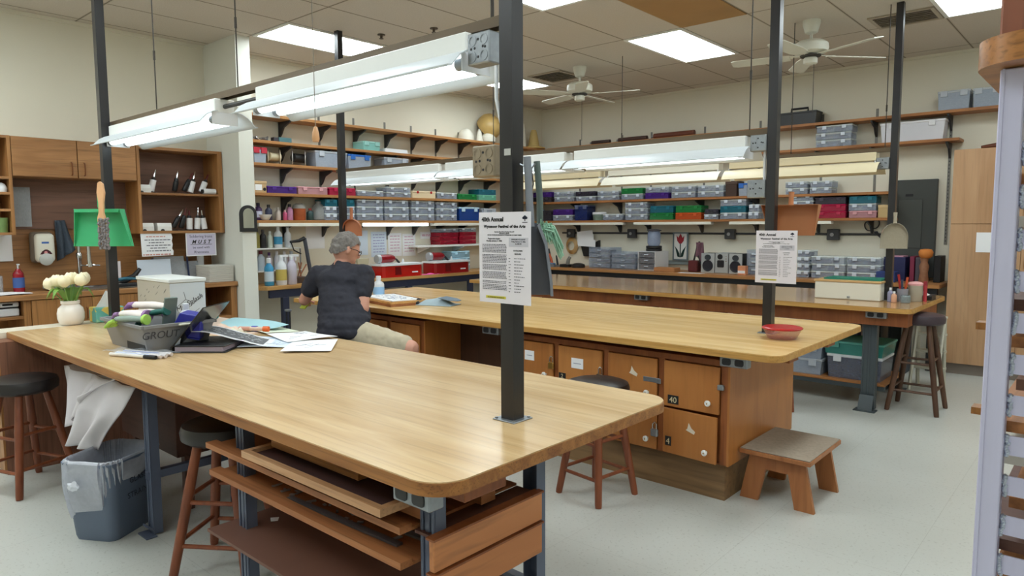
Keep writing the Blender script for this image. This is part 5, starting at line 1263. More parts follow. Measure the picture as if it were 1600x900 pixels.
# markers in a clear sleeve
t = thing('marker_pack', 'clear sleeve of white and blue markers in front of the grey tub', 'marker pack', (-3.46, 1.27, .8055), 22, local=True)
b = nb(); GRID(b, lambda u, v: (-.19+.38*u, -.055+.11*v, .024+.006*math.sin(9*u)*math.sin(PI*v)+.004*math.sin(17*u+8*v)), 22, 8); obj('sleeve', b, clear('crinkled film', (230,234,240), .28, .1), t, True)
for i, c in enumerate(((232,228,224), (214,218,240), (232,224,218), (140,150,210), (230,222,216))):
    b = nb(); y = -.042+i*.021; CY(b, (-.15+.012*(i%2),y,.0095), (.06+.01*i,y,.0095), .0085, n=10); o = obj('marker', b, mat('marker barrel %d' % i, c, .4), t, True)
    b = nb(); CY(b, (.0605+.01*i,y,.0095), (.13+.008*(i%3),y,.0095), .0092, n=10); obj('marker_cap', b, M_ink if i == 0 else mat('pale marker cap', (226,214,210), .4), o, True)
# black ring binder, open
t = thing('binder', 'open black binder with a pad inside on the front table', 'binder', (-3.434, 1.395, .8055), 40.3, local=True)
b = nb(); B(b, .004, .262, 0, .30, .001, .006, .002); obj('back_cover', b, M_blackp, t)
b = nb(); B(b, .014, .25, .003, .285, .0062, .030, .002); obj('pad', b, mat('pad page edge', (150,140,156), .8, var=.15, scale=80, stretch=(.2,.2,30)), t)
b = nb(); B(b, .004, .262, 0, .30, .0305, .036, .002); obj('inner_flap', b, M_blackp, t)
b = nb(); PR(b, [(-.006,.008),(.0035,.001),(.0035,.036),(-.004,.030)], 0, .30, lambda u, v, h: (u, h, v)); obj('spine', b, M_blackp, t)
b = nb(); M_ = Matrix.Rotation(R(-50), 4, 'Y'); B(b, .008, .262, 0, .30, -.002, .003, .0015); XF(b, Matrix.Translation((-.004,0,.02)) @ M_); cv = obj('front_cover', b, mat('glossy black cover', (28,28,30), .2), t)
b = nb(); PR(b, [(.02,.01),(.07,.01),(.02,.06)], -.004, -.0025, lambda u, v, h: (u, v, h)); XF(b, Matrix.Translation((-.004,0,.02)) @ M_); obj('corner_pocket', b, M_paperB, cv)
# printed grey photocopy draped over the binder
t = thing('photocopy', 'grey photocopied page curling over the black binder', 'paper', (-3.42, 1.70, .8415), 50, local=True)
def curl(u, v): return Vector((-.17+.36*u, -.115+.215*v, .012+.055*max(0, 1-u*1.5)*.6 + .012*math.sin(u*6+.6) + (.004 if u < .7 else -.045*(u-.7)/.3)))
b = nb(); GRID(b, curl, 18, 8, .0008); obj('sheet', b, M_paper, t, True)
b = nb()
for i in range(14):
    for j in range(6):
        q = [curl(.07+.86*(i+a)/14, .12+.76*(j+c)/6)+Vector((0,0,.0014)) for a, c in ((0,0),(1,0),(1,1),(0,1))]
        vs = [b.verts.new(p) for p in q]; b.faces.new(vs)
bmesh.ops.remove_doubles(b, verts=b.verts, dist=.0004)
obj('grey_print', b, mat('photocopy grey', (104,106,110), .7, var=.25, scale=26), t, True)
b = nb(); r = random.Random(2)
for i in range(60):
    u, v = r.uniform(.12,.85), r.choice([.25,.33,.41,.5,.58,.66,.75]); c0, c1 = curl(u, v), curl(u+.03, v)
    TU(b, [c0+Vector((0,0,.002)), c1+Vector((0,0,.002))], .0012, 4)
o = obj('print_line', b, mat('photocopy white', (204,206,208), .7), t); tag(o, kind='stuff')
# loose drawings
flat('drawing', [(-3.30,1.665),(-3.03,1.60),(-2.93,1.79),(-3.20,1.88)][::-1], .8055, M_paper, 'sheet with pencil drawings beside the black binder', prints=5) if False else None
flat('drawing', [(-3.02,1.73),(-2.86,1.91),(-3.11,2.12),(-3.26,1.95)], .8115, M_paper, 'white drawing sheet nearest the front edge, lying past the binder', prints=6, wav=.002)
flat('drawing', [(-3.31,1.66),(-3.13,1.83),(-3.38,2.08),(-3.56,1.90)], .8075, M_paperB, 'drawing sheet partly under the curling photocopy', prints=5)
flat('drawing', [(-3.24,1.90),(-3.17,2.16),(-3.50,2.17),(-3.54,1.95)], .8135, M_paper, 'long drawing sheet at the far edge of the front table', prints=6)
flat('drawing', [(-3.60,1.98),(-3.56,2.17),(-3.95,2.17),(-3.93,2.02)], .8075, mat('pale green paper', (222,228,206), .7), 'pale green sheet behind the orange glue caps', prints=2)
flat('tissue_pattern', [(-3.76,1.93),(-3.66,2.16),(-4.20,2.17),(-4.14,1.98)], .8195, mat('pale turquoise film', (170,212,220), .45, var=.06), 'pale turquoise film lying crumpled at the far edge by the white pillar', 'film', .012)
flat('pattern_sheet', [(-4.15,1.93),(-4.05,2.17),(-4.60,2.17),(-4.60,1.98)], .8075, mat('peach paper', (238,214,196), .7), 'peach paper beside the grey carton', 'paper', .006)
t = thing('cloth_bundle', 'crumpled cream and pink cloth behind the photocopy', 'cloth', (-3.86, 1.86, .8055))
b = nb(); r = random.Random(9)
def crum(u, v):
    h = math.sin(PI*u)*math.sin(PI*v)
    return Vector((-4.08+.38*u, 1.76+.20*v+.04*u, .8065+h*(.03+.022*math.sin(13*u+5*v)*math.cos(11*v))+.004*math.sin(30*u+20*v)*h))
GRID(b, crum, 26, 16, .001); obj('cloth', b, mat('cream pink cloth', (226,196,176), .9, var=.22, scale=12), t, True)
t = thing('cloth_bundle', 'white crumpled paper wad beside the glue caps', 'paper wad', (-3.70, 1.83, .8055))
b = nb()
GRID(b, lambda u, v: Vector((-3.78+.16*u, 1.80+.13*v, .8065+math.sin(PI*u)*math.sin(PI*v)*(.04+.014*math.sin(14*u+9*v)))), 16, 12, .001); obj('wad', b, mat('ivory paper', (232,226,204), .8, var=.08, scale=20), t, True)
for (x, y, c, cap, l) in ((-3.60,1.935,(226,196,176),(232,104,40),'glue stick with a big orange cap on the papers'), (-3.66,1.90,(220,160,140),(56,60,160),'blue-capped glue stick on the papers')):
    t = thing('glue_stick', l, 'glue stick', (x, y, .83), 35, local=True)
    b = nb(); CY(b, (-.045,0,.016), (.03,0,.016), .012, n=14); obj('barrel', b, mat('glue barrel %d' % c[1], c, .4), t, True)
    b = nb(); CY(b, (.0305,0,.016), (.062,0,.016), .0155, n=14); obj('cap', b, mat('glue cap %d' % cap[0], cap, .4), t, True)
t = thing('scissors_case', 'small dark teal dish at the corner of the grey carton', 'dish', (-4.39, 2.03, .8135))
b = nb(); LA(b, [(.035,0),(.05,.01),(.055,.035),(.05,.036),(.035,.012)], (-4.36,2.02,.8215), 16); obj('dish', b, mat('dark teal plastic', (20,120,120), .4), t, True)

# ================================================================ posters, dustpans hung on the posts
def poster(loc, w, h, label, rz=0, detail=True, hl=1.0):
    t = thing('poster', label, 'poster', loc, rz, local=True)
    b = nb(); B(b, -w/2, w/2, -.0008, 0, 0, h); obj('sheet', b, mat('poster paper', (226,222,230), .6, var=.01), t)
    k = h/.28; y = -.0012
    def tx(s, sz, x, z, **q): txt(s, sz*k, (x*k, y, z*k), (90,0,0), M_ink, t, **q)
    tx('40th Annual', .0185, -.094, .252, align='LEFT', bold=.0007)
    tx('Wynmoor Festival of the Arts', .0118, 0, .2325, bold=.0006, sp=1.16)
    for s, z in (('Saturday, March 28 and Sunday, March 29', .2185), ('10:00 AM to 4:00 PM', .2135), ('IN THE WYNMOOR BALLROOM, WYNMOOR COCONUT CREEK', .2085)): tx(s, .0048, 0, z)
    tx('Registration begins', .0066, -.042, .197); tx('Monday, January 5, 2026', .0066, -.042, .190)
    b = nb(); B(b, .019*k, .096*k, y-.0002, y, .175*k, .2025*k); obj('grey_panel', b, mat('pale grey panel', (196,194,204), .7), t)
    y = -.0016
    for s, z in (('DEADLINE FOR ENTRY', .195), ('Friday, February 13, 2026', .1885), ('by 4:00 PM', .182)): tx(s, .0054, .0575, z)
    y = -.0012
    tx('CATEGORIES', .0062, .055, .161); tx('INCLUDE', .0062, .055, .151)
    b = nb(); r = random.Random(5)
    def para(x0, x1, z, n, hh=.0024):
        for i in range(n):
            zz = z-i*.0046; x = x0
            while x < x1-.003:
                ww = min(r.uniform(.003,.009), x1-x); B(b, x*k, (x+ww)*k, y-.0002, y, zz*k, (zz+hh)*k); x += ww+.0018
    for z, n in ((.1795,6),(.148,6),(.117,4),(.0945,5),(.066,2),(.055,4)): para(-.092, .010, z, n)
    for i in range(12): para(.018, .027, .138-i*.0092, 1); para(.040, .040+r.uniform(.02,.05), .138-i*.0092, 1)
    o = obj('small_print', b, mat('small print grey', (104,102,112), .7), t); tag(o, kind='stuff')
    b = nb(); B(b, -.078*k, .006*k, y-.0002, y, .0135*k, .0215*k); obj('highlight', b, mat('yellow highlight', (206,196,64), .7), t)
    y = -.0016; tx('ALL ENTRIES MUST BE PICKED UP', .0046, -.036, .0155)
    b = nb()
    for dx, dz, rr in ((0,.263,.006),(-.006,.2615,.004),(.006,.2615,.004)): CY(b, ((.083+dx)*k,-.0014,dz*k), ((.083+dx)*k,-.0009,dz*k), rr*k, n=10)
    B(b, .0815*k, .0845*k, -.0014, -.0009, .252*k, .262*k); B(b, .073*k, .093*k, -.0014, -.0009, .2475*k, .2495*k)
    obj('tree_emblem', b, mat('emblem navy', (30,36,60), .6), t)
    return t
poster((-1.430, 1.583, 1.174), .213, .281, 'festival poster taped to the front post')
poster((-1.442, 3.821, 1.09), .226, .289, 'festival poster on the post behind the red bowl')
b = nb(); B(b, -1.43, -1.405, 1.5840, 1.5855, 1.625, 1.645); solo('sticker', b, mat('silver sticker', (190,190,186), .4), 'small silver sticker on the front post', 'sticker')
def scoop(name, P, rz, m, label, w=.2, h=.2, flare=.05, hl=.12, rounded=False, dep=.06):
    """hanging dustpan: floor plate, back rim, two cheeks and a handle, mouth downwards"""
    t = thing(name, label, 'dustpan', P, rz, local=True)
    w0, w1 = w/2-flare/2, w/2+flare/2
    if rounded: pl = [(-w1,-h/2),(w1,-h/2)]+[(math.cos(PI*i/10)*w1, -h*.1+math.sin(PI*i/10)*h*.6) for i in range(11)]
    else: pl = [(-w1,-h/2),(w1,-h/2),(w0,h/2),(-w0,h/2)]
    b = nb(); PR(b, pl, 0, .003, lambda u, v, q: (u, q, v)); obj('pan_floor', b, m, t)
    b = nb(); n = len(pl)
    for i in range(1, n):
        (ua, va), (ub, vb) = pl[i], pl[(i+1) % n]
        ha = dep*max(.12, (va+h/2)/h); hb = dep*max(.12, (vb+h/2)/h)
        A = [Vector((ua,0,va)), Vector((ub,0,vb)), Vector((ub,-hb,vb)), Vector((ua,-ha,va))]
        c = Vector((0,0,-h*.1)); off = [(-(p-Vector((0,p.y,0))-c).normalized()*.003) for p in A]
        v1 = [b.verts.new(p) for p in A]; v2 = [b.verts.new(p+o) for p, o in zip(A, off)]
        b.faces.new(v1); b.faces.new(v2[::-1])
        for k in range(4): b.faces.new((v1[k], v1[(k+1)%4], v2[(k+1)%4], v2[k]))
    obj('pan_wall', b, m, t)
    top = h*.5 if not rounded else h*.5
    b = nb(); TU(b, [(0,-dep*.5,top-.004),(0,-dep*.45,top+hl*.5),(0,-dep*.4,top+hl)], [.014,.013,.015], 10); obj('handle', b, m, t, True)
    return t
scoop('dustpan', (-5.155,3.70,1.40), 32, M_copper, 'terracotta rounded dustpan hung beside the post above the man', .15, .15, .02, .10, True, .05)
scoop('dustpan', (-1.415,3.975,1.435), 8, M_tan, 'wide tan dustpan hung behind the post with the second poster', .27, .17, -.03, .07, False, .09)
scoop('dustpan', (-1.36,6.02,1.32), 20, clear('smoky beige plastic', (190,180,160), .75), 'translucent arched dustpan hung on the post at the white case', .17, .20, .02, .08, True, .05)
t = thing('dustpan', 'grey upright dustpan hung on the front post behind the poster', 'dustpan', (-1.36, 1.655, 1.20), 41, local=True)
b = nb(); PR(b, [(-.05,0),(.048,0),(.046,.04),(.03,.16),(.01,.215),(-.05,.24)], -.003, .003, lambda u, v, h: (u, h, v)); obj('pan_floor', b, mat('slate plastic', (84,86,94), .45), t)
b = nb(); PR(b, [(.048,0),(.046,.04),(.03,.16),(.006,.22),(.0,.212),(.022,.155),(.038,.04),(.040,0)], -.05, -.0035, lambda u, v, h: (u, h, v)); obj('pan_wall', b, mat('light slate plastic', (126,130,138), .45), t)
b = nb(); TU(b, [(-.02,-.02,.21),(-.025,-.02,.32),(-.03,-.02,.42)], [.013,.0115,.012], 10); obj('handle', b, mat('light slate plastic', (126,130,138), .45), t, True)
t = thing('broom_head', 'pale green bristled broom head hanging behind the grey dustpan', 'broom', (-1.425, 1.75, 1.20), 41, local=True)
b = nb(); TU(b, [(.0,.02,.21),(.0,.02,.30),(-.01,.02,.42)], .011, 10); obj('handle', b, mat('dark sage tube', (90,104,100), .45), t, True)
b = nb(); r = random.Random(8)
for i in range(70):
    a = R(100-130*i/70); p0 = Vector((.0, .02+r.uniform(-.012,.012), .20+r.uniform(-.01,.01))); L = .075+.012*r.random()
    TU(b, [p0, p0+Vector((math.cos(a)*L*.6,r.uniform(-.01,.01),math.sin(a)*L*.5-.015)), p0+Vector((math.cos(a)*L*.85+.006,r.uniform(-.014,.014),math.sin(a)*L*.5-.075))], [.0026,.0022,.0016], 4)
o = obj('bristles', b, mat('pale green bristle', (150,194,168), .7, var=.3, scale=60), t); tag(o, kind='stuff')
t = thing('hook', 'bent wire hook on the front post above the broom', 'hook', (-1.39, 1.63, 1.60))
b = nb(); TU(b, [(-1.3985,1.62,1.60),(-1.38,1.63,1.59),(-1.365,1.635,1.585),(-1.355,1.64,1.60)], .0025, 6); obj('wire', b, M_galv, t, True)
b = nb(); TU(b, [(-1.375,1.632,1.588),(-1.378,1.635,1.54),(-1.37,1.64,1.505),(-1.362,1.64,1.54),(-1.366,1.635,1.588)], .0022, 6); obj('loop', b, mat('dark wire', (60,58,56), .5), t, True)

# ================================================================ middle table
bottle(-4.70, 3.62, .8055, .048, .19, clear('milky bottle', (236,238,242), .85), M_whitep, 'white plastic bottle with a blue label on the middle table beside the man', lab=mat('pale blue label', (150,190,226), .5), neck=.42)
b = nb(); LA(b, [(.028,0),(.036,.004),(.04,.07),(.037,.07),(.033,.008),(.0,.006)], (-4.76,3.47,.8055), 18, closed=False); solo('drinking_glass', b, clear('plain glass', (210,218,222), .3, .05), 'empty clear glass between the man and the white bottle', 'glass', smooth=True)
t = thing('work_board', 'wooden glass-cutting board with a white sheet, on the middle table by the man', 'board', (-4.43, 3.46, .8055), 0)
qd = [(-4.76,3.42),(-4.12,3.28),(-4.04,3.62),(-4.66,3.78)]
b = nb(); PR(b, qd, .8055, .826); obj('base_board', b, M_ply, t)
b = nb()
for i in range(4):
    (xa, ya), (xb, yb) = qd[i], qd[(i+1)%4]; d = Vector((xb-xa, yb-ya, 0)).normalized(); n_ = Vector((-d.y, d.x, 0))*.03
    PR(b, [(xa,ya),(xb,yb),(xb+n_.x-d.x*.03*0,yb+n_.y),(xa+n_.x,ya+n_.y)], .8262, .842)
obj('edge_rail', b, wood('pine strip', (222,176,112), (200,150,88), 0, 40, .5, 1), t); t.children[-1]['kind'] = 'stuff'
b = nb(); PR(b, [(-4.70,3.46),(-4.17,3.34),(-4.10,3.58),(-4.62,3.72)], .8265, .8425); obj('pattern_sheet', b, M_paper, t)
b = nb(); r = random.Random(6)
for i in range(40):
    u, v = r.uniform(.15,.85), r.uniform(.2,.8); x = -4.70+.53*u+.08*v; y = 3.46-.12*u+.26*v
    OB(b, (x,y,.8428), (r.uniform(.006,.02), r.uniform(.003,.007), .0003), r.uniform(-60,60))
o = obj('pattern_lines', b, mat('blue grey pattern', (140,150,176), .7), t); tag(o, kind='stuff')
t = thing('folded_cap', 'folded blue-grey cap lying on the middle table', 'cap', (-3.95, 3.62, .8055), 20, local=True)
b = nb(); GRID(b, lambda u, v: Vector((-.16+.30*u, -.09+.18*v, .004+math.sin(PI*min(1,u*1.05+.02))*math.sin(PI*v)*(.055+.012*math.sin(9*u+3*v)))), 20, 12, .003); obj('crown', b, mat('pale blue grey cloth', (168,186,196), .9, var=.12, scale=20), t, True)
b = nb(); PR(b, [(.02,-.075),(.12,-.08),(.165,-.03),(.165,.03),(.11,.07),(.02,.06)], .062, .066); XF(b, Matrix.Rotation(R(9), 4, 'Y')); obj('brim', b, mat('slate blue cloth', (112,126,140), .9, var=.1), t)
b = nb(); TU(b, [(-.15,-.08,.012),(-.165,-.03,.03),(-.165,.04,.02)], [.012,.02,.012], 8); obj('strap', b, mat('dark cap strap', (40,44,52), .8), t, True)
t = thing('food_container', 'clear container with a red lid at the locker end of the middle table', 'container', (-1.355, 3.71, .8055))
b = nb(); LA(b, [(.068,0),(.074,.004),(.094,.045),(.098,.052)], (-1.355,3.71,.8055), 32); obj('bowl', b, clear('clear pink bowl', (226,150,150), .4, .08), t, True)
b = nb(); LA(b, [(.10,.0523),(.103,.055),(.103,.06),(.095,.064),(.07,.062),(.02,.0615)], (-1.355,3.71,.8055), 32); obj('lid', b, M_red, t, True)

# ================================================================ far table
t = thing('case', 'long cream-white case with a wooden top on the far table', 'case', (-1.67, 6.08, .8055))
b = nb(); B(b, -1.918, -1.425, 5.955, 6.24, .8055, .945, .006); obj('case_body', b, mat('ivory case', (232,230,216), .4, var=.02), t)
b = nb(); B(b, -1.925, -1.418, 5.948, 6.247, .9455, .962, .002); obj('wood_top', b, wood('case pine top', (222,186,132), (204,164,108), 0, 30, .5, 1), t)
b = nb(); B(b, -1.665, -1.645, 5.944, 5.9545, .82, .835, .002); obj('catch', b, M_galv, t)
b = nb(); B(b, -1.86, -1.43, 5.99, 6.235, .9625, .975, .001); solo('cutting_mat', b, mat('green cutting mat', (30,128,108), .6), 'green mat lying on the white case', 'mat')
bottle(-1.365, 6.01, .8055, .021, .11, mat('lilac bottle', (150,150,180), .5), M_whitep, 'small lilac bottle beside the white case', lab=None)
bottle(-1.33, 5.97, .8055, .02, .085, mat('peach bottle', (222,170,140), .5), M_whitep, 'small peach bottle with a white cap on the far table')
b = nb(); LA(b, [(.03,0),(.036,.004),(.036,.05),(.03,.056),(.03,.06)], (-1.255,5.99,.8055), 18); solo('glass_jar', b, clear('grey glass', (150,164,166), .5), 'small greenish glass jar at the corner of the far table', 'jar', smooth=True)
t = thing('tool_cup', 'clear cup of red-handled tools behind the peach bottle on the far table', 'cup', (-1.30, 6.10, .8055))
b = nb(); LA(b, [(.035,0),(.042,.10),(.039,.10),(.033,.004)], (-1.30,6.10,.8055), 16, closed=False); obj('cup', b, clear('smoky cup', (180,180,190), .5), t, True)
for dx, dy, c, h in ((-.015,.0,(170,40,40),.21),(.012,.01,(196,80,40),.19),(.0,-.014,(60,66,90),.17)):
    b = nb(); CY(b, (-1.30+dx*.5,6.10+dy*.5,.812), (-1.30+dx*2.2,6.10+dy*2.2,.8055+h), .007, .009, 8); obj('tool_handle', b, mat('tool handle %d' % c[0], c, .45), t, True)
t = thing('paint_can', 'beige tub with a pink and cream lid on the far table', 'tub', (-1.225, 6.17, .8055))
b = nb(); LA(b, [(.048,0),(.05,.004),(.052,.125)], (-1.225,6.17,.8055), 20); obj('tub_body', b, mat('beige tub', (176,166,148), .5, var=.1), t, True)
b = nb(); LA(b, [(.054,.1255),(.054,.14),(.04,.15),(.02,.155)], (-1.225,6.17,.8055), 20); obj('lid', b, mat('pink cream lid', (222,160,160), .5, var=.2, scale=20), t, True)
t = thing('marker', 'tall red marker standing at the corner of the far table', 'marker', (-1.155, 6.18, .8055))
b = nb(); CY(b, (-1.16,6.18,.8055), (-1.16,6.18,.93), .014, n=12); obj('barrel', b, mat('crimson marker', (176,50,60), .4), t, True)
b = nb(); CY(b, (-1.16,6.18,.9305), (-1.16,6.18,.965), .0155, .013, 12); obj('cap', b, mat('crimson cap', (150,34,48), .4), t, True)
t = thing('tool_tray', 'black tray with a white rag at the corner of the far table', 'tray', (-1.19, 6.35, .8055))
b = nb(); B(b, -1.27, -1.13, 6.27, 6.44, .8055, .845, .004); obj('tray_body', b, M_blackp, t)
b = nb(); GRID(b, lambda u, v: Vector((-1.26+.1*u, 6.28+.1*v, .8455+.03*math.sin(PI*u)*math.sin(PI*v))), 8, 8, .001); obj('rag', b, M_paper, t, True)
# below and behind the far table
def stack(name, x0, x1, y0, y1, z0, h, m, label, cat, ml=None, grp=None):
    t = thing(name, label, cat, ((x0+x1)/2, y0, z0), 0, grp, local=True)
    tub_parts(t, x1-x0, y1-y0, h, m, ml or m, None, True); return t
tc_ = clear('tub clear', (196,206,222), .5)
stack('storage_tub', -2.55, -2.20, 5.83, 6.3, .1855, .15, tc_, 'clear flat tub under the far table, at the shelf end hidden by the lockers', 'storage tub', clear('tub lid clear', (210,216,226), .7))
stack('storage_tub', -2.18, -1.80, 5.83, 6.3, .1855, .13, tc_, 'clear flat tub on the low shelf under the far table, below another', 'storage tub', clear('tub lid clear', (210,216,226), .7))
stack('storage_tub', -2.18, -1.80, 5.83, 6.3, .317, .11, tc_, 'clear flat tub stacked on another under the far table', 'storage tub', clear('tub lid clear', (210,216,226), .7))
stack('storage_tub', -1.77, -1.36, 5.84, 6.2, .1855, .19, clear('tub smoky', (120,124,140), .6), 'smoky tub with a white lid on the low shelf behind the far table leg', 'storage tub', M_whitep)
stack('storage_tub', -1.80, -1.35, 5.84, 6.25, .3765, .105, clear('tub teal', (70,150,140), .8), 'green tub stacked on the white-lidded tub under the far table', 'storage tub', mat('sage lid', (96,170,156), .45))
for i, (x, c, l) in enumerate(((-1.62,(214,214,224),'white'), (-1.72,(120,130,170),'lilac'), (-1.80,(206,206,216),'pale grey'), (-1.88,(60,66,110),'navy'), (-1.98,(222,222,230),'bright white'))):
    b = nb(); B(b, x-.035, x+.03, 6.36, 6.60, .1855, .66-.02*(i%2), .003); solo('upright_folder', b, mat('folder %s' % l, c, .6, var=.08), f'{l} upright folder standing at the back of the shelf under the far table', 'folder', 'upright folders under the far table')
b = nb(); B(b, -1.58, -1.50, 6.35, 6.6, .1855, .60, .003); solo('upright_folder', b, M_blackp, 'black upright case behind the far table leg', 'case')
def clutter(x0, x1, y0, y1, z0, h, c, label, name='box', cat='box', bev=.004):
    b = nb(); B(b, x0, x1, y0, y1, z0, z0+h, bev); return solo(name, b, mat('clutter %d %d %d' % c, c, .6, var=.15, scale=14), label, cat)
# shelf stock seen through the gap between the middle and far tables
t = thing('low_shelf', 'long low shelf under the far table holding clutter', 'shelf', (-4.0, 6.1, 0))
b = nb(); B(b, -5.0, -2.72, 5.82, 6.4, .52, .54); obj('board', b, M_darkwood, t)
for x in (-4.95, -2.77):
    b = nb(); B(b, x-.015, x+.015, 5.84, 6.38, 0, .5195); obj('end_panel', b, M_darkwood, t)
for x0, x1, h, c, l in ((-3.93,-3.83,.13,(232,232,236),'small white carton'), (-4.75,-4.25,.10,(40,40,44),'long black case'), (-3.60,-3.42,.11,(150,136,124),'beige carton'), (-3.38,-3.05,.08,(150,166,180),'blue-grey tray'), (-3.02,-2.90,.09,(208,212,220),'pale grey tub'), (-2.87,-2.74,.11,(36,40,60),'dark navy box')):
    clutter(x0, x1, 5.86, 6.12, .5405, h, c, l+' on the low shelf under the far table')
# white folding step ladder behind the tall stool
t = thing('step_ladder', 'white wooden step frame standing behind the tall stool', 'step ladder', (-1.25, 6.75, 0))
M_sl = mat('old white paint', (198,194,178), .6, var=.08)
for x in (-1.33, -1.13):
    b = nb(); TU(b, [(x,6.95,.0),(x,6.86,.62)], .016, 6); obj('rail', b, M_sl, t)
    b = nb(); TU(b, [(x,6.62+.0,.0),(x,6.86,.60)], .014, 6); obj('rear_rail', b, M_sl, t)
for z in (.15, .30, .45, .60):
    b = nb(); B(b, -1.345, -1.115, 6.80+.1*(0.62-z), 6.90+.1*(.62-z), z, z+.018); obj('tread', b, M_sl, t)
b = nb(); B(b, -1.72, -1.50, 7.3, 7.5, 0, .62, .004); solo('bin', b, mat('dark slate bin', (50,56,66), .5), 'dark slate bin under the end of the far counter', 'bin')

# ================================================================ pillar-side counter
XC = -6.30
BG = 'bottles beside the white pillar'
zc = .8355
bottle(-6.26, 3.50, zc, .045, .27, mat('cyan bottle', (60,150,196), .35), M_whitep, 'cyan bottle with white cap at the pillar end of the counter', lab=mat('white blue label', (206,222,236), .5))
bottle(-6.24, 3.62, zc, .052, .30, M_whitep, M_whitep, 'white spray bottle with a yellow label in front on the counter', spray=True, lab=mat('yellow label', (210,186,96), .5), rz=100)
bottle(-6.24, 3.735, zc, .048, .30, mat('lilac white bottle', (206,200,216), .45), M_whitep, 'lilac-white spray bottle on the counter beside the yellow-label spray', spray=True, rz=80)
bottle(-6.36, 3.80, zc, .03, .16, mat('amber bottle', (176,120,70), .4), mat('amber cap', (196,150,96), .4), 'small amber bottle behind the counter sprays')
b = nb(); B(b, -6.44, -6.30, 3.83, 3.98, zc, zc+.06, .004); solo('tool_box', b, mat('dark wood box', (70,52,42), .6, var=.2), 'small dark box of files on the pillar-side counter', 'box')
for i, a in enumerate((18, 34, -10)):
    b = nb(); d = Vector((0, math.sin(R(a)), math.cos(R(a)))); p = Vector((-6.40+.03*i, 3.90, zc+.061)); CY(b, p, p+d*.15, .006, .008, 8); solo('hand_file', b, mat('copper handle', (168,110,80), .4, .2), ['copper-handled file leaning in the dark box','copper-handled file leaning furthest over in the dark box','copper-handled file leaning towards the pillar in the dark box'][i], 'file')
# narrow shelf with bottles over the counter
t = thing('bottle_rack', 'two-tier white bottle rack on the wall beside the pillar', 'rack', (-6.48, 3.65, .96))
for z in (.96, 1.185):
    b = nb(); B(b, XW+.004, -6.40, 3.30, 3.95, z, z+.012); obj('shelf', b, M_white, t)
b = nb(); B(b, -6.42, -6.41, 3.94, 3.95, .84, 1.1845); obj('upright', b, M_galv, t)
for i, (y, r_, h, c, cap, lab, l) in enumerate(((3.42,.036,.19,(176,190,216),(214,220,228),None,'pale blue bottle'), (3.50,.028,.20,(150,140,70),(40,40,44),None,'olive bottle with black cap'), (3.565,.032,.185,(40,36,40),(60,56,60),None,'black bottle'), (3.64,.026,.17,(214,220,206),(232,232,226),None,'pale green bottle'), (3.73,.042,.215,(226,228,232),(236,238,240),(70,160,206),'white bottle with a cyan label'), (3.84,.034,.205,(222,224,228),(230,232,236),None,'white cone-capped bottle'))):
    bottle(-6.47, y, 1.1975, r_, h, mat('bottle %d' % c[0], c, .4), mat('cap %d' % cap[0], cap, .4), f'{l} on the upper tier of the white bottle rack', lab=mat('label %d' % lab[0], lab, .5) if lab else None)
for i, (y, r_, h, c, cap, l) in enumerate(((3.37,.03,.17,(222,206,176),(200,180,150),'cream bottle'), (3.45,.034,.19,(214,220,228),(226,230,234),'white bottle'), (3.54,.038,.20,(186,196,206),(120,26,44),'grey bottle with a crimson cap'), (3.63,.03,.18,(196,180,190),(80,40,96),'pale bottle with a violet cap'), (3.715,.03,.19,(214,214,222),(226,226,230),'off-white bottle'), (3.80,.03,.185,(210,214,220),(222,226,230),'silver-white bottle'), (3.88,.036,.185,(222,200,214),(200,206,214),'pink-white bottle'))):
    bottle(-6.48, y, .9725, r_, h, mat('bottle b%d' % c[1], c, .4), mat('cap b%d' % cap[1], cap, .4), f'{l} on the lower tier of the white bottle rack')
# lowest shelf: bottles before the cases
zs = 1.475
for i, (y, r_, h, c, cap, kw, l) in enumerate(((3.42,.034,.20,(150,130,176),(230,230,236),{'spray':True,'rz':20},'violet spray bottle'), (3.52,.038,.17,(70,44,90),(40,26,50),{},'dark violet bottle with white and blue wrap'), (3.62,.034,.155,(52,56,80),(28,28,34),{},'dark blue bottle'), (3.735,.026,.13,(206,196,190),(220,214,208),{},'cream squeeze bottle'), (3.80,.022,.105,(190,80,120),(236,190,196),{},'small pink bottle'), (3.865,.034,.165,(196,140,176),(30,30,34),{},'pink bottle with black cap'), (4.09,.036,.125,(40,66,66),(150,44,34),{},'dark green bottle with red cap'))):
    bottle(-6.44-.02*(i%2), y, zs, r_, h, mat('bottle s%d%d' % c[:2], c, .4, var=.2, scale=30), mat('cap s%d%d' % cap[:2], cap, .4), f'{l} on the lowest shelf beside the pillar', lab=mat('violet wrap', (206,210,232), .5) if i == 1 else None, **kw)
b = nb(); LA(b, [(.03,0),(.036,.004),(.062,.045),(.066,.055),(.062,.055),(.03,.008)], (-6.42,3.57,zs), 20, closed=False); solo('bowl', b, M_white, 'small white bowl in front of the bottles on the lowest shelf', 'bowl', smooth=True)
t = thing('tin', 'orange patterned tin with a clear lid on the lowest shelf', 'tin', (-6.46, 3.98, zs))
b = nb(); LA(b, [(.062,0),(.064,.005),(.07,.12)], (-6.47,3.98,zs), 22); obj('tin_body', b, mat('orange tin print', (170,88,48), .45, var=.35, scale=26), t, True)
b = nb(); LA(b, [(.07,.1205),(.072,.13),(.06,.16),(.03,.175)], (-6.47,3.98,zs), 22); obj('lid', b, clear('dome lid', (190,190,186), .5), t, True)
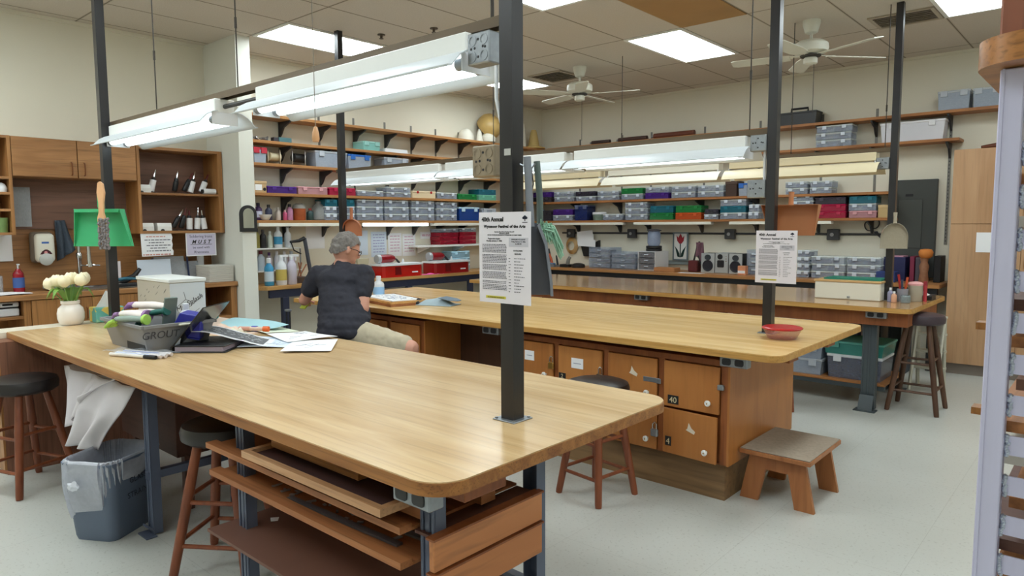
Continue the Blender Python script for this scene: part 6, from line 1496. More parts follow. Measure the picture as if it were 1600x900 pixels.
for y, h, r_, l in ((4.22,.20,.085,'large clear round jug lying back against the wall'), (4.36,.16,.07,'smaller clear bottle beside the clear jug')):
    b = nb(); LA(b, [(r_*.9,0),(r_,.01),(r_,h*.5),(r_*.75,h*.75),(r_*.35,h*.9),(r_*.35,h)], (-6.48,y,zs), 22); solo('jug', b, clear('cloudy jug', (190,192,190), .45), l+' on the lowest shelf', 'jug', smooth=True)
# swing-arm lamp
t = thing('desk_lamp', 'black swing-arm lamp clamped to the counter behind the man', 'lamp', (-6.42, 3.98, .836))
b = nb(); CY(b, (-6.36,4.03,.8355), (-6.36,4.03,.90), .022, n=12); obj('clamp', b, M_blackp, t, True)
b = nb(); TU(b, [(-6.36,4.03,.90),(-6.36,3.965,1.29)], .02, 8); obj('lower_arm', b, mat('dark grey arm', (70,74,84), .45), t, True)
b = nb(); TU(b, [(-6.36,3.965,1.29),(-6.36,3.90,1.265),(-6.36,3.80,1.255)], [.022,.018,.012], 8); obj('upper_arm', b, M_blackp, t, True)
b = nb(); TU(b, [(-6.36,3.81,1.25),(-6.36,3.84,1.17),(-6.36,3.92,1.13)], .007, 6); obj('cable', b, M_ink, t, True)
# papers on the wall
for (y0, y1, z0, z1, m, l, n) in ((4.13,4.36,1.17,1.44,M_paper,'blank white sheet pinned to the wall above the man',0), (4.76,4.94,1.08,1.36,M_paperB,'plain bluish sheet on the wall beside the handwritten lists',0), (4.985,5.21,1.05,1.345,M_paperB,'first bluish handwritten list on the wall',7), (5.235,5.44,1.05,1.325,M_paper,'middle handwritten list in pink ink on the wall',6), (5.455,5.66,1.045,1.315,M_paper,'last handwritten list on the wall before the red cases',6), (5.74,6.05,1.25,1.335,M_paper,'narrow notice strip on the wall beside the red cases',2)):
    t = thing('wall_note', l, 'note', (XW+.003, (y0+y1)/2, z0)); b = nb(); B(b, XW+.003, XW+.0045, y0, y1, z0, z1); obj('sheet', b, m, t)
    if n:
        b = nb()
        for i in range(n): dashes(b, y0+.03, y1-.03, z1-.04-i*(z1-z0-.06)/n, .009, XW+.0046, .01, .02, .06)
        o = obj('handwriting', b, mat('pale ink', (150,150,196), .7) if m is M_paperB else mat('pale pink ink', (206,150,176), .7), t); tag(o, kind='stuff')
# beige projector-like lamp on a black stand
t = thing('bench_microscope', 'beige bench viewer on a black base with loose cables', 'viewer', (-6.32, 4.60, .8355))
b = nb(); B(b, -6.40, -6.24, 4.52, 4.74, .8355, .89, .006); obj('base', b, M_blackp, t)
b = nb(); TU(b, [(-6.36,4.58,.89),(-6.36,4.57,.97)], .014, 8); obj('pillar', b, M_galv, t, True)
b = nb(); PR(b, [(4.57,.955),(4.70,.955),(4.715,1.055),(4.56,1.055)], -6.40, -6.28, lambda u, v, h: (h, u, v)); obj('head', b, mat('beige housing', (188,178,150), .5), t)
b = nb(); TU(b, [(-6.33,4.55,.99),(-6.31,4.50,1.04),(-6.30,4.49,1.08)], [.03,.034,.03], 12); obj('lens_tube', b, mat('pale housing', (214,214,208), .4), t, True)
for k in range(3):
    b = nb(); TU(b, [(-6.25,4.54+.05*k,.895),(-6.23,4.57+.05*k,.94),(-6.24,4.60+.05*k,.96),(-6.25,4.65+.03*k,.895)], .004, 6); obj('cable', b, mat('grey cable', (120,124,130), .5), t, True)
# red glass grinders
def grinder(y0, y1, label, cm):
    t = thing('glass_grinder', label, 'grinder', (-6.30, (y0+y1)/2, .8355)); w = y1-y0
    b = nb(); n_ = 4
    PR(b, [(-6.38,y0+.02),(-6.35,y0),(-6.18,y0+.015),(-6.165,y0+.05),(-6.165,y1-.06),(-6.19,y1-.02),(-6.36,y1),(-6.38,y1-.03)], .8355, .965); obj('basin', b, cm, t)
    b = nb(); PR(b, [(-6.388,y0+.01),(-6.36,y0-.012),(-6.17,y0),(-6.15,y0+.04),(-6.15,y1-.05),(-6.18,y1-.005),(-6.37,y1+.012),(-6.388,y1-.02)], .9655, .985); obj('grid_top', b, mat('white grinder top', (226,228,230), .45), t)
    b = nb(); B(b, -6.1649, -6.163, y0+w*.70, y0+w*.84, .875, .89); obj('label_strip', b, M_paper, t)
    b = nb(); PR(b, [(y0+w*.3,.86),(y0+w*.45,.86),(y0+w*.43,.95),(y0+w*.3,.95)], -6.1649, -6.1635, lambda u, v, h: (h, u, v)); obj('side_window', b, mat('deep red plastic', (110,14,18), .25), t)
    b = nb(); LA(b, [(.03,0),(.05,.004),(.05,.16),(.046,.20),(.03,.235),(.014,.24)], (0,0,0), 20, 'y'); bmesh.ops.translate(b, verts=b.verts, vec=(-6.31, y0+.05, 1.04)); obj('motor', b, mat('deep crimson enamel', (132,14,26), .25), t, True)
    b = nb(); LA(b, [(.02,-.012),(.047,-.010),(.052,0),(.052,.03),(.046,.032)], (-6.31, y0+.048, 1.04), 20, 'y'); obj('motor_cap', b, mat('silver cap', (170,172,176), .35, .4), t, True)
    b = nb(); TU(b, [(-6.31,y0+.29,1.04),(-6.31,y0+.32,1.03),(-6.31,y0+.35,1.0),(-6.31,y0+.37,.985)], [.012,.011,.014,.01], 8); obj('chuck', b, M_blackp, t, True)
    b = nb(); B(b, -6.37, -6.29, y0+.08, y0+.22, .9855, .997, .003); obj('motor_cradle', b, M_whitep, t)
    b = nb(); CY(b, (-6.34,y0+w*.72,.9855), (-6.34,y0+w*.72,1.03), .018, .006, 10); CY(b, (-6.30,y0+w*.66,.9855), (-6.30,y0+w*.66,1.01), .012, n=8); obj('guard', b, M_whitep, t, True); t.children[-1]['kind'] = 'stuff'
grinder(4.80, 5.42, 'bright red glass grinder nearer the man', mat('bright red plastic', (190,26,18), .28))
grinder(5.57, 6.20, 'deep red glass grinder beside the pale blue cases', mat('dark red plastic', (150,14,18), .28))
b = nb(); GRID(b, lambda u, v: Vector((-6.26+.1*v, 5.43+.30*u, .8365+.012*math.sin(PI*v)*math.sin(PI*u)+.004*math.sin(20*u))), 14, 6, .001); solo('towel', b, mat('bright pink cloth', (236,96,176), .9, var=.1, scale=30), 'bright pink cloth between the two red grinders', 'towel', smooth=True)
t = thing('lantern', 'small black wire lantern on the floor behind the front table, by the pillar', 'lantern', (-5.6, 3.2, 0)) if False else None

# ---- moulds on the top shelf
M_mould = mat('plaster white', (224,220,206), .7, var=.04)
def mould(y, r_, h, m, l, prof, x=-6.47):
    b = nb(); LA(b, [(a*r_, c*h) for a, c in prof], (x,y,2.505), 22); return solo('glass_mould', b, m, l, 'mould', smooth=True)
mould(6.43, .105, .15, M_mould, 'plain white dome mould on the top shelf', [(1,0),(1.0,.05),(.98,.25),(.85,.6),(.55,.88),(.2,1),(.02,1.0)])
mould(6.62, .05, .16, M_mould, 'narrow white cone mould on the top shelf', [(1,0),(.95,.1),(.75,.45),(.45,.8),(.2,.97),(.02,1)], -6.41)
mould(6.80, .10, .19, M_mould, 'white bell-shaped mould with a rim on the top shelf', [(.8,0),(.95,.05),(1,.28),(.98,.34),(.9,.36),(.62,.6),(.28,.9),(.02,1)], -6.42)
b = nb()
LA(b, [(.17,0),(.172,.05),(.16,.11),(.12,.16),(.06,.185),(.01,.19),(.01,.18),(.06,.175),(.11,.15),(.148,.105),(.16,.05),(.16,0)], (0,0,0), 28, closed=False); XF(b, Matrix.Translation((-6.49,6.86,2.70)) @ Matrix.Rotation(R(52), 4, 'Y')); solo('bowl', b, mat('tan glazed bowl', (190,158,96), .4, var=.3, scale=10), 'large tan bowl tipped up behind the white moulds', 'bowl', smooth=True)
mould(7.50, .085, .34, M_mould, 'tall white mould on the top shelf, past the front post', [(1,0),(1,.1),(.95,.7),(.75,.92),(.3,1),(.02,1)])
mould(7.79, .11, .27, mat('straw coloured mould', (200,172,110), .7, var=.08), 'straw-coloured cone mould at the corner of the top shelf', [(1.5,0),(1.5,.05),(.75,.14),(.6,.5),(.42,.85),(.3,.98),(.02,1)], -6.46)
# ---- pile of metal clips and teal block on the second shelf
t = thing('metal_tools', 'heap of shiny metal clips at the pillar end of the second shelf', 'tools', (-6.45, 3.57, 2.2505)); b = nb(); r = random.Random(12)
for i in range(16):
    p = Vector((-6.45+r.uniform(-.05,.05), 3.57+r.uniform(-.10,.10), 2.262+r.uniform(0,.03))); d = Vector((r.uniform(-1,1), r.uniform(-1,1), r.uniform(-.2,.3))).normalized()*.035; TU(b, [p-d, p, p+d], [.006,.009,.006], 6)
o = obj('clips', b, mat('mixed metal', (150,152,156), .3, .7, var=.5, scale=50), t, True); tag(o, kind='stuff')
clutter(-6.50, -6.40, 3.74, 3.88, 2.2505, .05, (70,110,116), 'teal block on the second shelf beside the metal clips', 'block', 'block')
clutter(-6.46, -6.40, 3.68, 3.735, 2.2505, .045, (46,44,52), 'dark block beside the teal block on the second shelf', 'block', 'block')

# ================================================================ far counter
zc = .8355
t = thing('black_toolbox', 'black plastic toolbox with a top handle on the top far-wall shelf', 'toolbox', (-2.79, 8.03, 2.505))
b = nb(); PR(b, [(-.19,0),(.19,0),(.2,.12),(-.2,.12)], 7.93, 8.12, lambda u, v, h: (-2.80+u, h, 2.505+v)); obj('box_body', b, M_blackp, t)
b = nb(); B(b, -3.005, -2.595, 7.925, 8.125, 2.6255, 2.645, .004); obj('lid', b, M_blackp, t)
b = nb(); TU(b, [(-2.90,8.02,2.645),(-2.90,8.02,2.69),(-2.72,8.02,2.69),(-2.72,8.02,2.645)], .012, 8); obj('handle', b, M_blackp, t, True)
for i, (x, L, r_, c, l) in enumerate(((-4.95,.42,.03,(70,40,30),'dark brown rolled sheet'), (-4.35,.55,.035,(112,60,42),'long red-brown rolled sheet'), (-5.45,.28,.028,(60,40,34),'short brown roll'))):
    t = thing('roll', l+' lying on the top far-wall shelf', 'roll', (x, 8.0, 2.505)); b = nb(); CY(b, (x-L/2,8.0,2.506+r_), (x+L/2,8.02,2.506+r_), r_, n=16); obj('roll_body', b, mat('roll %d' % c[0], c, .6, var=.3, scale=20), t, True)
    b = nb(); CY(b, (x-L/2-.03,8.0,2.506+r_), (x-L/2-.0005,8.0,2.506+r_), r_*.5, n=10); obj('core', b, M_galv, t, True)
def drawers(x0, x1, y0, y1, h, n, label, frame, face, knob=True, side=None):
    t = thing('drawer_unit', label, 'drawer unit', ((x0+x1)/2, y0, zc)); g = .008
    b = nb(); B(b, x0, x0+g, y0, y1, zc, zc+h); B(b, x1-g, x1, y0, y1, zc, zc+h); B(b, x0+g, x1-g, y0, y1, zc+h-g, zc+h); B(b, x0+g, x1-g, y0, y1, zc, zc+g); B(b, x0+g, x1-g, y1-g, y1, zc+g, zc+h-g); obj('frame', b, frame, t)
    dh = (h-2*g)/n
    for i in range(n):
        z = zc+g+i*dh
        b = nb(); B(b, x0+g+.003, x1-g-.003, y0-.004, y0+.003, z+.004, z+dh-.006); B(b, x0+g+.003, x1-g-.003, y0+.0035, y1-g-.004, z+.004, z+.008); d = obj('drawer', b, face, t)
        b = nb(); B(b, x0+g+.02, x1-g-.02-.02*(i%2), y0+.02, y1-.05, z+.0085, z+dh*.6, .004); obj('contents', b, FILL[i % 3], d)
        b = nb(); B(b, (x0+x1)/2-.03, (x0+x1)/2+.03, y0-.014, y0-.0045, z+dh*.45, z+dh*.62, .003); obj('pull', b, M_latch, d)
    return t
ct = clear('drawer clear', (206,216,234), .26)
drawers(-5.48, -5.13, 7.78, 8.05, .275, 4, 'taller clear drawer unit on the far counter', ct, ct)
drawers(-5.10, -4.74, 7.76, 8.05, .225, 3, 'shorter clear drawer unit on the far counter beside the taller', ct, ct)
drawers(-4.70, -4.45, 7.76, 8.10, .24, 3, 'white drawer unit on the far counter under the blender jar', M_whitep, clear('drawer grey', (150,150,156), .5))
drawers(-3.28, -3.10, 7.80, 8.06, .285, 3, 'clear drawer tower on the far counter beside the orange cup', ct, ct)
t = thing('blender_jar', 'clear jar with a dark lid on black discs, standing on the white drawer unit', 'jar', (-4.55, 7.9, zc+.2405))
z = zc+.241
b = nb(); LA(b, [(.095,0),(.10,.004),(.10,.03),(.09,.034)], (-4.55,7.9,z), 24); LA(b, [(.09,.0345),(.10,.038),(.10,.064),(.085,.068)], (-4.55,7.9,z), 24); obj('base_disc', b, M_blackp, t, True); t.children[-1]['kind'] = 'stuff'
b = nb(); LA(b, [(.07,.0685),(.085,.11),(.085,.22),(.07,.255)], (-4.55,7.9,z), 22); obj('jar_body', b, clear('blue-grey jar', (160,176,210), .5), t, True)
b = nb(); LA(b, [(.09,.2555),(.092,.27),(.04,.28)], (-4.55,7.9,z), 22); obj('lid', b, mat('dark grey lid', (76,74,80), .4), t, True)
clutter(-4.40, -4.12, 7.64, 7.80, zc, .05, (178,122,76), 'orange-brown wood block on the far counter', 'wood_block', 'block')
# tulip panel
t = thing('stained_glass_panel', 'stained glass panel of a red tulip leaning on the far wall', 'stained glass', (-4.28, 8.10, .96))
b = nb(); fx0, fx1, fz0, fz1 = -4.385, -4.17, .955, 1.315
for q in ((fx0,fx1,fz0,fz0+.018),(fx0,fx1,fz1-.018,fz1)): B(b, q[0], q[1], 8.085, 8.10, q[2], q[3])
B(b, fx0, fx0+.018, 8.085, 8.10, fz0+.018, fz1-.018); B(b, fx1-.018, fx1, 8.085, 8.10, fz0+.018, fz1-.018); obj('frame', b, mat('slate frame', (96,110,116), .5), t)
b = nb(); B(b, fx0+.018, fx1-.018, 8.091, 8.095, fz0+.018, fz1-.018); obj('white_glass', b, mat('milk glass', (206,206,204), .25), t)
fy = lambda u, v, h: (-4.278+u, h, 1.135+v)
b = nb(); PR(b, [(-.055,.14),(-.03,.11),(0,.165),(.03,.11),(.055,.14),(.045,.07),(.015,.035),(-.015,.035),(-.045,.07)], 8.0885, 8.0905, fy); obj('red_petals', b, mat('red glass', (140,34,44), .2), t)
b = nb(); PR(b, [(-.007,.0345),(.007,.0345),(.007,-.14),(-.007,-.14)], 8.0885, 8.0905, fy); obj('stem_glass', b, mat('dark green glass', (20,44,40), .25), t)
b = nb()
for s in (-1, 1): PR(b, [(s*.008,-.14),(s*.04,-.13),(s*.07,-.02),(s*.085,.01),(s*.04,-.04),(s*.012,-.09)], 8.0885, 8.0905, fy)
o = obj('leaf_glass', b, mat('dark green glass', (20,44,40), .25), t); o['kind'] = 'stuff'
clutter(-4.45, -3.85, 8.105, 8.13, .9, .05, (120,130,132), 'grey rail along the far wall under the tulip panel', 'rail', 'rail', .002)
# scarf on a small stand
t = thing('brush_stand', 'dark red and black brushes hanging on a stand beside the tulip panel', 'stand', (-3.93, 7.85, zc))
b = nb(); B(b, -4.02, -3.90, 7.80, 7.92, zc, zc+.14, .01); obj('base_box', b, mat('maroon box', (96,34,36), .5, var=.3, scale=20), t)
b = nb(); TU(b, [(-3.97,7.86,zc+.14),(-3.93,7.86,zc+.30),(-3.90,7.86,zc+.37)], .012, 8); obj('stem', b, M_blackp, t, True)
b = nb(); GRID(b, lambda u, v: Vector((-3.94+.10*u, 7.845+.015*math.sin(12*u+3*v), zc+.36-.26*v*(.6+.4*u))), 10, 10); o = obj('cloth', b, mat('mauve dark cloth', (120,84,96), .85, var=.4, scale=24), t, True); m_ = o.modifiers.new('th', 'SOLIDIFY'); m_.thickness = .006
b = nb(); TU(b, [(-3.90,7.83,zc+.20),(-3.86,7.83,zc+.10),(-3.84,7.83,zc+.004)], .008, 6); obj('brush', b, M_blackp, t, True)
b = nb(); B(b, -4.03, -3.72, 7.56, 7.66, zc, zc+.002); solo('paper_slip', b, M_paper, 'white slip at the front of the far counter before the stereo', 'paper')
# stereo in three pieces
def speaker(x0, x1, label):
    t = thing('speaker', label, 'speaker', ((x0+x1)/2, 7.8, zc)); h = .235
    b = nb(); B(b, x0, x1, 7.80, 8.0, zc, zc+h, .003); obj('cabinet', b, M_blackp, t)
    b = nb(); B(b, x0, x1-.0, 7.792, 7.7995, zc, zc+h, .002); obj('baffle', b, mat('silver baffle', (184,188,190), .35, .3), t)
    c = (x0+x1)/2; b = nb(); LA(b, [(.068,-.004),(.062,-.010),(.05,-.004),(.02,.0),(.004,-.004)], (c,7.7915,zc+.085), 24, 'y'); obj('woofer', b, mat('woofer cone', (28,28,40), .5), t, True)
    b = nb(); LA(b, [(.034,-.004),(.03,-.008),(.02,-.003),(.004,-.005)], (c,7.7915,zc+.185), 20, 'y', sx=1.2); obj('tweeter', b, mat('dark tweeter', (46,52,58), .45), t, True)
speaker(-3.86+.02, -3.67, 'silver and black stereo speaker on the side towards the tulip panel')
speaker(-3.49, -3.33, 'silver and black stereo speaker on the side towards the orange cup')
t = thing('stereo', 'silver mini stereo between its two speakers on the far counter', 'stereo', (-3.58, 7.8, zc))
b = nb(); B(b, -3.665, -3.50, 7.80, 8.02, zc, zc+.24, .003); obj('body', b, mat('silver body', (170,174,178), .35, .3), t)
b = nb(); B(b, -3.662, -3.503, 7.792, 7.7995, zc+.004, zc+.236, .002); obj('front_plate', b, mat('silver baffle', (184,188,190), .35, .3), t)
b = nb(); CY(b, (-3.60,7.787,zc+.195), (-3.60,7.7915,zc+.195), .032, n=20); obj('volume_dial', b, M_blackp, t)
b = nb(); PR(b, rrect(-3.635, -3.55, zc+.07, zc+.155, .012, 4), 7.788, 7.7915, lambda u, v, h: (u, h, v)); obj('display', b, M_ink, t)
b = nb()
for i in range(3): CY(b, (-3.525,7.788,zc+.20-.028*i), (-3.525,7.7915,zc+.20-.028*i), .006, n=8)
obj('button', b, M_chrome, t); t.children[-1]['kind'] = 'stuff'
t = thing('paper_cup', 'orange and white printed box beside the stereo', 'box', (-3.31, 7.72, zc)); b = nb(); B(b, -3.325, -3.235, 7.66, 7.74, zc, zc+.105, .004); obj('box_body', b, mat('orange white print', (222,150,110), .6, var=.25, scale=18), t)
b = nb(); B(b, -3.322, -3.238, 7.6585, 7.6598, zc+.02, zc+.05); obj('white_band', b, M_paper, t)
# tools at the corner of the far counter
t = thing('tool_caddy', 'tray of red, orange and black tools at the corner of the far counter', 'tool tray', (-6.1, 7.7, zc))
b = nb(); B(b, -6.32, -5.93, 7.58, 7.78, zc, zc+.018); B(b, -6.32, -5.93, 7.58, 7.588, zc+.0185, zc+.04); obj('tray', b, mat('grey tray', (116,118,122), .5), t); 
b = nb(); B(b, -6.27, -6.10, 7.60, 7.70, zc+.0185, zc+.075, .01); obj('red_case', b, mat('red orange case', (210,50,40), .4), t)
b = nb(); TU(b, [(-6.16,7.74,zc+.02),(-6.14,7.76,zc+.12),(-6.18,7.78,zc+.24)], [.02,.022,.016], 8); obj('black_grip', b, M_blackp, t, True)
b = nb(); TU(b, [(-6.08,7.74,zc+.02),(-6.11,7.75,zc+.10),(-6.15,7.76,zc+.17)], [.02,.018,.014], 8); obj('orange_grip', b, mat('burnt orange grip', (196,84,44), .45), t, True)
b = nb(); B(b, -6.08, -5.97, 7.60, 7.68, zc+.0185, zc+.05, .006); obj('blue_block', b, mat('dull blue block', (80,120,160), .5), t)
b = nb(); TU(b, [(-5.97,7.72,zc+.02),(-5.99,7.73,zc+.10),(-6.01,7.74,zc+.15)], [.016,.014,.01], 8); obj('black_handle', b, M_blackp, t, True)
t = thing('tool_caddy', 'black cast tool with grey parts beside the tallest clear drawers', 'tool', (-5.7, 7.7, zc))
b = nb(); LA(b, [(.09,0),(.095,.01),(.09,.04),(.06,.055),(.03,.06)], (-5.60,7.70,zc), 20); obj('base', b, M_blackp, t, True)
b = nb(); B(b, -5.86, -5.72, 7.62, 7.74, zc, zc+.04, .005); obj('foot', b, M_blackp, t)
b = nb(); TU(b, [(-5.78,7.70,zc+.04),(-5.77,7.70,zc+.10),(-5.74,7.70,zc+.14)], [.03,.024,.02], 10); obj('grey_body', b, mat('grey cast part', (130,124,116), .5, var=.2), t, True)
b = nb()
for k in range(4):
    LA(b, [(.10-.012*k,-.004),(.106-.012*k,0),(.10-.012*k,.004),(.094-.012*k,0)], (-6.02,YB-.03-.006*k,1.115), 30, 'y', closed=False, sy=1.15)
o = solo('wire_coil', b, mat('straw yellow wire', (206,166,104), .5), 'coil of straw-yellow wire hanging on the far wall below an outlet box', 'wire coil', smooth=True)
t = thing('file_rack', 'black wall rack full of white papers above the far counter', 'file rack', (-5.74, 8.1, .95))
b = nb(); PR(b, [(-5.86,1.16),(-5.62,1.16),(-5.54,1.20),(-5.54,.97),(-5.80,.97)], 8.10, 8.146, lambda u, v, h: (u, h, v)); obj('rack_body', b, M_blackp, t)
for k, (x, z, w, hh) in enumerate(((-5.90,1.20,.27,.16), (-5.89,1.17,.28,.14), (-5.87,1.13,.30,.10))):
    b = nb(); OB(b, (x+w/2, 8.088-.012*k, z+hh*.3), (w/2, .0012, hh/2), Matrix.Rotation(R(-6+4*k), 3, 'Y')); obj('paper', b, M_paper, t)
# scissors-like loops on the wall
t = thing('shears', 'dark-handled shears hanging on the far wall near the translucent dustpan', 'shears', (-2.05, YB-.02, 1.28))
b = nb()
for cx, cz, a in ((-2.09,1.385,25), (-2.02,1.41,-20)):
    pts = [(cx+math.cos(2*PI*i/14)*.035*math.cos(R(a))-math.sin(2*PI*i/14)*.05*math.sin(R(a)), YB-.012, cz+math.cos(2*PI*i/14)*.035*math.sin(R(a))+math.sin(2*PI*i/14)*.05*math.cos(R(a))) for i in range(15)]
    TU(b, pts, .006, 6)
obj('grip', b, M_brk, t, True); t.children[-1]['kind'] = 'stuff'
b = nb(); PR(b, [(-2.04,1.33),(-2.0,1.335),(-1.955,1.26),(-1.965,1.255)], YB-.016, YB-.008, lambda u, v, h: (u, h, v)); obj('blade', b, M_brk, t)
# books and dolls by the panel
for i, (x, w, h, c, l) in enumerate(((-1.86,.20,.24,(34,38,84),'wide navy folder box'), (-1.62,.04,.25,(130,40,70),'thin crimson book'), (-1.57,.05,.24,(90,84,96),'grey-spined book'), (-1.41,.06,.26,(26,26,30),'black ring folder'))):
    b = nb(); B(b, x, x+w, 7.85, 8.07, zc, zc+h, .003); solo('book', b, mat('spine %d' % c[0], c, .55, var=.15, scale=10), l+' standing on the far counter before the electrical panel', 'book')
t = thing('carved_figure', 'carved figure with an orange top on the far counter by the electrical panel', 'figure', (-1.49, 7.78, zc))
b = nb(); LA(b, [(.04,0),(.045,.02),(.035,.1),(.045,.16),(.03,.2),(.04,.24)], (-1.48,7.78,zc), 14); obj('figure_body', b, mat('tan carved wood', (150,104,76), .6, var=.4, scale=30), t, True)
b = nb(); LA(b, [(.04,.2405),(.06,.26),(.065,.30),(.05,.325),(.02,.33)], (-1.47,7.78,zc), 14); obj('orange_hat', b, mat('orange felt', (214,130,60), .8), t, True)
b = nb(); B(b, -1.84, -1.68, 7.86, 8.05, zc+.2405, zc+.252); solo('magazine', b, mat('pink grey magazine', (206,150,170), .5), 'pink magazine lying on the navy folder box', 'magazine')
clutter(-1.87, -1.70, 7.62, 7.80, zc, .10, (40,60,120), 'blue box on the far counter behind the black post', 'box', 'box')
b = nb(); B(b, -1.80, -1.775, 1, 1, 1, 1); b.free()

# ================================================================ under the front table
# bin with clear liner
bx = thing('waste_bin', 'blue-grey plastic waste bin with a clear liner under the front table', 'waste bin', (-3.50, 1.13, 0), 31, local=True)
M_bin = mat('blue grey bin plastic', (96,108,128), .5, var=.05)
def binring(b, z, wx, wy, r_): return [b.verts.new((x, y, z)) for x, y in rrect(-wx, wx, -wy, wy, r_, 5)]
H_ = .365; b = nb()
rs = [binring(b, 0, .105, .135, .04), binring(b, .02, .11, .14, .04), binring(b, H_-.02, .135, .168, .045), binring(b, H_, .14, .173, .045), binring(b, H_, .132, .165, .042), binring(b, .015, .104, .134, .038)]
skin(b, rs); obj('bin_body', b, M_bin, bx, True)
b = nb()
def liner(u, v):
    k = int(u*48) % 48; a = u*2*PI
    pts = rrect(-.1, .1, -.1, .1, .045, 11); i = (u*len(pts)) % len(pts); p = Vector(pts[int(i) % len(pts)]).lerp(Vector(pts[(int(i)+1) % len(pts)]), i-int(i))
    prof = [(1.26,.20),(1.36,.24),(1.42,.30),(1.44,.345),(1.43,.372),(1.34,.378),(1.29,.36),(1.22,.26),(1.14,.14)]
    j = v*(len(prof)-1); A, C = prof[int(min(j, len(prof)-2))], prof[int(min(j, len(prof)-2))+1]; f = j-int(min(j, len(prof)-2))
    s = A[0]+(C[0]-A[0])*f; z = A[1]+(C[1]-A[1])*f
    out = 1 if v < .55 else 0
    wr = .006*math.sin(a*23+v*9)*(.4+out) + .004*math.sin(a*41)
    zz = z + (out*(1-v/.55)*(-.10*max(0, math.cos(a-.25*PI))**2 + .06*max(0, math.cos(a-PI))))
    return Vector((p.x*(s+wr*6)*.98, p.y*(s+wr*6)*1.22, zz))
GRID(b, liner, 96, 18); ln = obj('liner', b, clear('liner film', (226,228,238), .55, .18), bx, True)
b = nb(); bmesh.ops.create_icosphere(b, subdivisions=2, radius=1, matrix=Matrix.Translation((-.03,-.200,.275)) @ Matrix.Diagonal((.026,.012,.022,1)))
for v in b.verts: v.co += Vector((.006*math.sin(v.co.z*300), .004*math.sin(v.co.x*260), .006*math.sin(v.co.x*190)))
obj('liner_knot', b, clear('liner knot', (236,238,246), .75, .3), ln, True)
for s, z in (('GLASS', .245), ('STRAIN', .175)):
    o = txt(s, .036, (.1325 if s == 'GLASS' else .1275, 0, z), (90-4,0,90), mat('marker on bin', (50,56,70), .6), bx, 'marker_word', sp=1.1)
# white drop cloth
t = thing('drop_cloth', 'stained white drop cloth hanging from a crate under the front table', 'cloth', (-3.7, 1.3, .3))
M_cl = mat('stained white cloth', (206,200,204), .9, var=.16, scale=5)
def cl1(u, v):
    top = Vector((-4.12+.62*u, 1.42, .70)); lip = Vector((-4.30+.85*u, 1.17, .655+.06*u)); bot = Vector((-4.02+.25*u, 1.10, .40+.20*u*u))
    p = top.lerp(lip, min(1, v*3)) if v < .333 else lip.lerp(bot, (v-.333)/.667)
    return p+Vector((.01*math.sin(9*v+6*u), .022*math.sin(5*u*PI+2*v)*min(1, v*2), .012*math.sin(7*u+4*v)*(1-v)))
def cl2(u, v):
    lip = Vector((-3.78+.55*u, 1.15, .695+.015*u)); mid = Vector((-3.86+.46*u, 1.10, .54)); bot = Vector((-3.98+.40*u, 1.08, .32+.05*u))
    p = lip.lerp(mid, min(1, v*2)) if v < .5 else mid.lerp(bot, v*2-1)
    return p+Vector((.012*math.sin(8*v+5*u), .026*math.sin(4*u*PI+1.5*v+1)*(.3+.7*v), 0))
for i, f in enumerate((cl1, cl2)):
    b = nb(); GRID(b, f, 26, 24); o = obj('cloth_fold', b, M_cl, t, True); md = o.modifiers.new('th', 'SOLIDIFY'); md.thickness = .005; md.offset = 0
t = thing('crate', 'dark brown crate under the front table carrying the white cloth', 'crate', (-3.75, 1.6, 0))
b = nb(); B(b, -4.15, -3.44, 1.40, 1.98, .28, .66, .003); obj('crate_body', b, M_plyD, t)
b = nb()
for x in (-4.12, -3.49):
    for y in (1.44, 1.92): B(b, x, x+.04, y, y+.04, 0, .2795)
obj('crate_feet', b, M_plyD, t); t.children[-1]['kind'] = 'stuff'
# open storage behind the stool
t = thing('storage_rack', 'dark wooden rack with two boards under the middle of the front table', 'rack', (-2.95, 1.85, 0))
for z in (.16, .40, .63):
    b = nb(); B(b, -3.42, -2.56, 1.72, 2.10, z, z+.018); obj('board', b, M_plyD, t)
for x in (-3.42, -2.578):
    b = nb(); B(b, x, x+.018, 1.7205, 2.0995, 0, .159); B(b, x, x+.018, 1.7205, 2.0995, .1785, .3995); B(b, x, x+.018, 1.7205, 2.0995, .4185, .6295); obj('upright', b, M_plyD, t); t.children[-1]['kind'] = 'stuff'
clutter(-3.34, -3.10, 1.74, 2.05, .4185, .10, (120,34,40), 'dark red box on the rack behind the stool', 'box', 'box')
b = nb(); GRID(b, lambda u, v: Vector((-3.05+.28*u, 1.74+.2*v, .42+.07*math.sin(PI*u)*math.sin(PI*v)+.01*math.sin(15*u+9*v))), 14, 10, .001); solo('red_bag', b, mat('red packet', (150,24,36), .35, var=.3, scale=20), 'crumpled red packet on the rack behind the stool', 'packet', smooth=True)
b = nb(); bmesh.ops.create_icosphere(b, subdivisions=3, radius=.055, matrix=Matrix.Translation((-2.68,1.80,.475)));
for v in b.verts: v.co += Vector((random.uniform(-.008,.008), random.uniform(-.008,.008), random.uniform(-.008,.008)))
solo('foil_ball', b, mat('crumpled foil', (170,172,176), .25, .9), 'ball of crumpled foil on the rack behind the stool', 'foil')
clutter(-3.3, -2.75, 1.76, 2.06, .1785, .12, (70,64,60), 'grey-brown flat carton on the lowest board of the rack', 'box', 'box')
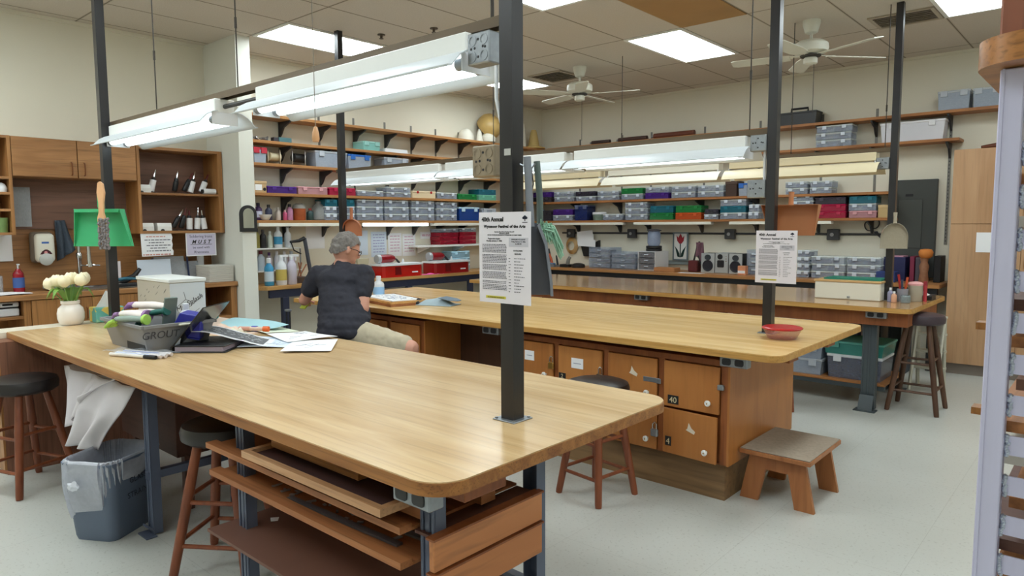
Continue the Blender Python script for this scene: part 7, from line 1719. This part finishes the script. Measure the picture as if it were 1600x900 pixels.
# plywood shelves full of offcuts at the camera end
t = thing('offcut_shelf', 'plywood offcut shelves between the steel legs at the near end of the front table', 'shelf unit', (-1.9, 1.4, 0))
for z, ex in ((.598, -2.52), (.50, -2.50)):
    b = nb(); B(b, ex, -1.40, 1.13, 1.172, z, z+.020); B(b, ex, -1.40, 1.1725, 1.60, z, z+.008); obj('board', b, M_ply, t); t.children[-1]['kind'] = 'stuff'
for z0, z1 in ((.510, .596), (.405, .499)):
    b = nb(); B(b, -1.325, -1.305, 1.165, 1.612, z0, z1, .002); obj('end_board', b, wood('knotty pine end', (206,136,84), (182,112,62), 1, 10, .55, 1.0), t)
    b = nb(); B(b, -1.332, -1.300, 1.16, 1.615, z1+.0005, z1+.0065); obj('end_cap', b, M_lockF, t)
b = nb(); B(b, -1.398, -1.334, 1.18, 1.60, .590, .598); obj('top_board', b, M_plyD, t)
t = thing('framed_panel', 'dark panel in a pale wooden frame lying on the offcut shelves', 'panel', (-1.78, 1.3, .62))
x0, x1, y0, y1, z0, z1 = -2.14, -1.41, 1.075, 1.50, .6605, .683
b = nb(); B(b, x0, x1, y0, y0+.022, z0, z1); B(b, x0, x1, y1-.022, y1, z0, z1); B(b, x0, x0+.022, y0+.0225, y1-.0225, z0, z1); B(b, x1-.022, x1, y0+.0225, y1-.0225, z0, z1); obj('frame', b, wood('pale frame strip', (206,160,118), (182,134,92), 0, 30, .5, 1), t); t.children[-1]['kind'] = 'stuff'
b = nb(); B(b, x0+.0225, x1-.0225, y0+.0225, y1-.0225, z0+.003, z0+.010); obj('dark_panel', b, mat('aubergine board', (78,54,54), .6, var=.1), t)
for i, (xa, xb, ya, yb, za, zb, m, l) in enumerate(((-2.16,-1.36,1.20,1.24,.6185,.66,M_ply,'long plywood strip under the framed panel'), (-2.16,-1.36,1.40,1.46,.6065,.66,M_ply,'second long plywood strip under the framed panel'),
        (-2.10,-1.62,1.16,1.195,.6835,.705,M_edge,'oak strip lying on the framed panel'), (-2.08,-1.50,1.24,1.46,.6835,.690,mat('plum hardboard', (70,46,52), .6, var=.1),'dark plum sheet lying on the framed panel'),
        (-1.56,-1.37,1.28,1.31,.6605,.672,M_edge,'short wooden strip beside the framed panel'))):
    b = nb(); B(b, xa, xb, ya, yb, za, zb, .001); solo('wood_strip', b, m, l, 'wood strip')
r = random.Random(21)
for i, (xa, xb, ya, yb) in enumerate(((-2.05,-1.50,1.19,1.21), (-1.80,-1.42,1.26,1.285))):
    b = nb(); a = Vector((xa,ya,.5085)); c = Vector((xb,yb,.5085)); d = (c-a).normalized(); n_ = Vector((-d.y,d.x,0))*.011
    PR(b, [tuple((a-n_)[:2]), tuple((c-n_)[:2]), tuple((c+n_)[:2]), tuple((a+n_)[:2])], .5085, .516); solo('lead_came', b, mat('dull lead', (110,108,112), .4, .5, var=.2), ['long lead strip on the lower offcut shelf','shorter lead strip on the lower offcut shelf near the leg'][i], 'lead strip')
b = nb()
for i in range(46):
    x, y = r.uniform(-2.2,-1.45), r.uniform(1.20,1.42); OB(b, (x,y,.5105+r.uniform(0,.005)), (r.uniform(.006,.018), r.uniform(.003,.008), .0015), r.uniform(0,180))
o = solo('lead_scraps', b, mat('shiny lead scraps', (176,178,182), .3, .6, var=.3, scale=80), 'litter of shiny lead and glass scraps on the lower offcut shelf', 'scraps'); o['kind'] = 'stuff'
t = thing('hardboard_sheet', 'large scuffed brown board sticking out low under the front table', 'board', (-1.95, 1.35, .30))
b = nb(); PR(b, [(-2.47,1.10),(-1.40,1.10),(-1.40,1.56),(-2.47,1.56)], .300, .311); obj('sheet', b, M_hard, t)
b = nb(); PR(b, [(-2.38,1.30),(-2.35,1.285),(-2.335,1.305),(-2.36,1.325)], .3113, .3125); obj('paper_scrap', b, M_paper, t)
b = nb(); TU(b, [(-4.03,1.10,.765),(-4.0,1.10,.752),(-3.95,1.10,.765)], .006, 6); solo('hook', b, M_white, 'small white hook under the edge of the front table', 'hook')

# ================================================================ aluminium rack at the picture edge
t = thing('rack', 'tall aluminium rack with slotted side and oak top close to the camera', 'rack', (.1, 1.3, 0))
b = nb(); B(b, -.1405, -.1130, 1.150, 1.180, .0, 1.62, .0015); B(b, -.1375, -.135, 1.1485, 1.1499, .0, 1.62); o = obj('upright', b, M_alu, t); o['kind'] = 'stuff'
b = nb(); wx0, wx1 = -.1070, -.070
zz = .02; n_ = 0
cells = []
wx0 = -.1125
z = 1.494+.0575*2
while z > .08:
    B(b, wx0, .45, 1.168, 1.171, z-.0575, z-.03); cells.append(z-.0575); z -= .0575
o = obj('slotted_side', b, M_alu, t); o['kind'] = 'stuff'
b = nb(); r = random.Random(31)
for zc_ in cells:
    for k in range(9):
        bmesh.ops.create_icosphere(b, subdivisions=1, radius=.0036, matrix=Matrix.Translation((-.1105+r.uniform(-.001,.002), 1.1665, zc_+.0275*k/8)))
o = obj('weld', b, M_weld, t, True); tag(o, kind='stuff')
b = nb(); PR(b, rrect(-.168, .65, 1.10, 1.75, .07, 10), 1.622, 1.658); obj('oak_top', b, wood('oak cap', (178,118,62), (132,82,40), 0, 50, .3, 1.5, pore=.45), t, True)
b = nb(); B(b, .55, .58, 1.150, 1.180, 0, 1.62, .0015); obj('far_upright', b, M_alu, t)
b = nb(); B(b, -.138, -.1075, 1.70, 1.73, 0, 1.62, .0015); obj('rear_upright', b, M_alu, t)
t = thing('wood_box', 'red-brown wooden box standing on the oak top of the rack', 'box', (.1, 1.4, 1.659))
b = nb(); B(b, -.155, .25, 1.24, 1.52, 1.659, 2.1, .003); obj('box_body', b, wood('red brown mahogany', (150,92,68), (124,72,52), 2, 20, .45, 1), t)
b = nb(); B(b, -.16, .255, 1.235, 1.525, 2.1005, 2.12, .002); obj('box_lid', b, wood('red brown mahogany', (150,92,68), (124,72,52), 2, 20, .45, 1), t)
M_rb = wood('rack board', (178,118,68), (150,94,50), 1, 20, .55, 1.0)
cols = [M_rb, mat('white tile scrap', (206,202,192), .6, var=.2, scale=6), M_rb, M_plyD, M_rb, M_cabD]
names = ['tan board','white-smeared board','tan board','dark stained board','orange board','grey-brown board']
for i, zc_ in enumerate([1.466+.0575*.0-.0575*i_ for i_ in range(12)]):
    k = i % 6
    b = nb(); x0 = -.135 + .014*((i*7) % 3); B(b, x0, .50, 1.182+.02*((i*5) % 3), 1.66, zc_, zc_+.016); solo('rack_board', b, cols[k], f'{names[k]} lying in the aluminium rack, {ORD[i]} from its top', 'board', 'boards in the aluminium rack')
for z, l in ((1.248,'upper'), (1.112,'lower')):
    b = nb(); B(b, -.172, -.1455, 1.30, 1.33, z, z+.011); B(b, -.1455, .0, 1.31, 1.325, z+.002, z+.009); solo('peg_board', b, wood('golden peg', (188,128,58), (150,96,40), 1, 30, .5, 1), f'{l} wooden lug poking out behind the rack upright', 'lug')

# ================================================================ the man at the middle table
def cap(b, p0, p1, r0, r1, n=14, sq=1.0):
    """tapered limb with round ends"""
    p0, p1 = Vector(p0), Vector(p1); d = (p1-p0).normalized(); pts = [p0-d*r0*.95, p0-d*r0*.7, p0-d*r0*.35, p0, p0.lerp(p1,.5), p1, p1+d*r1*.35, p1+d*r1*.7, p1+d*r1*.95]
    TU(b, pts, [r0*.2, r0*.71, r0*.94, r0, (r0+r1)/2, r1, r1*.94, r1*.71, r1*.2], n)
def ell(b, c, rx, ry, rz, M=None, sub=3):
    m = Matrix.Translation(c) @ (M.to_4x4() if M else Matrix()) @ Matrix.Diagonal((rx, ry, rz, 1)); bmesh.ops.create_icosphere(b, subdivisions=sub, radius=1, matrix=m)
def fuse(name, b, m, parent, vox, sm=4, disp=0, dscale=.1, keep=None):
    """melt overlapping volumes into one continuous skin"""
    me = bpy.data.meshes.new('tmp'); bmesh.ops.recalc_face_normals(b, faces=b.faces); b.to_mesh(me); b.free()
    o = bpy.data.objects.new('tmp', me); COL.objects.link(o)
    r_ = o.modifiers.new('r', 'REMESH'); r_.mode = 'VOXEL'; r_.voxel_size = vox
    if sm: s = o.modifiers.new('s', 'SMOOTH'); s.factor = .5; s.iterations = sm
    if disp:
        tx_ = bpy.data.textures.new(name+' folds', 'CLOUDS'); tx_.noise_scale = dscale; tx_.noise_depth = 3
        d = o.modifiers.new('d', 'DISPLACE'); d.texture = tx_; d.strength = disp; d.mid_level = .5; d.texture_coords = 'LOCAL'
    bpy.context.view_layer.update()
    me2 = bpy.data.meshes.new_from_object(o.evaluated_get(bpy.context.evaluated_depsgraph_get()))
    bpy.data.objects.remove(o)
    bb = bmesh.new(); bb.from_mesh(me2)
    if keep: bmesh.ops.delete(bb, geom=[v for v in bb.verts if not keep(v.co)], context='VERTS')
    me2.materials.clear()
    return obj(name, bb, m, parent, True)
hd = Vector((-.42, .907, 0)); rt_ = Vector((.907, .42, 0)); UP = Vector((0,0,1))       # body heading and its right side
PEL = Vector((-4.03, 2.80, .70)); CH = Vector((-4.185, 2.90, 1.0)); NK = Vector((-4.225, 2.925, 1.135)); HC = Vector((-4.215, 2.965, 1.255))
man = thing('person', 'seated person with grey hair, dark t-shirt and khaki shorts leaning over the middle table', 'person', (-4.03, 2.80, .60))
shR = CH+rt_*.175+UP*.075; shL = CH-rt_*.185+UP*.06
elR = Vector((-3.945, 2.90, .845)); waR = Vector((-4.42, 3.20, .866)); elL = Vector((-4.50, 2.79, .875)); waL = Vector((-4.74, 2.95, .835))
hipR = PEL+rt_*.10-UP*.03; hipL = PEL-rt_*.10-UP*.03
knR = Vector((-3.53, 2.97, .60)); anR = Vector((-3.60, 3.02, .10)); knL = Vector((-4.34, 3.12, .615)); anL = Vector((-4.36, 3.06, .10))
hh = Vector((.25, .968, 0)).normalized(); hr = Vector((hh.y, -hh.x, 0)); tilt = Matrix.Rotation(R(-24), 3, hr)   # head turned right, bowed
HM = Matrix((hr, tilt @ hh, tilt @ UP)).transposed()
b = nb()
cap(b, PEL, PEL.lerp(CH,.5), .105, .10); cap(b, PEL.lerp(CH,.5), CH, .10, .105); cap(b, shL, shR, .052, .052)
cap(b, CH+UP*.05, NK+UP*.0, .075, .056); cap(b, NK-UP*.02, HC-UP*.03, .052, .055)
ell(b, HC, .076, .096, .112, HM); ell(b, HC+HM @ Vector((0,.03,-.05)), .058, .068, .07, HM)                      # skull, jaw
ell(b, HC+HM @ Vector((0,.104,-.02)), .013, .02, .024, HM, 2); ell(b, HC+HM @ Vector((0,.09,-.075)), .026, .016, .011, HM, 2); ell(b, HC+HM @ Vector((0,.082,-.105)), .024, .02, .02, HM, 2)
for s in (-1, 1):
    ell(b, HC+HM @ Vector((s*.078,-.005,-.015)), .010, .020, .032, HM, 2)
    ell(b, HC+HM @ Vector((s*.032,.08,.012)), .02, .014, .009, HM, 2)
cap(b, shR, elR, .05, .043); cap(b, elR, waR, .043, .028); cap(b, shL, elL, .05, .043); cap(b, elL, waL, .043, .028)
cap(b, hipR, knR, .085, .06); cap(b, knR, anR, .056, .036); cap(b, hipL, knL, .085, .06); cap(b, knL, anL, .056, .036)
def hand(b, wr, fwd, side, palm_dn, curl, s):
    """palm, four bent fingers of unequal length and a thumb from the side of the palm"""
    fwd = fwd.normalized(); side = (side-fwd*side.dot(fwd)).normalized(); dn = palm_dn
    M = Matrix((side, fwd, side.cross(fwd))).transposed()
    ell(b, wr+fwd*.045, .040, .048, .017, M, 2); cap(b, wr-fwd*.01, wr+fwd*.03, .026, .026, 10)
    for k, L in enumerate((.066, .076, .071, .056)):
        o = wr+fwd*.083+side*s*(.030-.020*k); p1 = o+fwd*L*.45+dn*curl*.012; p2 = p1+(fwd*(1-curl*.5)+dn*curl).normalized()*L*.33; p3 = p2+(fwd*(1-curl)+dn*curl*1.4).normalized()*L*.28
        cap(b, o-fwd*.015, p1, .0095, .009, 8); cap(b, p1, p2, .009, .0085, 8); cap(b, p2, p3, .0085, .007, 8)
    o = wr+fwd*.03+side*s*.034; p1 = o+side*s*.024+fwd*.026+dn*.012; p2 = p1+fwd*.03+dn*.012-side*s*.004
    cap(b, o, p1, .012, .0105, 8); cap(b, p1, p2, .0105, .0085, 8)
hand(b, waR, waR-elR, rt_*-1, -UP, .55, 1); hand(b, waL, (waL-elL)*Vector((1,1,.3)), rt_, -UP, .8, 1)
M_skin = mat('skin', (206,150,128), .55, var=.06, scale=10)
fuse('body', b, M_skin, man, .0075, 3)
# feet in shoes
for an, kn in ((anR, knR), (anL, knL)):
    b = nb(); f = (hd*.9+rt_*.3).normalized(); ell(b, an+f*.07-UP*.055, .05, .05, .042); cap(b, an-UP*.06-f*.02, an-UP*.062+f*.14, .04, .037); cap(b, an-UP*.02, an-UP*.06, .042, .042)
    for v in b.verts: v.co.z = max(v.co.z, .002)
    fuse('shoe', b, mat('dark shoe', (54,50,48), .6), man, .009, 3)
# shorts
b = nb()
cap(b, PEL-UP*.03, PEL+UP*.0, .132, .118); cap(b, hipR, hipR.lerp(knR,.86), .104, .083); cap(b, hipL, hipL.lerp(knL,.86), .104, .083)
fuse('shorts', b, mat('khaki cotton', (186,174,150), .9, var=.1, scale=30, bump=.3), man, .011, 3, .016, .05)
b = nb(); OB(b, PEL+rt_*.165-hd*.035-UP*.055, (.02,.03,.022), Matrix((rt_, hd, UP)).transposed()); obj('belt_pouch', b, M_blackp, man)
# t-shirt
b = nb()
W1 = PEL+UP*.035
for k in range(7):
    c = W1.lerp(CH, k/6); ell(b, c, (.185+.012*math.sin(k)), .152+.005*math.cos(k*1.7), .085, Matrix((rt_, hd, UP)).transposed())
ell(b, CH+UP*.04, .20, .138, .085, Matrix((rt_, hd, UP)).transposed()); cap(b, shL-rt_*.01, shR+rt_*.01, .073, .073); cap(b, CH+UP*.06, NK-UP*.02, .10, .068)
cap(b, shR, shR.lerp(elR,.5), .076, .070); cap(b, shL, shL.lerp(elL,.55), .076, .070)
ell(b, W1-UP*.045, .195, .17, .075, Matrix((rt_, hd, UP)).transposed())
fuse('t_shirt', b, mat('charcoal navy cotton', (44,44,54), .85, var=.1, scale=40, bump=.2), man, .010, 3, .032, .085)
b = nb(); LA(b, [(.064,-.010),(.068,0),(.064,.010),(.060,0)], NK-UP*.005, 24, closed=False); obj('collar', b, mat('charcoal navy cotton', (44,44,54), .85), man, True)
# hair
b = nb()
ell(b, HC+HM @ Vector((0,-.008,.018)), .086, .104, .104, HM); ell(b, HC+HM @ Vector((0,-.05,-.025)), .074, .062, .075, HM)
def hairline(p):
    q = HM.transposed() @ (p-HC); return (q.z > -.075 and q.y < .045 - max(0, .05-q.z)*.9 and not (q.y > .005 and q.z < .0)) or (q.z > .05 and q.y < .085)
fuse('hair', b, mat('grey curly hair', (124,118,114), .9, var=.45, scale=70, bump=.9), man, .006, 1, .022, .03, hairline)
# glasses
b = nb()
for s in (-1, 1):
    c = HC+HM @ Vector((s*.034,.098,.0)); pts = [c+HM @ Vector((math.cos(2*PI*i/16)*.024, 0, math.sin(2*PI*i/16)*.019)) for i in range(17)]; TU(b, pts, .0022, 6)
    TU(b, [HC+HM @ Vector((s*.058,.096,.004)), HC+HM @ Vector((s*.084,.05,.006)), HC+HM @ Vector((s*.086,-.01,.0))], .0024, 6)
TU(b, [HC+HM @ Vector((-.011,.1,.004)), HC+HM @ Vector((0,.106,.008)), HC+HM @ Vector((.011,.1,.004))], .002, 6)
g = obj('glasses', b, M_ink, man, True); tag(g, kind='stuff')
# the thing in his left hand and his stool's neighbours
gl = waL+(waL-elL).normalized()*.09-UP*.02
b = nb(); OB(b, gl, (.035,.05,.004), Matrix.Rotation(R(40), 3, 'X')); solo('glass_piece', b, mat('yellow green glass', (176,186,70), .25), 'yellow-green glass piece held in the seated person\'s hand', 'glass piece')

stool(-4.68, 2.66, .62, .15, 30, 'small stool beside the seated person, with an olive cup on it', M_blackp, M_stool, .12, .05)
t = thing('cup', 'olive green cup standing on the stool beside the seated person', 'cup', (-4.68, 2.66, .6235))
b = nb(); LA(b, [(.03,0),(.036,.004),(.05,.055),(.052,.075),(.047,.075),(.03,.012)], (-4.68,2.66,.6235), 18, closed=False); obj('cup_body', b, mat('olive glaze', (78,84,62), .4, var=.2), t, True)
t = thing('wire_stand', 'small black wire stand beside the white pillar, beyond the front table', 'stand', (-5.85, 3.45, 0))
b = nb()
for sx in (-1, 1):
    TU(b, [(-5.85+sx*.07,3.45,0),(-5.85+sx*.03,3.45,.42),(-5.85+sx*.028,3.45,.62)], .008, 6)
obj('legs', b, M_blackp, t); t.children[-1]['kind'] = 'stuff'
b = nb(); B(b, -5.882, -5.818, 3.43, 3.47, .62, .64, .004); obj('top_plate', b, M_galv, t)
